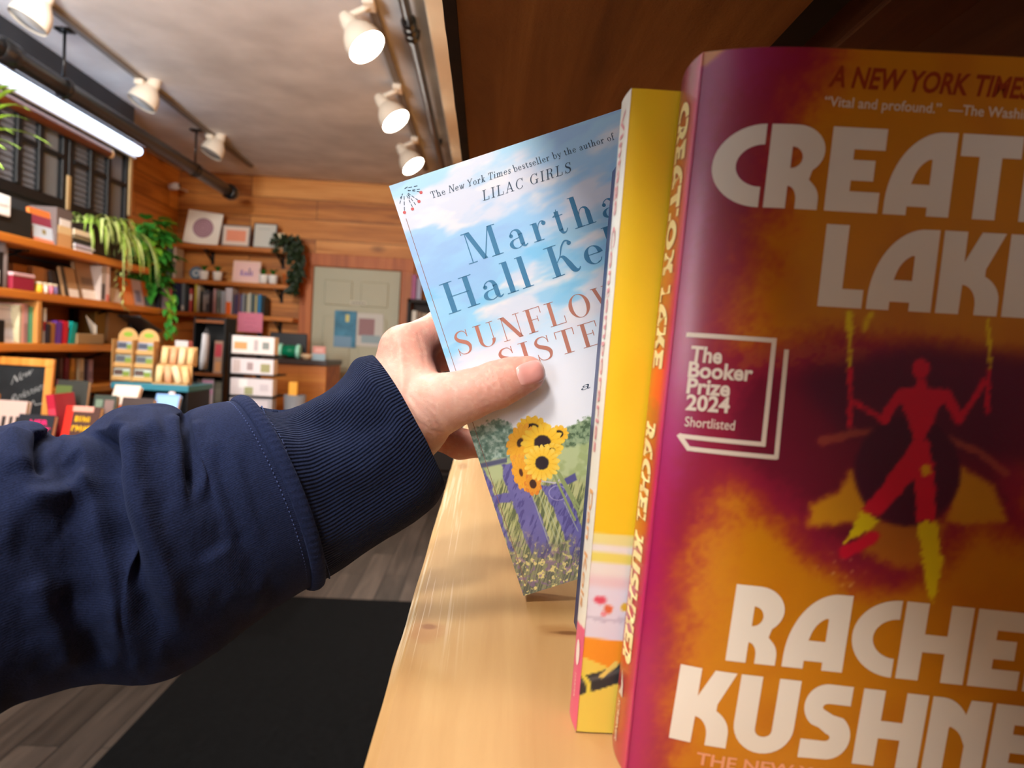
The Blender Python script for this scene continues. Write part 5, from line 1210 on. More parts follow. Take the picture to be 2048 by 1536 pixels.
for nm, ringv, nrm, ax_off in (('stitch_row', V[-3], N[-3], -.0052), ('stitch_row', V2[10], N2[10], .0010)):
    mb = MB(); nn = len(ringv); per = np.arange(0, nn, 1.0)
    for k in np.arange(0, nn, nn / 150):
        a_ = ringv[int(k) % nn]; b_ = ringv[int(k + nn / 150 * .62 + .5) % nn]; o_ = nrm[int(k) % nn]; off_ = axd * ax_off; mb.tube([a_ + o_ * .0001 + off_, (a_ + b_) / 2 + o_ * .0005 + off_, b_ + o_ * .0001 + off_], .00022, 5)
    mb.build(nm, M_thread, sleeve, True, off=L0)
# the right hand holds the phone that takes the picture
rb = [(np.array(a), np.array(b_), ra, rb_, k) for a, b_, ra, rb_, k in (((.105, -.075, 1.20), (.098, -.052, 1.25), .027, .026, .02), ((.098, -.052, 1.25), (.096, -.040, 1.30), .027, .022, .02), ((.115, -.036, 1.31), (.104, -.007, 1.315), .010, .009, .008), ((.116, -.036, 1.29), (.104, -.007, 1.295), .010, .009, .008), ((.116, -.036, 1.27), (.104, -.007, 1.275), .010, .009, .008), ((.114, -.036, 1.25), (.103, -.007, 1.256), .009, .008, .008), ((.085, -.050, 1.25), (.060, -.034, 1.285), .013, .010, .008))]


def rhand_sdf(Q):
    d = None
    for a, b, ra, rb_, k in rb: q = sd_cone(Q, a, b, ra, rb_); d = q if d is None else smin(d, q, k)
    return d


TV, TF = surface_nets(rhand_sdf, np.array([.03, -.12, 1.15]), np.array([.15, .02, 1.35]), .003); body_v.append(TV); body_f.append(TF)
o = thing('phone', 'black phone held up in the right hand to take the picture', 'phone', (.022, -.019, 1.30)); MB().box(-.077, .077, -.004, .004, -.037, .037, .003).build('body', mat('phone_black', (16, 16, 18), .3), o); MB().box(-.074, .074, -.0046, -.004, -.034, .034).build('screen', mat('phone_glass', (8, 8, 10), .1), o)
# the rest of the person stands behind the camera: sweatshirt body, neck and head
tb = [(np.array(q[0]), np.array(q[1]), q[2], q[3], q[4]) for q in (((-.20, -.42, .62), (-.20, -.40, .98), .15, .155, .05), ((-.29, -.41, .66), (-.30, -.39, 1.10), .11, .115, .05), ((-.11, -.41, .66), (-.10, -.39, 1.10), .11, .115, .05), ((-.38, -.33, 1.22), (-.02, -.35, 1.22), .075, .075, .07), ((-.41, -.22, 1.25), (-.38, -.33, 1.22), .072, .075, .04), ((-.02, -.35, 1.22), (.15, -.20, 1.02), .070, .055, .04), ((.15, -.20, 1.02), (.105, -.075, 1.21), .055, .040, .04), ((-.20, -.36, 1.20), (-.20, -.36, 1.30), .075, .062, .04))]


def torso_sdf(Q):
    d = None
    for a, b, ra, rb, k in tb: q = sd_cone(Q, a, b, ra, rb); d = q if d is None else smin(d, q, k)
    return d


TV, TF = surface_nets(torso_sdf, np.array([-.56, -.64, .42]), np.array([.26, -.02, 1.42]), .012); raw('sweatshirt_body', TV, TF, M_sweat, person, True, L0)
hb = [(np.array([-.20, -.35, 1.28]), np.array([-.20, -.33, 1.40]), .052, .050, .03), (np.array([-.20, -.31, 1.44]), np.array([-.20, -.33, 1.54]), .062, .085, .04), (np.array([-.20, -.24, 1.475]), np.array([-.20, -.235, 1.462]), .012, .014, .015), (np.array([-.20, -.25, 1.43]), np.array([-.20, -.27, 1.41]), .022, .03, .03)]


def head_sdf(Q):
    d = None
    for a, b, ra, rb, k in hb: q = sd_cone(Q, a, b, ra, rb); d = q if d is None else smin(d, q, k)
    return d


inner = [(a, b, max(ra - .018, .02), max(rb_ - .018, .02), k) for a, b, ra, rb_, k in tb] + [(np.array(q[0]), np.array(q[1]), .036, .034, .03) for q in (((-.41, -.22, 1.25), (-.43, -.02, 1.18)), ((-.43, -.02, 1.18), (-.38, .12, 1.165)), ((-.38, .12, 1.165), (-.27, .22, 1.185)), ((-.27, .22, 1.185), (-.27, .221, 1.185)))] + [(np.array([-.27, .22, 1.185]), W0, .030, .017, .01)] + hb


def inner_sdf(Q):
    d = None
    for a, b, ra, rb_, k in inner: q = sd_cone(Q, a, b, ra, rb_); d = q if d is None else smin(d, q, k)
    return d


TV, TF = surface_nets(inner_sdf, np.array([-.56, -.64, .42]), np.array([.26, .40, 1.70]), .009); body_v.append(TV); body_f.append(TF)
skin_c = np.array([216, 166, 148.0]); offs = np.cumsum([0] + [len(v) for v in body_v[:-1]])
body = raw('body', np.concatenate(body_v), np.concatenate([f + o_ for f, o_ in zip(body_f, offs)]), M_skin, person, True, L0, colors=np.concatenate([base] + [np.ones((len(v), 3)) * skin_c for v in body_v[1:]])); body['label'] = 'bare hands, the left with its thumb on the cover and fingers behind it'
hair_ = lambda Q: np.maximum(head_sdf(Q) - .012, np.maximum((Q[:, 1] + .265), 1.34 - Q[:, 2] - (Q[:, 1] + .3) * .8))
TV, TF = surface_nets(hair_, np.array([-.38, -.52, 1.18]), np.array([-.02, -.16, 1.70]), .008); raw('hair', TV, TF, mat('hair_brown', (70, 46, 30), .6, noise=.3, nscale=90), person, True, L0)
for o in sleeve.children: o.location = (0, 0, 0)
# ================================================================== the shop behind
RZ = math.radians(90)
M_shelf = wood('shelf_pine_stained', (140, 74, 18), (190, 112, 36), (216, 144, 66), axis=1, grain=1.2, rough=0.45, knots=0.5, knot_scale=1.6)
M_shelfb = wood('shelf_pine_stained_across', (140, 74, 18), (190, 112, 36), (216, 144, 66), axis=0, grain=1.2, rough=0.45, knots=0.5, knot_scale=1.6)
M_shelfback = wood('shelf_back_boards', (66, 32, 8), (104, 54, 16), (128, 72, 26), axis=1, grain=1.0, rough=0.6, boards=(1.4, 0.16, 1, 2))
M_brk = mat('bracket_black', (14, 14, 15), 0.5)
SX0 = -2.2
SH = {1: (1.711, 4.717, 'top'), 2: (1.461, 5.07, 'second'), 3: (1.210, 4.95, 'third'), 4: (0.977, 4.6, 'fourth')}
ORD = {1: 'highest', 2: 'second', 3: 'third', 4: 'lowest'}
MB().box(-2.55, -2.53, 1.6, 5.14, 0.85, 1.66).build('shelf_backing', M_shelfback).__setitem__('kind', 'structure')
bpy.data.objects['shelf_backing'].name = 'trim_shelf_backing'
for k, (z, ye, nm) in SH.items():
    t = thing('wall_shelf', 'long wooden wall shelf under the dark windows, %s of the four on the left' % ORD[k], 'shelf', (-2.36, 3.4, z), (0, 0, 0), 'wall shelves on the left')
    MB().box(-0.165, 0.16, -1.7, ye - 3.4, -0.042, 0.0, 0.006).build('board', M_shelf, t)
    for y in (2.1, 2.9, 3.62, 4.42):
        mb = MB(); mb.box(-0.165, 0.08, y - 3.4 - 0.012, y - 3.4 + 0.012, -0.052, -0.042); mb.box(-0.165, -0.155, y - 3.4 - 0.012, y - 3.4 + 0.012, -0.15, -0.042); mb.tube([(-0.16, y - 3.4, -0.13), (0.05, y - 3.4, -0.05)], 0.008, 6)
        mb.build('bracket', M_brk, t)
BZ = {1: 2.140, 2: 1.810, 3: 1.507}
for k, z in BZ.items():
    t = thing('wall_shelf', 'wooden shelf on the back wall left of the door, %s of three' % {1: 'top', 2: 'middle', 3: 'bottom'}[k], 'shelf', (-2.42, 6.875, z), (0, 0, 0), 'wall shelves by the door')
    MB().box(-0.595, 0.60, -0.125, 0.122, -0.042, 0.0, 0.006).build('board', M_shelfb, t)
    for x in (-0.25, 0.42):
        mb = MB(); mb.box(x - 0.014, x + 0.014, -0.09, 0.122, -0.055, -0.042); mb.box(x - 0.014, x + 0.014, 0.11, 0.122, -0.16, -0.042); mb.tube([(x, -0.07, -0.05), (x, 0.115, -0.14)], 0.010, 6); mb.build('bracket', M_brk, t)


def cmat(c, r=0.45): return mat('print_%02x%02x%02x' % tuple(int(q) for q in c), c, r)


def book_up(label, loc, rz, t, h, w, col, group, band=None, lean=0.0, band2=None):
    """standing book, spine at local y = 0 facing -y"""
    o = thing('book', label, 'book', loc, (0, lean, rz), group); m = cmat(col); b = 0.0025
    mb = MB(); mb.box(0, t, 0, b, 0, h, 0.0008); mb.box(0, b, 0, w, 0, h); mb.box(t - b, t, 0, w, 0, h); mb.build('cover', m, o)
    MB().box(b, t - b, b, w - .003, 0.003, h - 0.004).build('page_block', M_paper, o)
    for nm, bd in (('spine_label', band), ('spine_band', band2)):
        if bd: MB().box(t * .12, t * .88, -0.0008, 0.0005, h * bd[0], h * bd[1]).build(nm, cmat(bd[2]), o)
    return o


def book_face(label, loc, rot, w, h, t, col, group, art=(), words=(), spine=None):
    """book shown cover out: cover plane at local y = 0 facing -y, x along the width"""
    o = thing('book', label, 'book', loc, rot, group); m = cmat(col); b = 0.0025
    mb = MB(); mb.box(-w / 2, w / 2, 0, b, 0, h); mb.box(-w / 2, w / 2, t - b, t, 0, h); mb.build('cover', m, o)
    MB().box(-w / 2, -w / 2 + b, 0, t, 0, h).build('spine', cmat(spine) if spine else m, o); MB().box(-w / 2 + b, w / 2 - .003, b, t - b, .003, h - .003).build('page_block', M_paper, o)
    for i, (x0, x1, z0, z1, c) in enumerate(art):
        e = 0.0004 + 0.0004 * i; MB().box((x0 - .5) * w, (x1 - .5) * w, -e, 0, z0 * h, z1 * h).build('cover_print', cmat(c), o)
    for s, x0, x1, z0, ch, c in words:
        if isinstance(s, int):                                      # a line too blurred to read: uneven strokes
            mb = MB(); R = random.Random(s * 7 + int(z0 * 100)); step = (x1 - x0) / s
            for i in range(s):
                a = (x0 - .5 + step * i) * w; wd = step * w * R.uniform(.62, .84); z_ = z0 * h; hh = ch * h * R.uniform(.85, 1.0); q = wd * .3
                mb.box(a, a + q, -.0034, -.0026, z_, z_ + hh); mb.box(a, a + wd, -.0034, -.0026, z_ + hh * R.choice((0, .4, .72)), z_ + hh * .28 + hh * R.choice((0, .4, .72)))
                if R.random() < .6: mb.box(a + wd - q, a + wd, -.0034, -.0026, z_, z_ + hh * R.uniform(.5, 1))
            mb.build('cover_words', cmat(c), o); continue
        V, Fc = sans_line(s, bold=.02); W = V[:, 0].max() - V[:, 0].min(); V3 = [((x0 - .5) * w + (a - V[:, 0].min()) / W * (x1 - x0) * w, -.003, z0 * h + q * ch * h) for a, q in V]
        raw('cover_words', V3, Fc, cmat(c), o, False)
    return o


def s_rng(xa, xb, yt, k, X=-2.225):
    ym = yt + 30; y0, y1 = yat(xa, ym, X), yat(xb, ym, X); h = max(zat(xa, yt, X), zat((xa + xb) / 2, yt, X)) - SH[k][0]; return y0, y1, h


def s_book(label, xa, xb, yt, k, col, group, X=-2.225, **kw):
    y0, y1, h = s_rng(xa, xb, yt, k, X); return book_up(label, (X, y0, SH[k][0] + .0005), RZ, (y1 - y0) * .97, h, .15 if h < .2 else .17, col, group, **kw)


def s_face(label, xa, xb, yt, k, col, group, X=-2.25, lean=12, t=.022, **kw):
    y0, y1, h = s_rng(xa, xb, yt, k, X); return book_face(label, (X, (y0 + y1) / 2, SH[k][0] + .0005), (-math.radians(lean), 0, RZ), (y1 - y0) * .97, h / math.cos(math.radians(lean)), t, col, group, **kw)


def box_thing(name, label, cat, loc, rot, w, d, h, col, group=None, lid=None, bev=.004, art=(), rough=.6):
    o = thing(name, label, cat, loc, rot, group); lh = h * .22 if lid else 0
    MB().box(-w / 2, w / 2, 0, d, 0, h - lh, bev).build('body', mat('box_%02x%02x%02x' % tuple(col), col, rough), o)
    if lid: MB().box(-w / 2 - .003, w / 2 + .003, -.003, d + .003, h - lh, h, bev).build('lid', cmat(lid), o)
    for i, (x0, x1, z0, z1, c) in enumerate(art): MB().box((x0 - .5) * w, (x1 - .5) * w, -.0008 - .0006 * i, .001, z0 * h, z1 * h).build('label_print', cmat(c), o)
    return o


def s_box(name, label, cat, xa, xb, yt, k, col, group=None, X=-2.23, d=.14, **kw):
    y0, y1, h = s_rng(xa, xb, yt, k, X); return box_thing(name, label, cat, (X, (y0 + y1) / 2, SH[k][0] + .0005), (0, 0, RZ), (y1 - y0) * .97, d, h, col, group, **kw)


G1 = 'things on the highest left shelf'
# ---- highest left shelf
s_box('storage_box', 'black storage box at the left end of the highest left shelf', 'box', -60, 66, 408, 1, (26, 26, 25), d=.2)
y0, y1 = yat(-4, 410, -2.2), yat(29, 410, -2.2); z0 = SH[1][0] + .012; h = zat(12, 388, -2.2) - zat(12, 431, -2.2)
o = thing('white_card', 'white square card clipped on the front of the black storage box', 'card', (-2.215, (y0 + y1) / 2, zat(12, 431, -2.2))); MB().box(-.012, 0, -(y1 - y0) / 2, (y1 - y0) / 2, 0, h, .006).build('panel', mat('card_white', (238, 240, 238), .5), o); MB().box(-.001, .002, -.03, .03, h * .45, h * .55).build('card_print', cmat((206, 208, 206)), o)
s_face('face-out book with orange, maroon and pale blue bands beside the black storage box', 68, 116, 421, 1, (232, 128, 60), None, art=((0, 1, .52, .80, (150, 62, 84)), (0, 1, .14, .52, (206, 226, 244)), (.4, .55, .28, .42, (150, 140, 90)), (0, 1, 0, .14, (236, 150, 120))), lean=8)
s_box('gift_box', 'tall grey brown box with a white flower and tan base beside the banded book', 'box', 112, 146, 419, 1, (104, 92, 90), X=-2.24, art=((.1, .95, .0, .36, (206, 160, 108)), (.1, .95, .36, .56, (226, 200, 150)), (.2, .85, .56, .74, (238, 236, 232))))
y0, y1 = yat(150, 480, -2.24), yat(190, 500, -2.24); zc = SH[1][0]
for i, (c, hh, lab, dx, dl) in enumerate(((((226, 226, 240)), .022, 'white flat book at the bottom of the pile beside the dark planter', 0, 0), ((206, 204, 226), .020, 'pale lilac flat book, second from the bottom of the pile beside the planter', .004, -.006), ((60, 60, 56), .024, 'black flat book in the middle of the pile beside the dark planter', -.004, -.01), ((170, 160, 130), .018, 'tan flat book below the cream one in the pile beside the planter', .0, -.014), ((240, 226, 196), .032, 'cream flat book on top of the pile beside the dark planter', .006, -.02))):
    o = thing('book', lab, 'book', (-2.24 + dx, (y0 + y1) / 2 + dl, zc + .0004), (0, 0, RZ), 'pile of flat books'); w_ = (y1 - y0) * .98; b = .002
    mb = MB(); mb.box(-w_ / 2, w_ / 2, 0, .15, 0, b); mb.box(-w_ / 2, w_ / 2, 0, .15, hh - b, hh); mb.box(-w_ / 2, w_ / 2, 0, b, 0, hh); mb.build('cover', cmat(c), o); MB().box(-w_ / 2 + .003, w_ / 2 - .003, b, .147, b, hh - b).build('page_block', M_paper, o); zc += hh + .0006
# planter with a spider plant
M_spider = mat('spider_leaf', (138, 170, 66), .5, noise=.35, nscale=26); M_spider2 = mat('spider_leaf_pale', (190, 206, 128), .5, noise=.25, nscale=26); M_soil = mat('potting_soil', (40, 28, 20), .95)
y0, y1 = yat(182, 500, -2.22), yat(256, 500, -2.22); pc = np.array([-2.31, (y0 + y1) / 2, SH[1][0]])
o = thing('spider_plant', 'bushy light green spider plant in a dark tapered planter on the highest left shelf', 'plant', pc); hw = (y1 - y0) / 2; ph = .17
mb = MB(); q = [(-.07, -hw * .72), (.07, -hw * .72), (.07, hw * .72), (-.07, hw * .72)]; r_ = [(-.09, -hw), (.09, -hw), (.09, hw), (-.09, hw)]
mb.add([(a, b_, 0.0005) for a, b_ in q] + [(a, b_, ph) for a, b_ in r_] + [(a * .88, b_ * .92, ph) for a, b_ in r_] + [(a * .86, b_ * .9, ph - .02) for a, b_ in r_], [(3, 2, 1, 0)] + [(i + s * 4, (i + 1) % 4 + s * 4, (i + 1) % 4 + s * 4 + 4, i + s * 4 + 4) for s in (0, 1, 2) for i in range(4)]); mb.build('planter', mat('planter_dark_brown', (46, 34, 26), .6), o); MB().box(-.075, .075, -hw * .88, hw * .88, ph - .03, ph - .018).build('soil', M_soil, o)


def spider(o, n, ox, oy, oz, L, seed, mats, bias=(0, 0), w=.010, up=.5, nm='foliage', droop=1.0, wide=.05):
    R = random.Random(seed); mb = MB()
    for i in range(n):
        mb.m = 0 if R.random() < .6 else min(1, len(mats) - 1); a = R.uniform(0, 2 * math.pi); l = L * R.uniform(.6, 1.15); dx, dy = math.cos(a) + bias[0], math.sin(a) + bias[1]; s = math.hypot(dx, dy) + .01; dx, dy = dx / s, dy / s; rise = up * R.uniform(.4, 1.3); pts = []
        bx, by = ox + R.uniform(-wide, wide) * .6, oy + R.uniform(-wide, wide)
        for k in range(9):
            t = k / 8; out = l * .62 * (1 - (1 - t) ** 1.7); z = oz + l * (rise * 1.5 * t - droop * (rise + .75) * t * t); pts.append((bx + dx * out, by + dy * out, z))
        mb.leaf(pts, w * R.uniform(.7, 1.2))
    return mb.build(nm, mats, o, True)


spider(o, 240, .0, .02, ph - .01, .235, 4, [M_spider, M_spider2], (.28, .12), .0075, .80, wide=hw * .8)
spider(o, 20, .07, .08, ph - .01, .36, 6, [M_spider, M_spider2], (1.3, .0), .0075, .32, 'trailing_leaves', droop=1.15, wide=.08)
mb = MB(); R = random.Random(3)
for k in range(26):
    t = k / 25; zz = ph - .06 - t * .40; a = R.uniform(0, 6.28); c = Vector((.165 + .012 * math.sin(9 * t), -.02 + .035 * t, zz)); mb.leaf([c, c + Vector((math.cos(a) * .02, math.sin(a) * .02, .002)), c + Vector((math.cos(a) * .04, math.sin(a) * .04, -.022))], .006)
mb.tube([(.06, -.02, ph), (.13, -.02, ph + .02), (.165, -.015, ph - .06), (.17, .0, ph - .25), (.165, .015, ph - .45)], .002, 5); mb.build('runner', M_spider2, o, True)
# leafy green plant in the corner
M_leaf = mat('broad_leaf_green', (58, 136, 48), .4, noise=.3, nscale=30); M_leaf2 = mat('broad_leaf_light', (110, 160, 44), .4, noise=.3, nscale=30)
c = P(312, 500, 4.95); o = thing('pothos_plant', 'dark green broad-leaved plant trailing at the far end of the left shelves', 'plant', (c[0] - .05, 4.92, SH[2][0] + .0005))
MB().lathe([(.045, 0), (.062, .11), (.066, .115), (.062, .118), (.056, .105)], 18).build('pot', mat('pot_grey_green', (84, 100, 92), .5), o, True)


def heart(mb, c, d, up, L, W):
    d = Vector(d).normalized(); s = d.cross(Vector(up)).normalized(); u = s.cross(d); c = Vector(c)
    P_ = [c, c + s * W * .8 + d * L * .1 + u * .01, c + s * W + d * L * .4 + u * .012, c + s * W * .5 + d * L * .78 + u * .004, c + d * L - u * .012, c - s * W * .5 + d * L * .78 + u * .004, c - s * W + d * L * .4 + u * .012, c - s * W * .8 + d * L * .1 + u * .01, c + d * L * .45]
    mb.add(P_, [(0, 1, 2, 8), (8, 2, 3, 4), (8, 4, 5, 6), (0, 8, 6, 7)])


R = random.Random(12); mb = MB()
for i in range(190):
    mb.m = 0 if R.random() < .80 else 1; a = R.uniform(0, 6.28); rr = R.uniform(.02, .13); zz = R.uniform(.10, .60); k = 1 - abs(zz - .36) / .5; x, y_ = math.cos(a) * rr * k + .03, math.sin(a) * rr * k; heart(mb, (x, y_, zz), (math.cos(a) + .8, math.sin(a), R.uniform(-1.2, .3)), (0, 0, 1), R.uniform(.08, .13), R.uniform(.030, .046))
for i in range(26):
    mb.m = i % 2; t = i / 25; heart(mb, (.17 + .02 * math.sin(i), .02 * math.cos(i * 2.1), .10 - .27 * t), (R.uniform(-.3, 1), R.uniform(-1, 1), -.9), (0, 0, 1), .06, .02)
mb.build('foliage', [M_leaf, M_leaf2], o, True)
mb = MB(); mb.tube([(0, 0, .10), (.03, .0, .25), (.05, .01, .55)], .006, 6); mb.tube([(.02, 0, .11), (.12, .0, .16), (.17, .0, .08), (.18, .0, -.16)], .004, 6); mb.build('stem', M_leaf2, o, True)
# ---- second left shelf
s_box('tin', 'black tin at the left end of the second left shelf', 'tin', -40, 8, 500, 2, (24, 22, 24), d=.1)
y_ = yat(17, 520, -2.22); hh = zat(17, 476, -2.22) - SH[2][0]; o = thing('bottle', 'tall grey bottle with a bright cap on the second left shelf', 'bottle', (-2.25, y_, SH[2][0] + .0005)); MB().lathe([(.022, 0), (.024, .004), (.024, hh * .78), (.016, hh * .86), (.014, hh * .9)], 16).build('body', mat('bottle_grey', (110, 100, 98), .3), o, True); MB().lathe([(.017, hh * .89), (.018, hh), (.012, hh + .004)], 14).build('cap', mat('cap_silver', (200, 204, 206), .25, metal=.6), o, True)
y_ = yat(4, 540, -2.17); o = thing('card_holder', 'small white label card at the left end of the second left shelf', 'card', (-2.20, y_, SH[2][0] + .0005)); MB().box(-.006, 0, -.035, .035, 0, .012).build('base', M_brk, o); MB().box(-.004, -.001, -.03, .03, .012, .075).build('card', mat('card_white', (238, 240, 238), .5), o)
s_box('gift_box', 'maroon box with a pale pink lid on the second left shelf', 'box', 24, 69, 547, 2, (142, 30, 54), X=-2.21, d=.1, lid=(204, 166, 168))
s_box('carton', 'brown carton behind the maroon box on the second left shelf', 'box', 26, 66, 530, 2, (146, 100, 60), X=-2.36, d=.1)
s_box('carton', 'wide tan carton left of the pair behind the jars on the second left shelf', 'box', 66, 90, 534, 2, (170, 126, 84), X=-2.33, d=.12)
s_box('carton', 'tan carton right of the pair behind the jars on the second left shelf', 'box', 91, 112, 540, 2, (164, 116, 72), X=-2.33, d=.12)
for px, c, lab in ((78, (232, 176, 50), 'small amber jar on the second left shelf'), (88, (236, 232, 220), 'small white jar beside the amber jar on the second left shelf'), (99, (214, 126, 148), 'small pink jar on the second left shelf'), (108, (120, 106, 150), 'small violet jar beside the pink jar on the second left shelf')):
    y_ = yat(px, 570, -2.22); o = thing('jar', lab, 'jar', (-2.22, y_, SH[2][0] + .0005), (0, 0, 0), 'small jars'); MB().lathe([(.016, 0), (.018, .004), (.018, .034), (.014, .04)], 14).build('body', mat('jar_%d' % c[1], c, .3), o, True); MB().lathe([(.0165, .04), (.0165, .05), (.012, .052)], 14).build('lid', mat('jar_lid_cream', (206, 190, 160), .4), o, True)
G2 = 'face-out books on the second left shelf'
s_face('dark grey face-out book right of the tan cartons', 112, 132, 543, 2, (66, 58, 54), G2, art=((.1, .9, .1, .4, (92, 84, 80)),), X=-2.28)
s_face('tan face-out book with a white lower corner on the second left shelf', 132, 160, 536, 2, (160, 124, 86), G2, art=((.3, 1, 0, .28, (226, 218, 208)), (.0, .25, 0, 1, (70, 60, 52))))
s_face('large brown face-out book with a white foot on the second left shelf', 162, 201, 527, 2, (144, 112, 82), G2, art=((.15, 1, 0, .26, (236, 228, 218)), (.2, .8, .4, .6, (110, 84, 60))))
s_book('slim grey and white book beside the large brown one', 203, 211, 533, 2, (176, 160, 150), 'spines on the second left shelf', band=(.05, .5, (90, 84, 84)))
s_book('slim pink and white striped book on the second left shelf', 212, 220, 533, 2, (226, 200, 192), 'spines on the second left shelf', band=(.0, .2, (226, 130, 120)))
s_face('pale brown face-out book with a white speckled foot behind the trailing runner', 222, 245, 540, 2, (140, 112, 90), G2, art=((0, 1, 0, .45, (206, 194, 186)),))
s_face('orange face-out book behind the spider plant on the second left shelf', 246, 269, 556, 2, (214, 112, 40), G2, art=((.3, 1, .0, .5, (226, 140, 80)), (.2, .8, .7, .9, (150, 70, 20))))
s_face('pale lilac face-out book right of the orange one', 269, 291, 560, 2, (176, 160, 172), G2, art=((.25, .75, .15, .6, (120, 120, 146)), (0, .1, 0, 1, (200, 130, 90))))
s_face('orange face-out book with a slate blue lower half', 292, 320, 566, 2, (210, 112, 50), G2, art=((0, 1, 0, .42, (86, 106, 112)),))
s_book('tall black book near the far end of the second left shelf', 319, 324, 560, 2, (24, 26, 36), 'spines on the second left shelf')
s_book('tall lavender book near the far end of the second left shelf', 325, 337, 566, 2, (170, 168, 196), 'spines on the second left shelf', band=(.1, .3, (130, 128, 160)))
s_book('rose pink book at the far end of the second left shelf', 338, 343, 576, 2, (196, 110, 146), 'spines on the second left shelf')
# ---- third left shelf
G3 = 'spines on the third left shelf'
s_face('large grey face-out art book at the left end of the third left shelf', -34, 38, 611, 3, (206, 206, 214), None, lean=6, art=((0, 1, .88, .94, (176, 178, 190)), (.45, .9, .1, .65, (178, 180, 190))))
s_box('display_case', 'small black stand in front of the large grey art book', 'stand', -6, 10, 640, 3, (10, 10, 12), X=-2.205, d=.03)
s_book('cream book left of the pink one on the third left shelf', 39, 43, 610, 3, (206, 196, 160), G3)
s_book('dusty pink book on the third left shelf', 43, 49, 608, 3, (224, 168, 158), G3)
s_book('mauve grey book between the pink and green ones on the third left shelf', 49, 56, 608, 3, (160, 124, 126), G3, band=(.5, .9, (190, 150, 150)))
s_book('thick teal green book beside the upright divider', 57, 73, 614, 3, (74, 152, 118), G3, band=(.0, 1.0, (86, 164, 128)))
y_ = yat(80, 650, -2.2); o = thing('shelf_divider', 'upright wooden divider between the second and third left shelves', 'divider', (-2.36, y_, SH[3][0])); MB().box(-.15, .158, -.016, .016, .0005, SH[2][0] - .043 - SH[3][0], .003).build('board', wood('divider_wood', (150, 92, 34), (186, 126, 60), (204, 150, 84), axis=2), o)
s_book('thin white and red book right of the upright divider', 86, 93, 616, 3, (204, 208, 212), G3, band=(.35, .62, (170, 30, 40)))
for xa, xb, yt, c, lab, ln in ((95, 101, 648, (40, 32, 40), 'small black notebook left of the brown one', 0), (102, 110, 645, (150, 92, 44), 'small brown notebook on the third left shelf', 3), (112, 123, 642, (92, 48, 140), 'small purple notebook on the third left shelf', 3), (126, 135, 642, (190, 20, 44), 'small red notebook on the third left shelf', 4), (139, 149, 642, (0, 142, 132), 'small teal notebook leaning on the third left shelf', 14)):
    s_book(lab, xa, xb, yt, 3, c, 'small coloured notebooks', X=-2.21, lean=math.radians(ln))
s_box('basket', 'low tan basket with cards behind the colourful notebooks', 'basket', 154, 208, 668, 3, (150, 122, 84), X=-2.20, d=.1)
y_ = yat(184, 660, -2.24); o = thing('feather', 'white plume leaning in the tan basket', 'ornament', (-2.26, y_, SH[3][0] + .05)); MB().leaf([(0, .06, .0), (0.01, .02, .05), (0, -.03, .11)], .022).build('vane', mat('plume_white', (226, 220, 208), .8), o, True); MB().tube([(0, .06, 0), (.012, .02, .05), (0, -.03, .11)], .0025, 6).build('shaft', M_paper, o)
s_box('carton', 'olive carton behind the tan basket on the third left shelf', 'box', 190, 214, 622, 3, (122, 104, 56), X=-2.36, d=.1)
s_box('carton', 'pale brown carton behind the tall cardboard stands', 'box', 216, 256, 626, 3, (140, 116, 86), X=-2.34, d=.12)
s_box('carton', 'tan carton right of the tall cardboard stands on the third left shelf', 'box', 298, 328, 658, 3, (164, 130, 74), X=-2.30, d=.12)
s_box('storage_box', 'black storage box at the far end of the third left shelf', 'box', 266, 292, 640, 3, (14, 14, 16), X=-2.34, d=.14)
y_ = yat(290, 650, -2.24); o = thing('sunglasses_case', 'slanted dark grey lid-like tray above the tan carton', 'tray', (-2.28, y_, zat(290, 648, -2.28))); MB().box(-.08, .08, -.16, .16, -.008, .008, .006, Matrix.Rotation(math.radians(-16), 4, 'X')).build('lid', mat('tray_dark_grey', (62, 62, 64), .35), o); MB().tube([(-.05, 0, -.008), (-.05, 0, SH[3][0] - zat(290, 648, -2.28) + .002)], .01, 8).build('post', M_brk, o)
o.name = 'display_tray'
# ---- lowest left shelf
G4 = 'spines on the lowest left shelf'
for xa, xb, yt, c, lab in ((104, 116, 716, (30, 30, 34), 'black book on the lowest left shelf'), (119, 126, 716, (84, 56, 46), 'brown book on the lowest left shelf'), (129, 139, 716, (104, 22, 36), 'dark red book on the lowest left shelf'), (142, 150, 718, (190, 140, 50), 'mustard book on the lowest left shelf'), (158, 168, 718, (206, 194, 164), 'cream book on the lowest left shelf'), (170, 175, 722, (66, 50, 70), 'dark plum book on the lowest left shelf'), (177, 186, 720, (176, 150, 166), 'pale mauve book on the lowest left shelf')):
    s_book(lab, xa, xb, yt, 4, c, G4, X=-2.3, band=(.2, .5, tuple(int(q * .8) for q in c)))
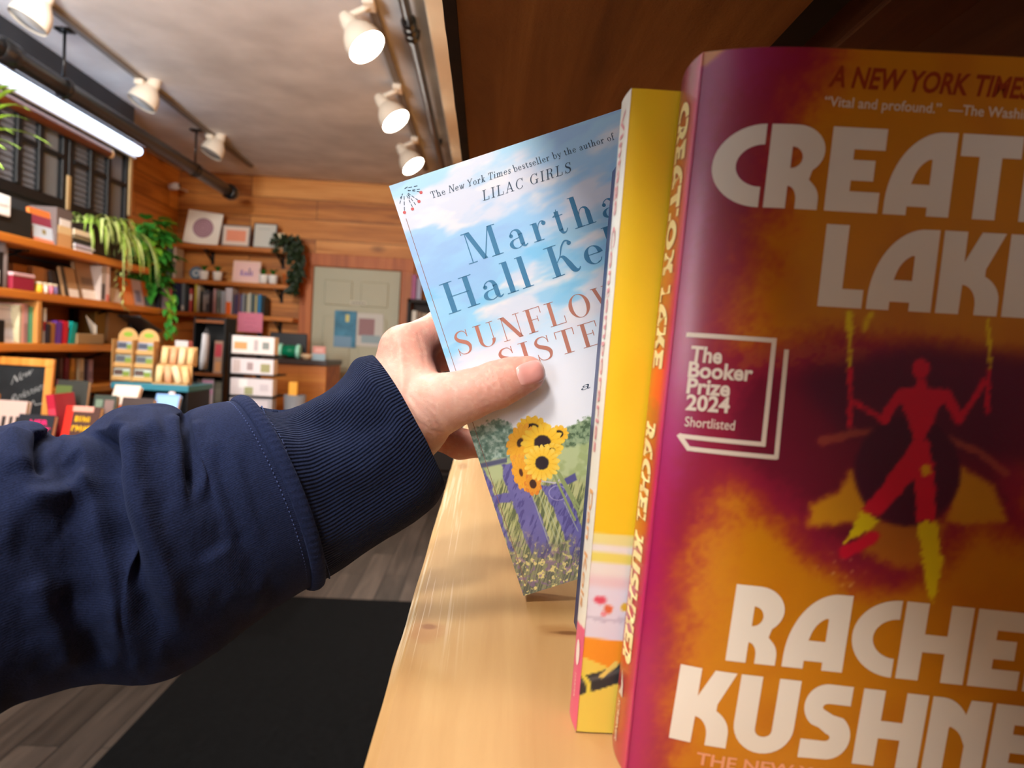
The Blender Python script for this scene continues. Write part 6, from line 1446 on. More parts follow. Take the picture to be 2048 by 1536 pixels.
# ---- hanging spider plant, only its leaf tips reach into the frame
c = P(-75, 250, 2.7); o = thing('hanging_plant', 'spider plant hanging at the left edge, long arching leaves', 'plant', (c[0], c[1], c[2])); MB().lathe([(.05, -.22), (.085, -.08), (.09, -.075), (.085, -.06), (.075, -.08)], 18).build('pot', mat('hanging_pot', (150, 140, 126), .6), o, True); MB().tube([(0, 0, -.07), (0, 0, 2.86 - c[2])], .003, 6).build('cord', M_brk, o)
mb = MB()
for tip, sag in (((104, 292), .10), ((58, 240), .09), ((62, 222), .13), ((42, 298), .05), ((12, 300), .04), ((8, 340), .03), ((28, 268), .07), ((40, 180), .16), ((70, 190), .16), ((-40, 330), .04)):
    e = Vector(P(tip[0], tip[1], 2.62)) - Vector(c); mb.m = 0; st_ = Vector((.01, 0, -.06)); pk = (st_ + e) / 2 + Vector((0, 0, sag)); mb.leaf([(1 - t) ** 2 * st_ + 2 * t * (1 - t) * pk + t * t * e for t in [i / 10 for i in range(11)]], .011)
mb.build('foliage', M_spider, o, True)

# ---- things on the back wall shelves
FY = 6.77


def bx(px, py, Y=FY): return float(P(px, py, Y)[0])
def bz(px, py, Y=FY): return float(P(px, py, Y)[2])


def frame_art(label, xa, xb, yt, k, border, mount, t=.02, bw=.012, lean=10, art=None, roll=0.0, cat='picture', Y=FY):
    x0, x1 = bx(xa, yt + 30, Y), bx(xb, yt + 30, Y); h = bz((xa + xb) / 2, yt, Y) - BZ[k]; w_ = x1 - x0; o = thing('picture_frame', label, cat, ((x0 + x1) / 2, Y, BZ[k] + .001), (-math.radians(lean), roll, 0)); mb = MB()
    mb.box(-w_ / 2, w_ / 2, 0, t, 0, bw, .002); mb.box(-w_ / 2, w_ / 2, 0, t, h - bw, h, .002); mb.box(-w_ / 2, -w_ / 2 + bw, 0, t, bw, h - bw, .002); mb.box(w_ / 2 - bw, w_ / 2, 0, t, bw, h - bw, .002); mb.build('frame', cmat(border), o); MB().box(-w_ / 2 + bw, w_ / 2 - bw, .006, t - .004, bw, h - bw).build('print', cmat(mount, .6), o)
    if art: art(o, w_, h)
    return o


def art_mandala(o, w_, h):
    M_m = cmat((176, 142, 150)); M_d = cmat((146, 108, 124)); f = Matrix.Translation((0, .0055, h * .5)) @ Matrix.Rotation(math.radians(90), 4, 'X'); mb = MB(); n = 28
    mb.lathe([(.001, .0012), (w_ * .24, .0012), (w_ * .30, .0004)], n, f); mb.build('medallion', M_m, o)
    for r_ in (.06, .13, .20, .26): mb = MB(); mb.lathe([(w_ * r_, .0018), (w_ * (r_ + .022), .0018)], n, f, cap=False); mb.build('medallion_ring', M_d, o)


def art_panel(c, x0, x1, z0, z1):
    def go(o, w_, h): MB().box((x0 - .5) * w_, (x1 - .5) * w_, .0046, .0062, z0 * h, z1 * h).build('artwork', cmat(c, .6), o)
    return go


def art_city(o, w_, h):
    for x0, x1, z0, z1, c in ((.26, .74, .32, .40, (176, 146, 186)), (.28, .36, .40, .58, (160, 128, 176)), (.42, .54, .40, .50, (170, 140, 184)), (.58, .62, .38, .68, (90, 70, 120)), (.66, .72, .40, .54, (150, 120, 170))): MB().box((x0 - .5) * w_, (x1 - .5) * w_, .0046, .0062, z0 * h, z1 * h).build('artwork', cmat(c, .6), o)


frame_art('large white framed print of a mauve medallion on the top back shelf', 366, 436, 420, 1, (236, 232, 220), (234, 228, 214), art=art_mandala, roll=math.radians(5), lean=9)
frame_art('small grey framed print with a peach panel on the top back shelf', 442, 499, 449, 1, (120, 120, 118), (226, 206, 190), art=art_panel((232, 150, 118), .16, .84, .24, .76), lean=8)
frame_art('black framed pale grey sheet on the top back shelf', 505, 552, 445, 1, (70, 62, 62), (202, 202, 192), bw=.009, lean=8, art=art_panel((186, 188, 180), .2, .7, .74, .80))
x0 = bx(558, 470); o = thing('greeting_card', 'narrow cream card beside the pale grey sheet on the top back shelf', 'card', (x0, FY + .01, BZ[1] + .001), (-math.radians(10), 0, 0)); MB().box(-.036, .036, 0, .003, 0, .155).build('sheet', cmat((226, 212, 178)), o); MB().box(-.036, .036, .003, .006, 0, .150, 0, Matrix.Translation((0, .02, 0))).build('back_sheet', cmat((216, 204, 172)), o)
frame_art('pink framed skyline picture on the middle back shelf', 464, 519, 521, 2, (232, 202, 186), (234, 196, 190), bw=.016, art=art_city, lean=9)
# dark trailing plant on the end of the top back shelf
M_dk = mat('dark_ivy_leaf', (34, 48, 26), .5, noise=.3, nscale=30); x0 = bx(572, 490); o = thing('trailing_plant', 'dark trailing plant hanging over the right ends of the back shelves', 'plant', (x0, FY + .06, BZ[1] + .0005)); MB().lathe([(.05, 0), (.065, .09), (.068, .094), (.060, .085)], 16).build('pot', mat('pot_dark', (44, 36, 30), .6), o, True); R = random.Random(5); mb = MB()
for i in range(230):
    t = R.random() ** .8; a = R.uniform(0, 6.28)
    if t < .3: q = (R.uniform(-.12, .13), R.uniform(-.13, .02), R.uniform(-.02, .15))
    else: u = (t - .3) / .7; q = (.10 + .03 * math.sin(u * 3) + R.uniform(-.075, .06) * (1 - .35 * u), -.12 + R.uniform(-.05, .05), .12 - .52 * u)
    heart(mb, q, (math.cos(a), -abs(math.sin(a)) * .6, -.7), (0, -1, .4), R.uniform(.04, .065), R.uniform(.016, .026))
mb.build('foliage', M_dk, o, True); mb = MB(); mb.tube([(0, 0, .09), (.06, -.10, .14), (.11, -.14, .05), (.12, -.13, -.38)], .004, 6); mb.tube([(0, 0, .09), (-.06, -.10, .05), (-.09, -.12, .0)], .004, 6); mb.build('stem', M_dk, o, True)
# little pots
for px, pt, lab in ((409, 532, 'leftmost white pot with grass on the middle back shelf'), (436, 527, 'white pot with a pointed green plant left of the pink framed picture'), (528, 541, 'white pot just right of the pink framed picture'), (547, 540, 'rightmost white pot with a green plant on the middle back shelf')):
    x0 = bx(px, 550); o = thing('potted_plant', lab, 'plant', (x0, FY - .01, BZ[2] + .0005), (0, 0, 0), 'small white potted plants'); MB().lathe([(.030, 0), (.036, .004), (.043, .075), (.045, .080), (.041, .080), (.038, .065)], 18).build('pot', mat('pot_white', (236, 234, 228), .4), o, True); MB().lathe([(.001, .066), (.038, .068)], 12).build('soil', M_soil, o); R = random.Random(px); mb = MB()
    for i in range(34): a = R.uniform(0, 6.28); l = R.uniform(.05, .085); mb.leaf([(0, 0, .066), (math.cos(a) * l * .35, math.sin(a) * l * .35, .066 + l * .75), (math.cos(a) * l * .8, math.sin(a) * l * .8, .066 + l * .85)], .007)
    mb.build('foliage', mat('grass_green', (44, 110, 34), .5, noise=.3, nscale=40), o, True)
x0 = bx(391, 545); o = thing('plate', 'small round blue patterned plate on the middle back shelf', 'plate', (x0, FY, BZ[2] + .001), (-math.radians(12), 0, 0)); f = Matrix.Translation((0, .004, .062)) @ Matrix.Rotation(math.radians(90), 4, 'X'); MB().lathe([(.001, .0), (.04, .0), (.060, .008), (.062, .006), (.04, -.004), (.001, -.004)], 24, f, cap=False).build('disc', cmat((86, 112, 130)), o, True); MB().lathe([(.018, .001), (.034, .001)], 20, f, cap=False).build('ring', cmat((190, 196, 196)), o); MB().box(-.03, .03, .0, .04, -.0005, .008).build('stand', M_brk, o)
x0 = bx(577, 556); o = thing('terracotta_pot', 'low orange planter at the right end of the middle back shelf', 'pot', (x0, FY - .01, BZ[2] + .0005)); mb = MB(); mb.lathe([(.038, 0), (.052, .085), (.056, .086), (.056, .10), (.048, .10), (.044, .06)], 18); mb.build('pot', mat('terracotta', (206, 108, 44), .7), o, True); MB().lathe([(.001, .085), (.046, .086)], 12).build('soil', M_soil, o)
# books on the back shelves
GB2, GB3 = 'spines on the middle back shelf', 'spines on the bottom back shelf'


def b_book(label, xa, xb, yt, k, col, grp, Y=FY, **kw):
    x0, x1 = bx(xa, yt + 20, Y), bx(xb, yt + 20, Y); h = bz((xa + xb) / 2, yt, Y) - BZ[k]; return book_up(label, (x0, Y, BZ[k] + .0005), 0, (x1 - x0) * .96, h, .16, col, grp, **kw)


for xa, xb, yt, c, lab, bd in ((334, 341, 484, (98, 118, 132), 'slate blue book at the left end of the middle back shelf', None), (341.5, 346, 482, (70, 86, 96), 'dark slate book second from the left end of the middle back shelf', None), (346.5, 353, 490, (206, 196, 178), 'cream book right of the slate pair on the middle back shelf', (.3, .5, (120, 110, 100)))): b_book(lab, xa, xb, yt, 2, c, GB2, band=bd)
B3 = [(346, 362, 566, (30, 38, 70), 'wide navy book at the left of the bottom back shelf', (.0, .22, (24, 24, 30))), (363, 370, 563, (98, 110, 116), 'grey green book beside the wide navy book', (.04, .2, (190, 190, 182))), (378.5, 385, 577, (170, 68, 62), 'brick red book on the bottom back shelf', (.5, .75, (206, 190, 180))), (389.5, 394, 566, (196, 182, 70), 'thin yellow book on the bottom back shelf', None), (394.5, 399, 572, (204, 200, 180), 'thin ivory book beside the yellow one', None), (400.5, 406, 582, (60, 62, 60), 'charcoal book right of the thin ivory book', None), (406.5, 412, 582, (110, 112, 116), 'grey lettered book among the charcoal ones', (.1, .8, (190, 190, 192))), (412.5, 418, 580, (90, 98, 108), 'steel grey book among the charcoal ones', (.4, .8, (180, 186, 190))), (418.5, 426, 584, (62, 52, 60), 'dark aubergine book on the bottom back shelf', None), (426.5, 432, 578, (206, 168, 180), 'pale pink book on the bottom back shelf', (.5, .9, (226, 196, 200))), (432.5, 441, 580, (134, 150, 146), 'sage grey book left of the white and orange book', (.2, .7, (110, 126, 124))), (441.5, 450, 582, (178, 190, 204), 'pale blue grey book touching the white and orange book', None), (450.5, 465, 576, (214, 214, 224), 'thick white book with an orange lower half', None)]
for xa, xb, yt, c, lab, bd in B3: b_book(lab, xa, xb, yt, 3, c, GB3, band=bd, band2=((0, .46, (240, 110, 30)) if xa == 450.5 else None))
thin = [((92, 74, 104), 'thin plum book, leftmost of the thin row by the pink sign'), ((70, 60, 96), 'thin dark violet book in the row by the pink sign'), ((132, 84, 80), 'thin brown red book in the row by the pink sign'), ((92, 96, 140), 'thin periwinkle book in the row by the pink sign'), ((156, 160, 160), 'thin pale grey book in the row by the pink sign'), ((60, 68, 80), 'thin ink blue book in the row by the pink sign'), ((196, 192, 158), 'thin cream book in the row by the pink sign'), ((204, 206, 192), 'thin ivory white book in the row by the pink sign'), ((90, 110, 100), 'thin sage book in the row by the pink sign'), ((70, 84, 96), 'thin slate book in the row by the pink sign'), ((198, 190, 130), 'thin straw yellow book in the row by the pink sign')]
for i, (c, lab) in enumerate(thin): b_book(lab, 468 + i * 4.2, 472 + i * 4.2, 590 - (i * 7) % 5, 3, c, 'row of thin books')
b_book('bright blue book ending the thin row', 515, 522.5, 589, 3, (40, 116, 164), 'row of thin books'); b_book('black book after the bright blue one', 523, 529, 594, 3, (26, 34, 30), 'row of thin books')
# pink sign hanging from the bottom back shelf
x0, x1 = bx(473, 640, 6.70), bx(523, 640, 6.70); z1, z0 = bz(498, 626, 6.70), bz(498, 664, 6.70); o = thing('paper_sign', 'pink paper sign hung from the bottom back shelf', 'sign', ((x0 + x1) / 2, 6.735, z1)); MB().box(-(x1 - x0) / 2, (x1 - x0) / 2, -.004, 0, z0 - z1, .005, .001).build('sheet', mat('pink_paper', (226, 134, 160), .7), o)
mb = MB()
for i, l in enumerate((.5, .7, .4)): mb.box(-l * .08, l * .08, -.0048, -.004, (z0 - z1) * (.3 + .2 * i) - .003, (z0 - z1) * (.3 + .2 * i) + .003)
mb.build('sign_lines', cmat((196, 104, 134)), o)

# ---- counter by the door, with its things
CY0 = 6.0; cz = bz(600, 719, CY0); cx0, cx1 = bx(440, 725, CY0), bx(655, 725, CY0); o = thing('counter', 'wooden shop counter with a dark top in front of the door', 'counter', ((cx0 + cx1) / 2, CY0, 0)); L = (cx1 - cx0) / 2
MB().box(-L, L, 0, .62, cz - .045, cz, .005).build('worktop', mat('counter_dark_top', (58, 42, 36), .35), o); MB().box(-L + .01, L - .012, .02, .60, 0.0005, cz - .045, .003).build('body', wood('counter_front_wood', (130, 64, 14), (180, 104, 30), (204, 134, 54), axis=0, grain=.8, knots=.6, knot_scale=1.3), o)
x0, x1 = bx(539, 690, 6.2), bx(613, 690, 6.2); z1 = bz(576, 666, 6.2); o = thing('monitor', 'black monitor back on the counter behind the green spool', 'monitor', ((x0 + x1) / 2, 6.2, cz + .0005)); w_ = (x1 - x0) / 2; MB().box(-w_, w_, 0, .03, .05, z1 - cz, .006).build('screen', mat('monitor_black', (34, 32, 34), .4), o); MB().box(-.02, .02, .02, .05, .006, .12).build('stand', M_brk, o); MB().box(-.1, .1, -.06, .1, 0, .008, .003).build('foot', M_brk, o)
x0, x1 = bx(552, 700, 6.03), bx(598, 700, 6.03); o = thing('ribbon_spool', 'dark green spool with two pale mint ends on the counter', 'spool', ((x0 + x1) / 2, 6.10, cz + .0005)); w_ = (x1 - x0) / 2; f = Matrix.Translation((0, 0, .062)) @ Matrix.Rotation(math.radians(90), 4, 'Y'); MB().lathe([(.05, -w_ * .6), (.052, w_ * .6)], 20, f).build('core', mat('spool_green', (0, 122, 84), .4), o, True)
for s in (-1, 1): MB().lathe([(.055, -w_ * .17), (.062, -w_ * .12), (.062, w_ * .12), (.055, w_ * .17)], 20, Matrix.Translation((s * w_ * .78, 0, 0)) @ f).build('end_disc', mat('spool_mint', (168, 236, 214), .4), o, True)
x0 = bx(612, 710, 6.03); o = thing('shell_dish', 'small cream shell-like dish beside the spool on the counter', 'dish', (x0, 6.06, cz + .0005)); MB().lathe([(.02, 0), (.045, .02), (.055, .045), (.05, .045), (.035, .02), (.001, .012)], 18, cap=False).build('bowl', cmat((226, 198, 160)), o, True); MB().lathe([(.001, .05), (.03, .045), (.035, .03), (.001, .02)], 14).build('filling', cmat((206, 170, 126)), o, True)
x0 = bx(638, 705, 6.03); o = box_thing('gift_box', 'small pink and pale blue box at the right end of the counter', 'box', (x0, 6.03, cz + .0005), (0, 0, .2), .105, .07, .118, (214, 150, 140), art=((0, 1, 0, .48, (150, 178, 190)), (.2, .8, .6, .85, (228, 176, 166))))
# posters and hook sign on the door
o = thing('poster', 'blue poster with a yellow shape on the grey door', 'poster', (bx(690, 658, 6.93), 6.940, bz(690, 658, 6.93))); w_, h = bx(712, 658, 6.93) - bx(668, 658, 6.93), bz(690, 622, 6.93) - bz(690, 695, 6.93)
MB().box(-w_ / 2, w_ / 2, -.002, 0, -h / 2, h / 2).build('sheet', mat('poster_blue', (70, 128, 156), .6, noise=.35, nscale=9), o); mb = MB(); mb.box(.0, .035, -.0032, -.002, h * .2, h * .40); mb.build('yellow_shape', cmat((206, 196, 110)), o); MB().box(-w_ / 2, w_ * .3, -.0030, -.002, -h / 2, -h * .2).build('lower_block', cmat((110, 146, 172)), o)
o = thing('poster', 'pale poster with a pinkish brown figure on the grey door', 'poster', (bx(739, 660, 6.93), 6.940, bz(739, 660, 6.93))); w_, h = bx(766, 658, 6.93) - bx(713, 658, 6.93), bz(739, 626, 6.93) - bz(739, 692, 6.93)
MB().box(-w_ / 2, w_ / 2, -.002, 0, -h / 2, h / 2).build('sheet', cmat((196, 194, 186), .6), o); MB().box(-w_ * .42, w_ * .18, -.003, -.002, -h * .18, h * .34).build('figure', cmat((150, 116, 118), .6), o); MB().box(-w_ * .3, w_ * .42, -.0036, -.002, -h * .4, -h * .16).build('ground', cmat((146, 166, 172), .6), o)
o = thing('door_sign', 'small pale lettered strip above the posters on the door', 'sign', (bx(716, 606, 6.94), 6.941, bz(716, 606, 6.94))); MB().box(-.075, .075, -.003, 0, -.018, .018).build('strip', cmat((196, 190, 168)), o); mb = MB()
for i in range(5): mb.box(-.06 + i * .027, -.042 + i * .027, -.0042, -.003, -.009, .009)
mb.build('letters', cmat((120, 116, 104)), o)
# small white camera and conduit in the corner
c = P(346, 372, 6.7); o = thing('security_camera', 'small white camera high in the back left corner', 'camera', (c[0], 6.72, c[2])); MB().lathe([(.001, -.045), (.03, -.04), (.035, .03), (.02, .05)], 14, Matrix.Rotation(math.radians(80), 4, 'Y')).build('body', mat('camera_white', (220, 212, 208), .4), o, True); MB().tube([(0, .02, 0), (0, .28, .02)], .01, 8).build('mount', mat('camera_white', (220, 212, 208), .4), o); MB().lathe([(.001, 0), (.018, .002), (.018, .01)], 12, Matrix.Translation((.045, 0, 0.008)) @ Matrix.Rotation(math.radians(80), 4, 'Y')).build('lens', M_brk, o, True)
c = P(347, 430, 6.97); structure('trim_conduit', MB().tube([(c[0], 6.975, 2.0), (c[0], 6.975, 2.55)], .014, 10), mat('conduit_pale', (186, 150, 120), .5), True)
# bookcase at the right of the door
x0 = bx(815, 600, 6.8); o = thing('bookshelf', 'dark bookshelf right of the door, half hidden by the pale blue book', 'bookcase', (x0 + .35, 6.8, 0)); zt = bz(830, 598, 6.8); M_dkw = mat('dark_shelf_wood', (34, 24, 18), .6)
for z_ in (zt - .03, zt - .36, zt - .70, .08): MB().box(-.35, .35, 0, .18, z_, z_ + .03).build('shelf', M_dkw, o)
MB().box(-.35, -.32, 0, .18, 0.0005, zt).build('side_panel', M_dkw, o); MB().box(.32, .35, 0, .18, 0.0005, zt).build('side_panel', M_dkw, o); MB().box(-.32, .32, .165, .18, 0.0005, zt).build('back_panel', M_dkw, o)
for i, (c, lab) in enumerate((((150, 60, 110), 'magenta book on top of the dark bookshelf right of the door'), ((150, 150, 170), 'pale grey book on top of the dark bookshelf right of the door'))): book_up(lab, (x0 + .03 + i * .05, 6.81, zt + .0006), 0, .045, .23 - .03 * i, .15, c, 'books on the dark bookshelf')
for i, (c, lab) in enumerate((((206, 200, 186), 'cream book inside the dark bookshelf right of the door'), ((120, 90, 60), 'brown book inside the dark bookshelf right of the door'), ((170, 150, 120), 'tan book inside the dark bookshelf right of the door'))): book_up(lab, (x0 + .045 + i * .05, 6.83, zt - .3294), 0, .045, .22 - .01 * i, .13, c, 'books on the dark bookshelf')

# ---- teal display stand with cardboard card racks
TY = 4.0; tz = float(P(300, 768, TY)[2]); tx0, tx1 = bx(221, 770, TY), bx(377, 770, TY); o = thing('display_stand', 'black display stand with a teal top in front of the left shelves', 'stand', ((tx0 + tx1) / 2, TY, 0)); L = (tx1 - tx0) / 2
MB().box(-L, L, 0, .36, tz - .035, tz, .004).build('top', mat('teal_paint', (56, 128, 146), .4), o)
for x in (-L + .01, L - .02): MB().box(x, x + .01, .02, .34, 0.0005, tz - .035).build('side_panel', mat('stand_black', (12, 12, 14), .5), o)
MB().box(-L + .02, L - .02, .32, .34, 0.0005, tz - .035).build('back_panel', mat('stand_black', (12, 12, 14), .5), o); MB().box(-L + .02, L - .02, .02, .32, tz - .30, tz - .285).build('shelf', mat('stand_black', (12, 12, 14), .5), o)
M_card = mat('kraft_cardboard', (206, 162, 102), .7, noise=.06, nscale=40)
for xa, xb, yt, lab, seed in ((223, 262, 655, 'left one of two arched cardboard card racks on the teal display stand', 1), (264, 305, 658, 'right one of two arched cardboard card racks on the teal display stand', 2)):
    x0, x1 = bx(xa, 720, TY + .08), bx(xb, 720, TY + .08); w_ = (x1 - x0); h = float(P((xa + xb) / 2, yt, TY + .08)[2]) - tz; o = thing('card_rack', lab, 'rack', ((x0 + x1) / 2, TY + .10, tz + .0006), (0, 0, math.radians(4)), 'arched cardboard racks')
    poly = [(-w_ / 2, 0), (-w_ / 2, h * .80)] + [(-w_ / 2 + w_ / 2 * (1 - math.cos(a)), h * .80 + h * .2 * math.sin(a)) for a in [math.pi * k / 12 for k in range(1, 12)]] + [(w_ / 2, h * .80), (w_ / 2, 0)]
    MB().prism(poly, .06, .066).build('back_board', M_card, o); MB().box(-w_ / 2, -w_ / 2 + .003, -.02, .066, 0, h * .78).build('side', M_card, o); MB().box(w_ / 2 - .003, w_ / 2, -.02, .066, 0, h * .78).build('side', M_card, o)
    f = Matrix.Translation((0, .059, h * .88)) @ Matrix.Rotation(math.radians(90), 4, 'X') @ Matrix.Scale(.55, 4, (0, 1, 0)); MB().lathe([(.001, .001), (w_ * .24, .0008), (w_ * .24, 0)], 14, f).build('leaf_badge', cmat((140, 176, 60)), o); R = random.Random(seed)
    for r_ in range(3):
        z_ = h * (.02 + .25 * r_); yy = -.012 + .02 * r_; MB().box(-w_ / 2 + .004, w_ / 2 - .004, yy - .004, yy - .001, z_, z_ + h * .08).build('pocket', M_card, o); pk = thing
        MB().box(-w_ * .40, w_ * .40, yy, yy + .012, z_ + .002, z_ + h * .22).build('photo_cards', cmat(((196, 206, 196), (150, 158, 150), (160, 168, 186))[r_]), o); MB().box(-w_ * .38, w_ * (.05), yy - .0008, yy + .001, z_ + h * .10, z_ + h * .20).build('card_picture', cmat(((96, 76, 70), (88, 92, 100), (80, 84, 100))[r_]), o); MB().box(w_ * .06, w_ * .38, yy - .0012, yy + .001, z_ + h * .04, z_ + h * .17).build('card_picture', cmat((130, 152, 64)), o)
x0, x1 = bx(309, 730, TY + .05), bx(378, 730, TY + .05); w_ = x1 - x0; h = float(P(345, 692, TY + .05)[2]) - tz; o = thing('card_rack', 'scalloped cardboard rack of rolled pale packets on the teal display stand', 'rack', ((x0 + x1) / 2, TY + .08, tz + .0006), (0, 0, math.radians(3)))
for r_, (z_, yy) in enumerate(((0.0, -.02), (h * .48, .05))):
    MB().box(-w_ / 2, w_ / 2, yy + .03, yy + .036, z_, z_ + h * .50).build('tier_board', M_card, o); MB().box(-w_ / 2, w_ / 2, yy - .03, yy + .03, z_, z_ + .006).build('tier_base', M_card, o)
    for i in range(4):
        xx = -w_ / 2 + w_ * (i + .5) / 4; tilt_ = (.0, .10, .22, .12)[i] if r_ == 0 else 0; MB().tube([(xx + (.02 * tilt_ * 4 if r_ == 0 else 0), yy - .008, z_ + .008), (xx - .08 * tilt_, yy + .012, z_ + h * .46)], w_ * .105, 12).build('roll', cmat(((236, 206, 150), (226, 172, 130), (240, 214, 170), (232, 196, 140))[i]), o, True)
x0 = bx(362, 685, 4.35); o = box_thing('tin', 'white tin with a pink base beside the cardboard racks', 'tin', (x0, 4.36, tz + .0006), (0, 0, 0), .075, .07, .245, (220, 126, 130), art=((0, 1, .72, 1, (206, 204, 200)), (0, 1, .40, .70, (226, 170, 170))))
# black rack with the white tote
RY = 5.3; x0, x1 = bx(384, 740, RY), bx(448, 740, RY); zt = float(P(415, 634, RY)[2]); o = thing('wire_rack', 'black rack between the teal stand and the spinner', 'rack', ((x0 + x1) / 2, RY, 0)); L = (x1 - x0) / 2
MB().box(-L, L, .20, .22, 0.0005, zt).build('back_panel', mat('rack_black', (16, 15, 15), .5), o)
for x in (-L, L - .012): MB().box(x, x + .012, 0, .20, 0.0005, zt).build('side_panel', mat('rack_black', (16, 15, 15), .5), o)
for py in (640, 746, 842): z_ = float(P(415, py, RY)[2]); MB().box(-L + .012, L - .012, 0, .20, z_ - .02, z_).build('shelf', wood('rack_shelf_wood', (90, 46, 16), (130, 70, 26), (150, 88, 40), axis=0), o)
zs = float(P(415, 746, RY)[2]); zs2 = float(P(415, 842, RY)[2])
zt2 = float(P(410, 668, RY)[2]); x0 = bx(411, 705, RY); o = thing('tote_bag', 'white cloth bag hanging on the black rack', 'bag', (x0, RY - .005, zt2)); hb_ = zt2 - float(P(410, 737, RY)[2]); mb = MB(); n = 9
mb.tube([(-.0, 0, 0), (.002, -.008, -hb_ * .3), (-.004, -.012, -hb_ * .7), (-.008, -.006, -hb_)], [.045, .05, .052, .05], 16, flat=.45); mb.build('cloth', mat('tote_white', (232, 234, 240), .8, bump=.4, bscale=40), o, True); MB().tube([(.02, .0, -.01), (.0, .012, .04), (-.02, .0, -.01)], .006, 8).build('handle', mat('tote_strap', (90, 90, 92), .8), o, True)
for xa, xb, yt, c, lab, Y_, zz, art in ((427, 444, 681, (150, 116, 96), 'book with a red rose cover on the black rack beside the white bag', RY + .05, zs, ((.1, .9, .5, .9, (170, 50, 60)), (.2, .9, .05, .35, (190, 130, 80)))), (401, 424, 757, (196, 176, 180), 'pink and grey magazine on the lower level of the black rack', RY + .05, zs2, ((.05, .95, .62, .96, (214, 150, 180)), (.2, .8, .36, .6, (206, 130, 90)), (.05, .95, .04, .3, (170, 176, 166)))), (427, 446, 762, (104, 96, 80), 'olive grey book on the lower level of the black rack', RY + .08, zs2, ((.1, .9, .5, .8, (120, 112, 96)),)), (386, 398, 758, (96, 74, 64), 'brown book at the left of the lower level of the black rack', RY + .05, zs2, ())):
    x0, x1 = bx(xa, yt + 20, Y_), bx(xb, yt + 20, Y_); book_face(lab, ((x0 + x1) / 2, Y_, zz + .0006), (-math.radians(5), 0, 0), x1 - x0, float(P(xa, yt, Y_)[2]) - zz, .02, c, 'books on the black rack', art=art)
# spinner rack of white card boxes
QY = 4.9; x0, x1 = bx(460, 740, QY), bx(548, 740, QY); o = thing('spinner_rack', 'black spinner rack with tiers for white card boxes', 'rack', ((x0 + x1) / 2, QY + .14, 0)); L = (x1 - x0) / 2; ztop = float(P(500, 664, QY)[2]); MB().tube([(0, 0, 0.01), (0, 0, ztop)], .018, 12).build('pole', M_brk, o, True); MB().lathe([(.19, 0.0005), (.19, .02), (.03, .035)], 24).build('base', M_brk, o)
cols = [((236, 226, 220), ((.06, .36, .25, .65, (216, 160, 100)), (.52, .62, .2, .8, (190, 176, 176)), (.72, .88, .3, .7, (140, 146, 140)))), ((226, 218, 220), ((.05, .22, .1, .9, (206, 190, 186)), (.38, .52, .25, .75, (170, 150, 150)), (.70, .92, .15, .7, (160, 156, 110)))), ((222, 214, 216), ((.2, .4, .45, .95, (240, 240, 238)), (.34, .54, .05, .5, (160, 162, 120)), (.7, .9, .3, .7, (206, 196, 200)))), ((176, 172, 176), ((.4, .9, .3, .9, (206, 196, 200)),))]
nm_ = ['topmost', 'second from the top', 'third from the top', 'lowest, half hidden by the sleeve,']
for i, (pt, pb_) in enumerate(((672, 708), (717, 748), (757, 791), (796, 832))):
    z1_, z0_ = float(P(504, pt, QY)[2]), float(P(504, pb_, QY)[2]); MB().box(-L - .005, L + .005, -.15, .15, z0_ - .012, z0_ - .002).build('tier', M_brk, o); MB().box(-L - .008, -L - .003, -.15, .15, z0_ - .012, z1_ + .01).build('tier_side', M_brk, o)
    box_thing('card_box', '%s white box of cards on the black spinner rack' % nm_[i], 'box', ((x0 + x1) / 2, QY, z0_ - .0012), (0, 0, 0), 2 * L * .97, .10, z1_ - z0_, cols[i][0], 'white card boxes on the spinner', art=cols[i][1])
c = P(582, 800, QY); o = thing('bucket', 'grey bucket with an orange packet beside the spinner rack', 'bucket', (c[0], QY + .1, 0.0005)); zb = float(P(555, 790, QY)[2]); MB().lathe([(.06, 0), (.062, zb * .7), (.075, zb), (.068, zb), (.055, zb * .72)], 18).build('body', mat('bucket_grey', (120, 122, 126), .4), o, True); MB().box(-.04, .02, -.03, .0, zb * .9, zb + .09, .005).build('packet', cmat((226, 160, 50)), o)

# ---- table of new books with the chalk board
BY = 2.95; bzt = 0.82; o = thing('display_table', 'low wooden display table behind the sleeve', 'table', (-1.55, 3.2, 0)); MB().box(-.52, .45, -.32, .36, bzt - .04, bzt, .005).build('tabletop', M_shelfb, o)
for x in (-.48, .40):
    for y in (-.28, .31): MB().box(x - .025, x + .025, y - .025, y + .025, 0.0005, bzt - .04, .003).build('leg', M_shelfb, o)
zc1 = float(P(50, 716, 3.3)[2]); x0, x1 = bx(-62, 780, 3.3), bx(97, 780, 3.3); w_ = x1 - x0; h = zc1 - bzt; o = thing('chalkboard', 'small wood-framed chalkboard with New Releases written in chalk', 'board', ((x0 + x1) / 2, 3.3, bzt + .001), (-math.radians(6), 0, 0)); M_fr = wood('chalkboard_frame_wood', (150, 86, 20), (196, 124, 46), (216, 150, 74), axis=2, grain=1.5); bw = .036; mb = MB()
mb.box(-w_ / 2, w_ / 2, 0, .02, 0, bw, .003); mb.box(-w_ / 2, w_ / 2, 0, .02, h - bw, h, .003); mb.box(-w_ / 2, -w_ / 2 + bw, 0, .02, bw, h - bw, .003); mb.box(w_ / 2 - bw, w_ / 2, 0, .02, bw, h - bw, .003); mb.build('frame', M_fr, o); MB().box(-w_ / 2 + bw, w_ / 2 - bw, .008, .014, bw, h - bw).build('slate', mat('slate_black', (24, 26, 28), .8, noise=.3, nscale=14), o)
M_chalk = mat('chalk_white', (160, 160, 158), .9)


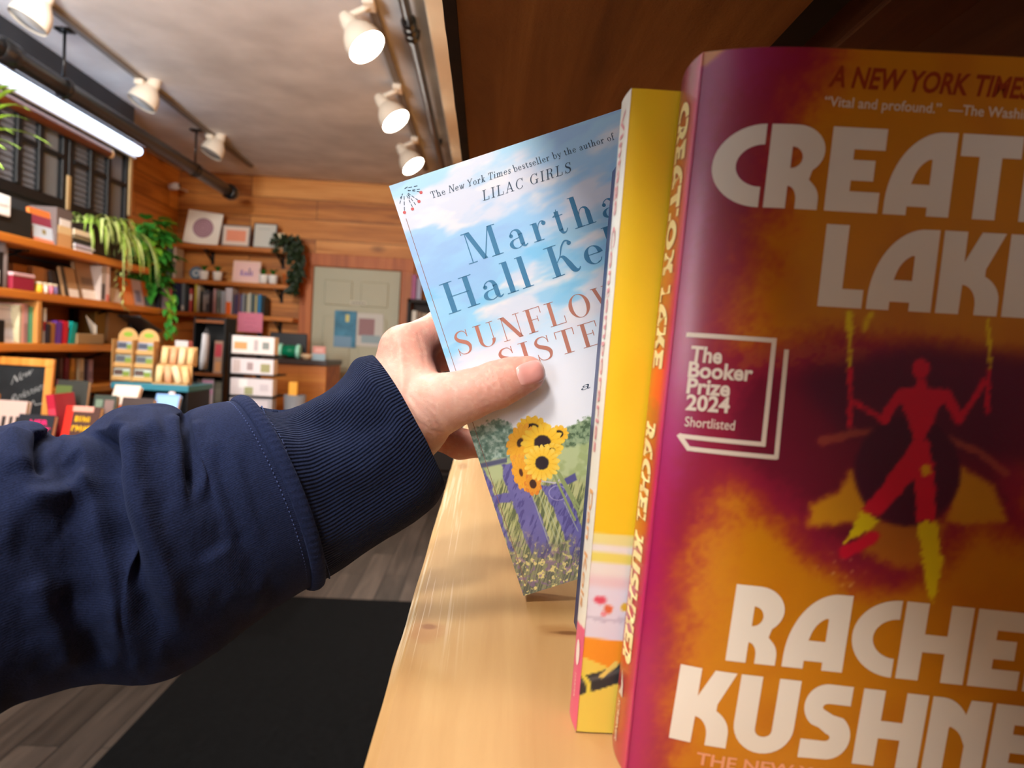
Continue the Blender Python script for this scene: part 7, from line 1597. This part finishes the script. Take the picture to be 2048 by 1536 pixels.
def chalk(s, px0, px1, pyl, pyr, cap):
    V, Fc = sans_line(s, shear=.35, bold=-.018); W = V[:, 0].max() - V[:, 0].min(); xa, xb = bx(px0, pyl, 3.3) - o.location.x, bx(px1, pyr, 3.3) - o.location.x; za, zb_ = float(P(px0, pyl, 3.3)[2]) - bzt, float(P(px1, pyr, 3.3)[2]) - bzt; t = (V[:, 0] - V[:, 0].min()) / W
    raw('chalk_writing', np.stack([xa + t * (xb - xa), np.full(len(t), .0070), za + t * (zb_ - za) + V[:, 1] * cap], 1), Fc, M_chalk, o, False)


chalk('New', 14, 56, 770, 748, .038); chalk('Releases', 14, 84, 808, 776, .036)
mb = MB(); a = np.array([bx(52, 806, 3.3) - o.location.x, .0068, float(P(52, 806, 3.3)[2]) - bzt]); mb.tube([a + np.array([.0, 0, -.01]), a + np.array([.02, 0, .012]), a + np.array([.03, 0, -.008]), a + np.array([.075, 0, .004])], .0022, 6); mb.build('chalk_writing', M_chalk, o)
GT = 'new books on the display table'
for (xa, xb, yt, Y_, lean, c, lab, art, words, sp) in (
    (-22, 42, 800, 2.92, 14, (196, 168, 156), 'pale pink book with piano key stripes at the left edge', ((.05, .17, .0, .62, (44, 38, 36)), (.28, .40, 0, .62, (44, 38, 36)), (.52, .62, 0, .62, (44, 38, 36)), (.72, .82, 0, .62, (44, 38, 36))), (), None),
    (26, 100, 828, 2.90, 16, (36, 36, 42), 'black book with hot pink title words below the chalkboard', (), (('HER', .35, .85, .66, .16, (226, 40, 110)), ('EST', .45, .95, .40, .17, (226, 40, 110)), (3, .55, .98, .16, .15, (200, 40, 110))), (66, 84, 112)),
    (102, 166, 760, 3.14, 10, (46, 46, 40), 'black book with a pale title above a red cup, tall one at the back', ((.0, .5, .66, .90, (84, 96, 44)), (.45, .62, .12, .34, (206, 70, 76)), (.2, .8, .04, .14, (206, 160, 150))), (('THE', .38, .62, .58, .06, (196, 190, 180)), (10, .03, .97, .48, .065, (196, 190, 180)), (8, .2, .9, .38, .065, (196, 190, 180))), (150, 30, 50)),
    (118, 190, 812, 2.93, 16, (74, 46, 38), 'dark brown book with yellow title words and an orange red spine', ((-.0, .22, 0, 1, (206, 36, 20)), (.35, .95, .0, .16, (222, 150, 116)), (.2, .8, .86, 1.0, (214, 150, 132))), ((4, .32, .78, .60, .16, (236, 180, 26)), (6, .28, .98, .36, .16, (236, 180, 26))), (226, 60, 30)),
    (176, 222, 790, 3.06, 14, (50, 58, 48), 'dark green book with a pale leaf pattern beside the yellow-lettered one', ((.1, .4, .3, .9, (106, 124, 104)), (.45, .9, .05, .5, (146, 160, 144)), (.5, .9, .6, .9, (120, 96, 90))), (), None),
    (198, 252, 772, 3.20, 30, (206, 186, 170), 'cream book with an orange picture lying tilted at the back of the table', ((.25, 1.0, .1, .62, (176, 74, 26)), (.66, .9, .2, .5, (236, 180, 90))), (), None),
    (226, 292, 796, 3.05, 20, (56, 42, 38), 'dark brown book with small orange title letters', (), ((7, .06, .94, .55, .14, (226, 136, 60)),), None),
    (293, 342, 789, 3.15, 24, (112, 150, 196), 'plain light blue book at the right end of the table', ((.06, .94, .06, .94, (126, 164, 206)),), (), None)):
    xm = (xa + xb) / 2; x0, x1 = bx(xa, yt + 30, Y_), bx(xb, yt + 30, Y_); ht = (float(P(xm, yt, Y_ + .05)[2]) - bzt) / math.cos(math.radians(lean)); book_face(lab, ((x0 + x1) / 2, Y_, bzt + .0008), (-math.radians(lean), 0, math.radians(rng.uniform(-3, 3))), x1 - x0, max(ht, .12), .026, c, GT, art=art, words=words, spine=sp)
x0 = bx(112, 830, 2.97); o = book_up('crimson book standing spine out left of the yellow-lettered book', (x0 - .02, 2.98, bzt + .0008), 0, .036, float(P(104, 790, 2.98)[2]) - bzt, .14, (176, 30, 54), GT, lean=math.radians(-9), band=(.2, .7, (206, 60, 80)))
x0 = bx(357, 822, 3.05); o = thing('greeting_card', 'small white card lying past the light blue book', 'card', (x0, 3.1, bzt + .0008), (-math.radians(30), 0, .1)); MB().box(-.05, .05, 0, .003, 0, .09).build('sheet', cmat((206, 196, 190)), o); MB().box(-.05, .05, .003, .006, 0, .088).build('back_sheet', cmat((226, 216, 210)), o)
x0 = bx(370, 800, 3.6); o = thing('figurine', 'small grey and white ornament right of the light blue book', 'ornament', (x0, 3.45, bzt + .0006)); zz = float(P(372, 785, 3.45)[2]) - bzt; MB().lathe([(.03, 0), (.035, zz * .4), (.03, zz * .7), (.012, zz)], 16).build('body', cmat((206, 190, 190)), o, True); MB().lathe([(.032, zz * .55), (.036, zz * .7), (.02, zz * .85)], 16).build('cap', cmat((90, 100, 120)), o, True)
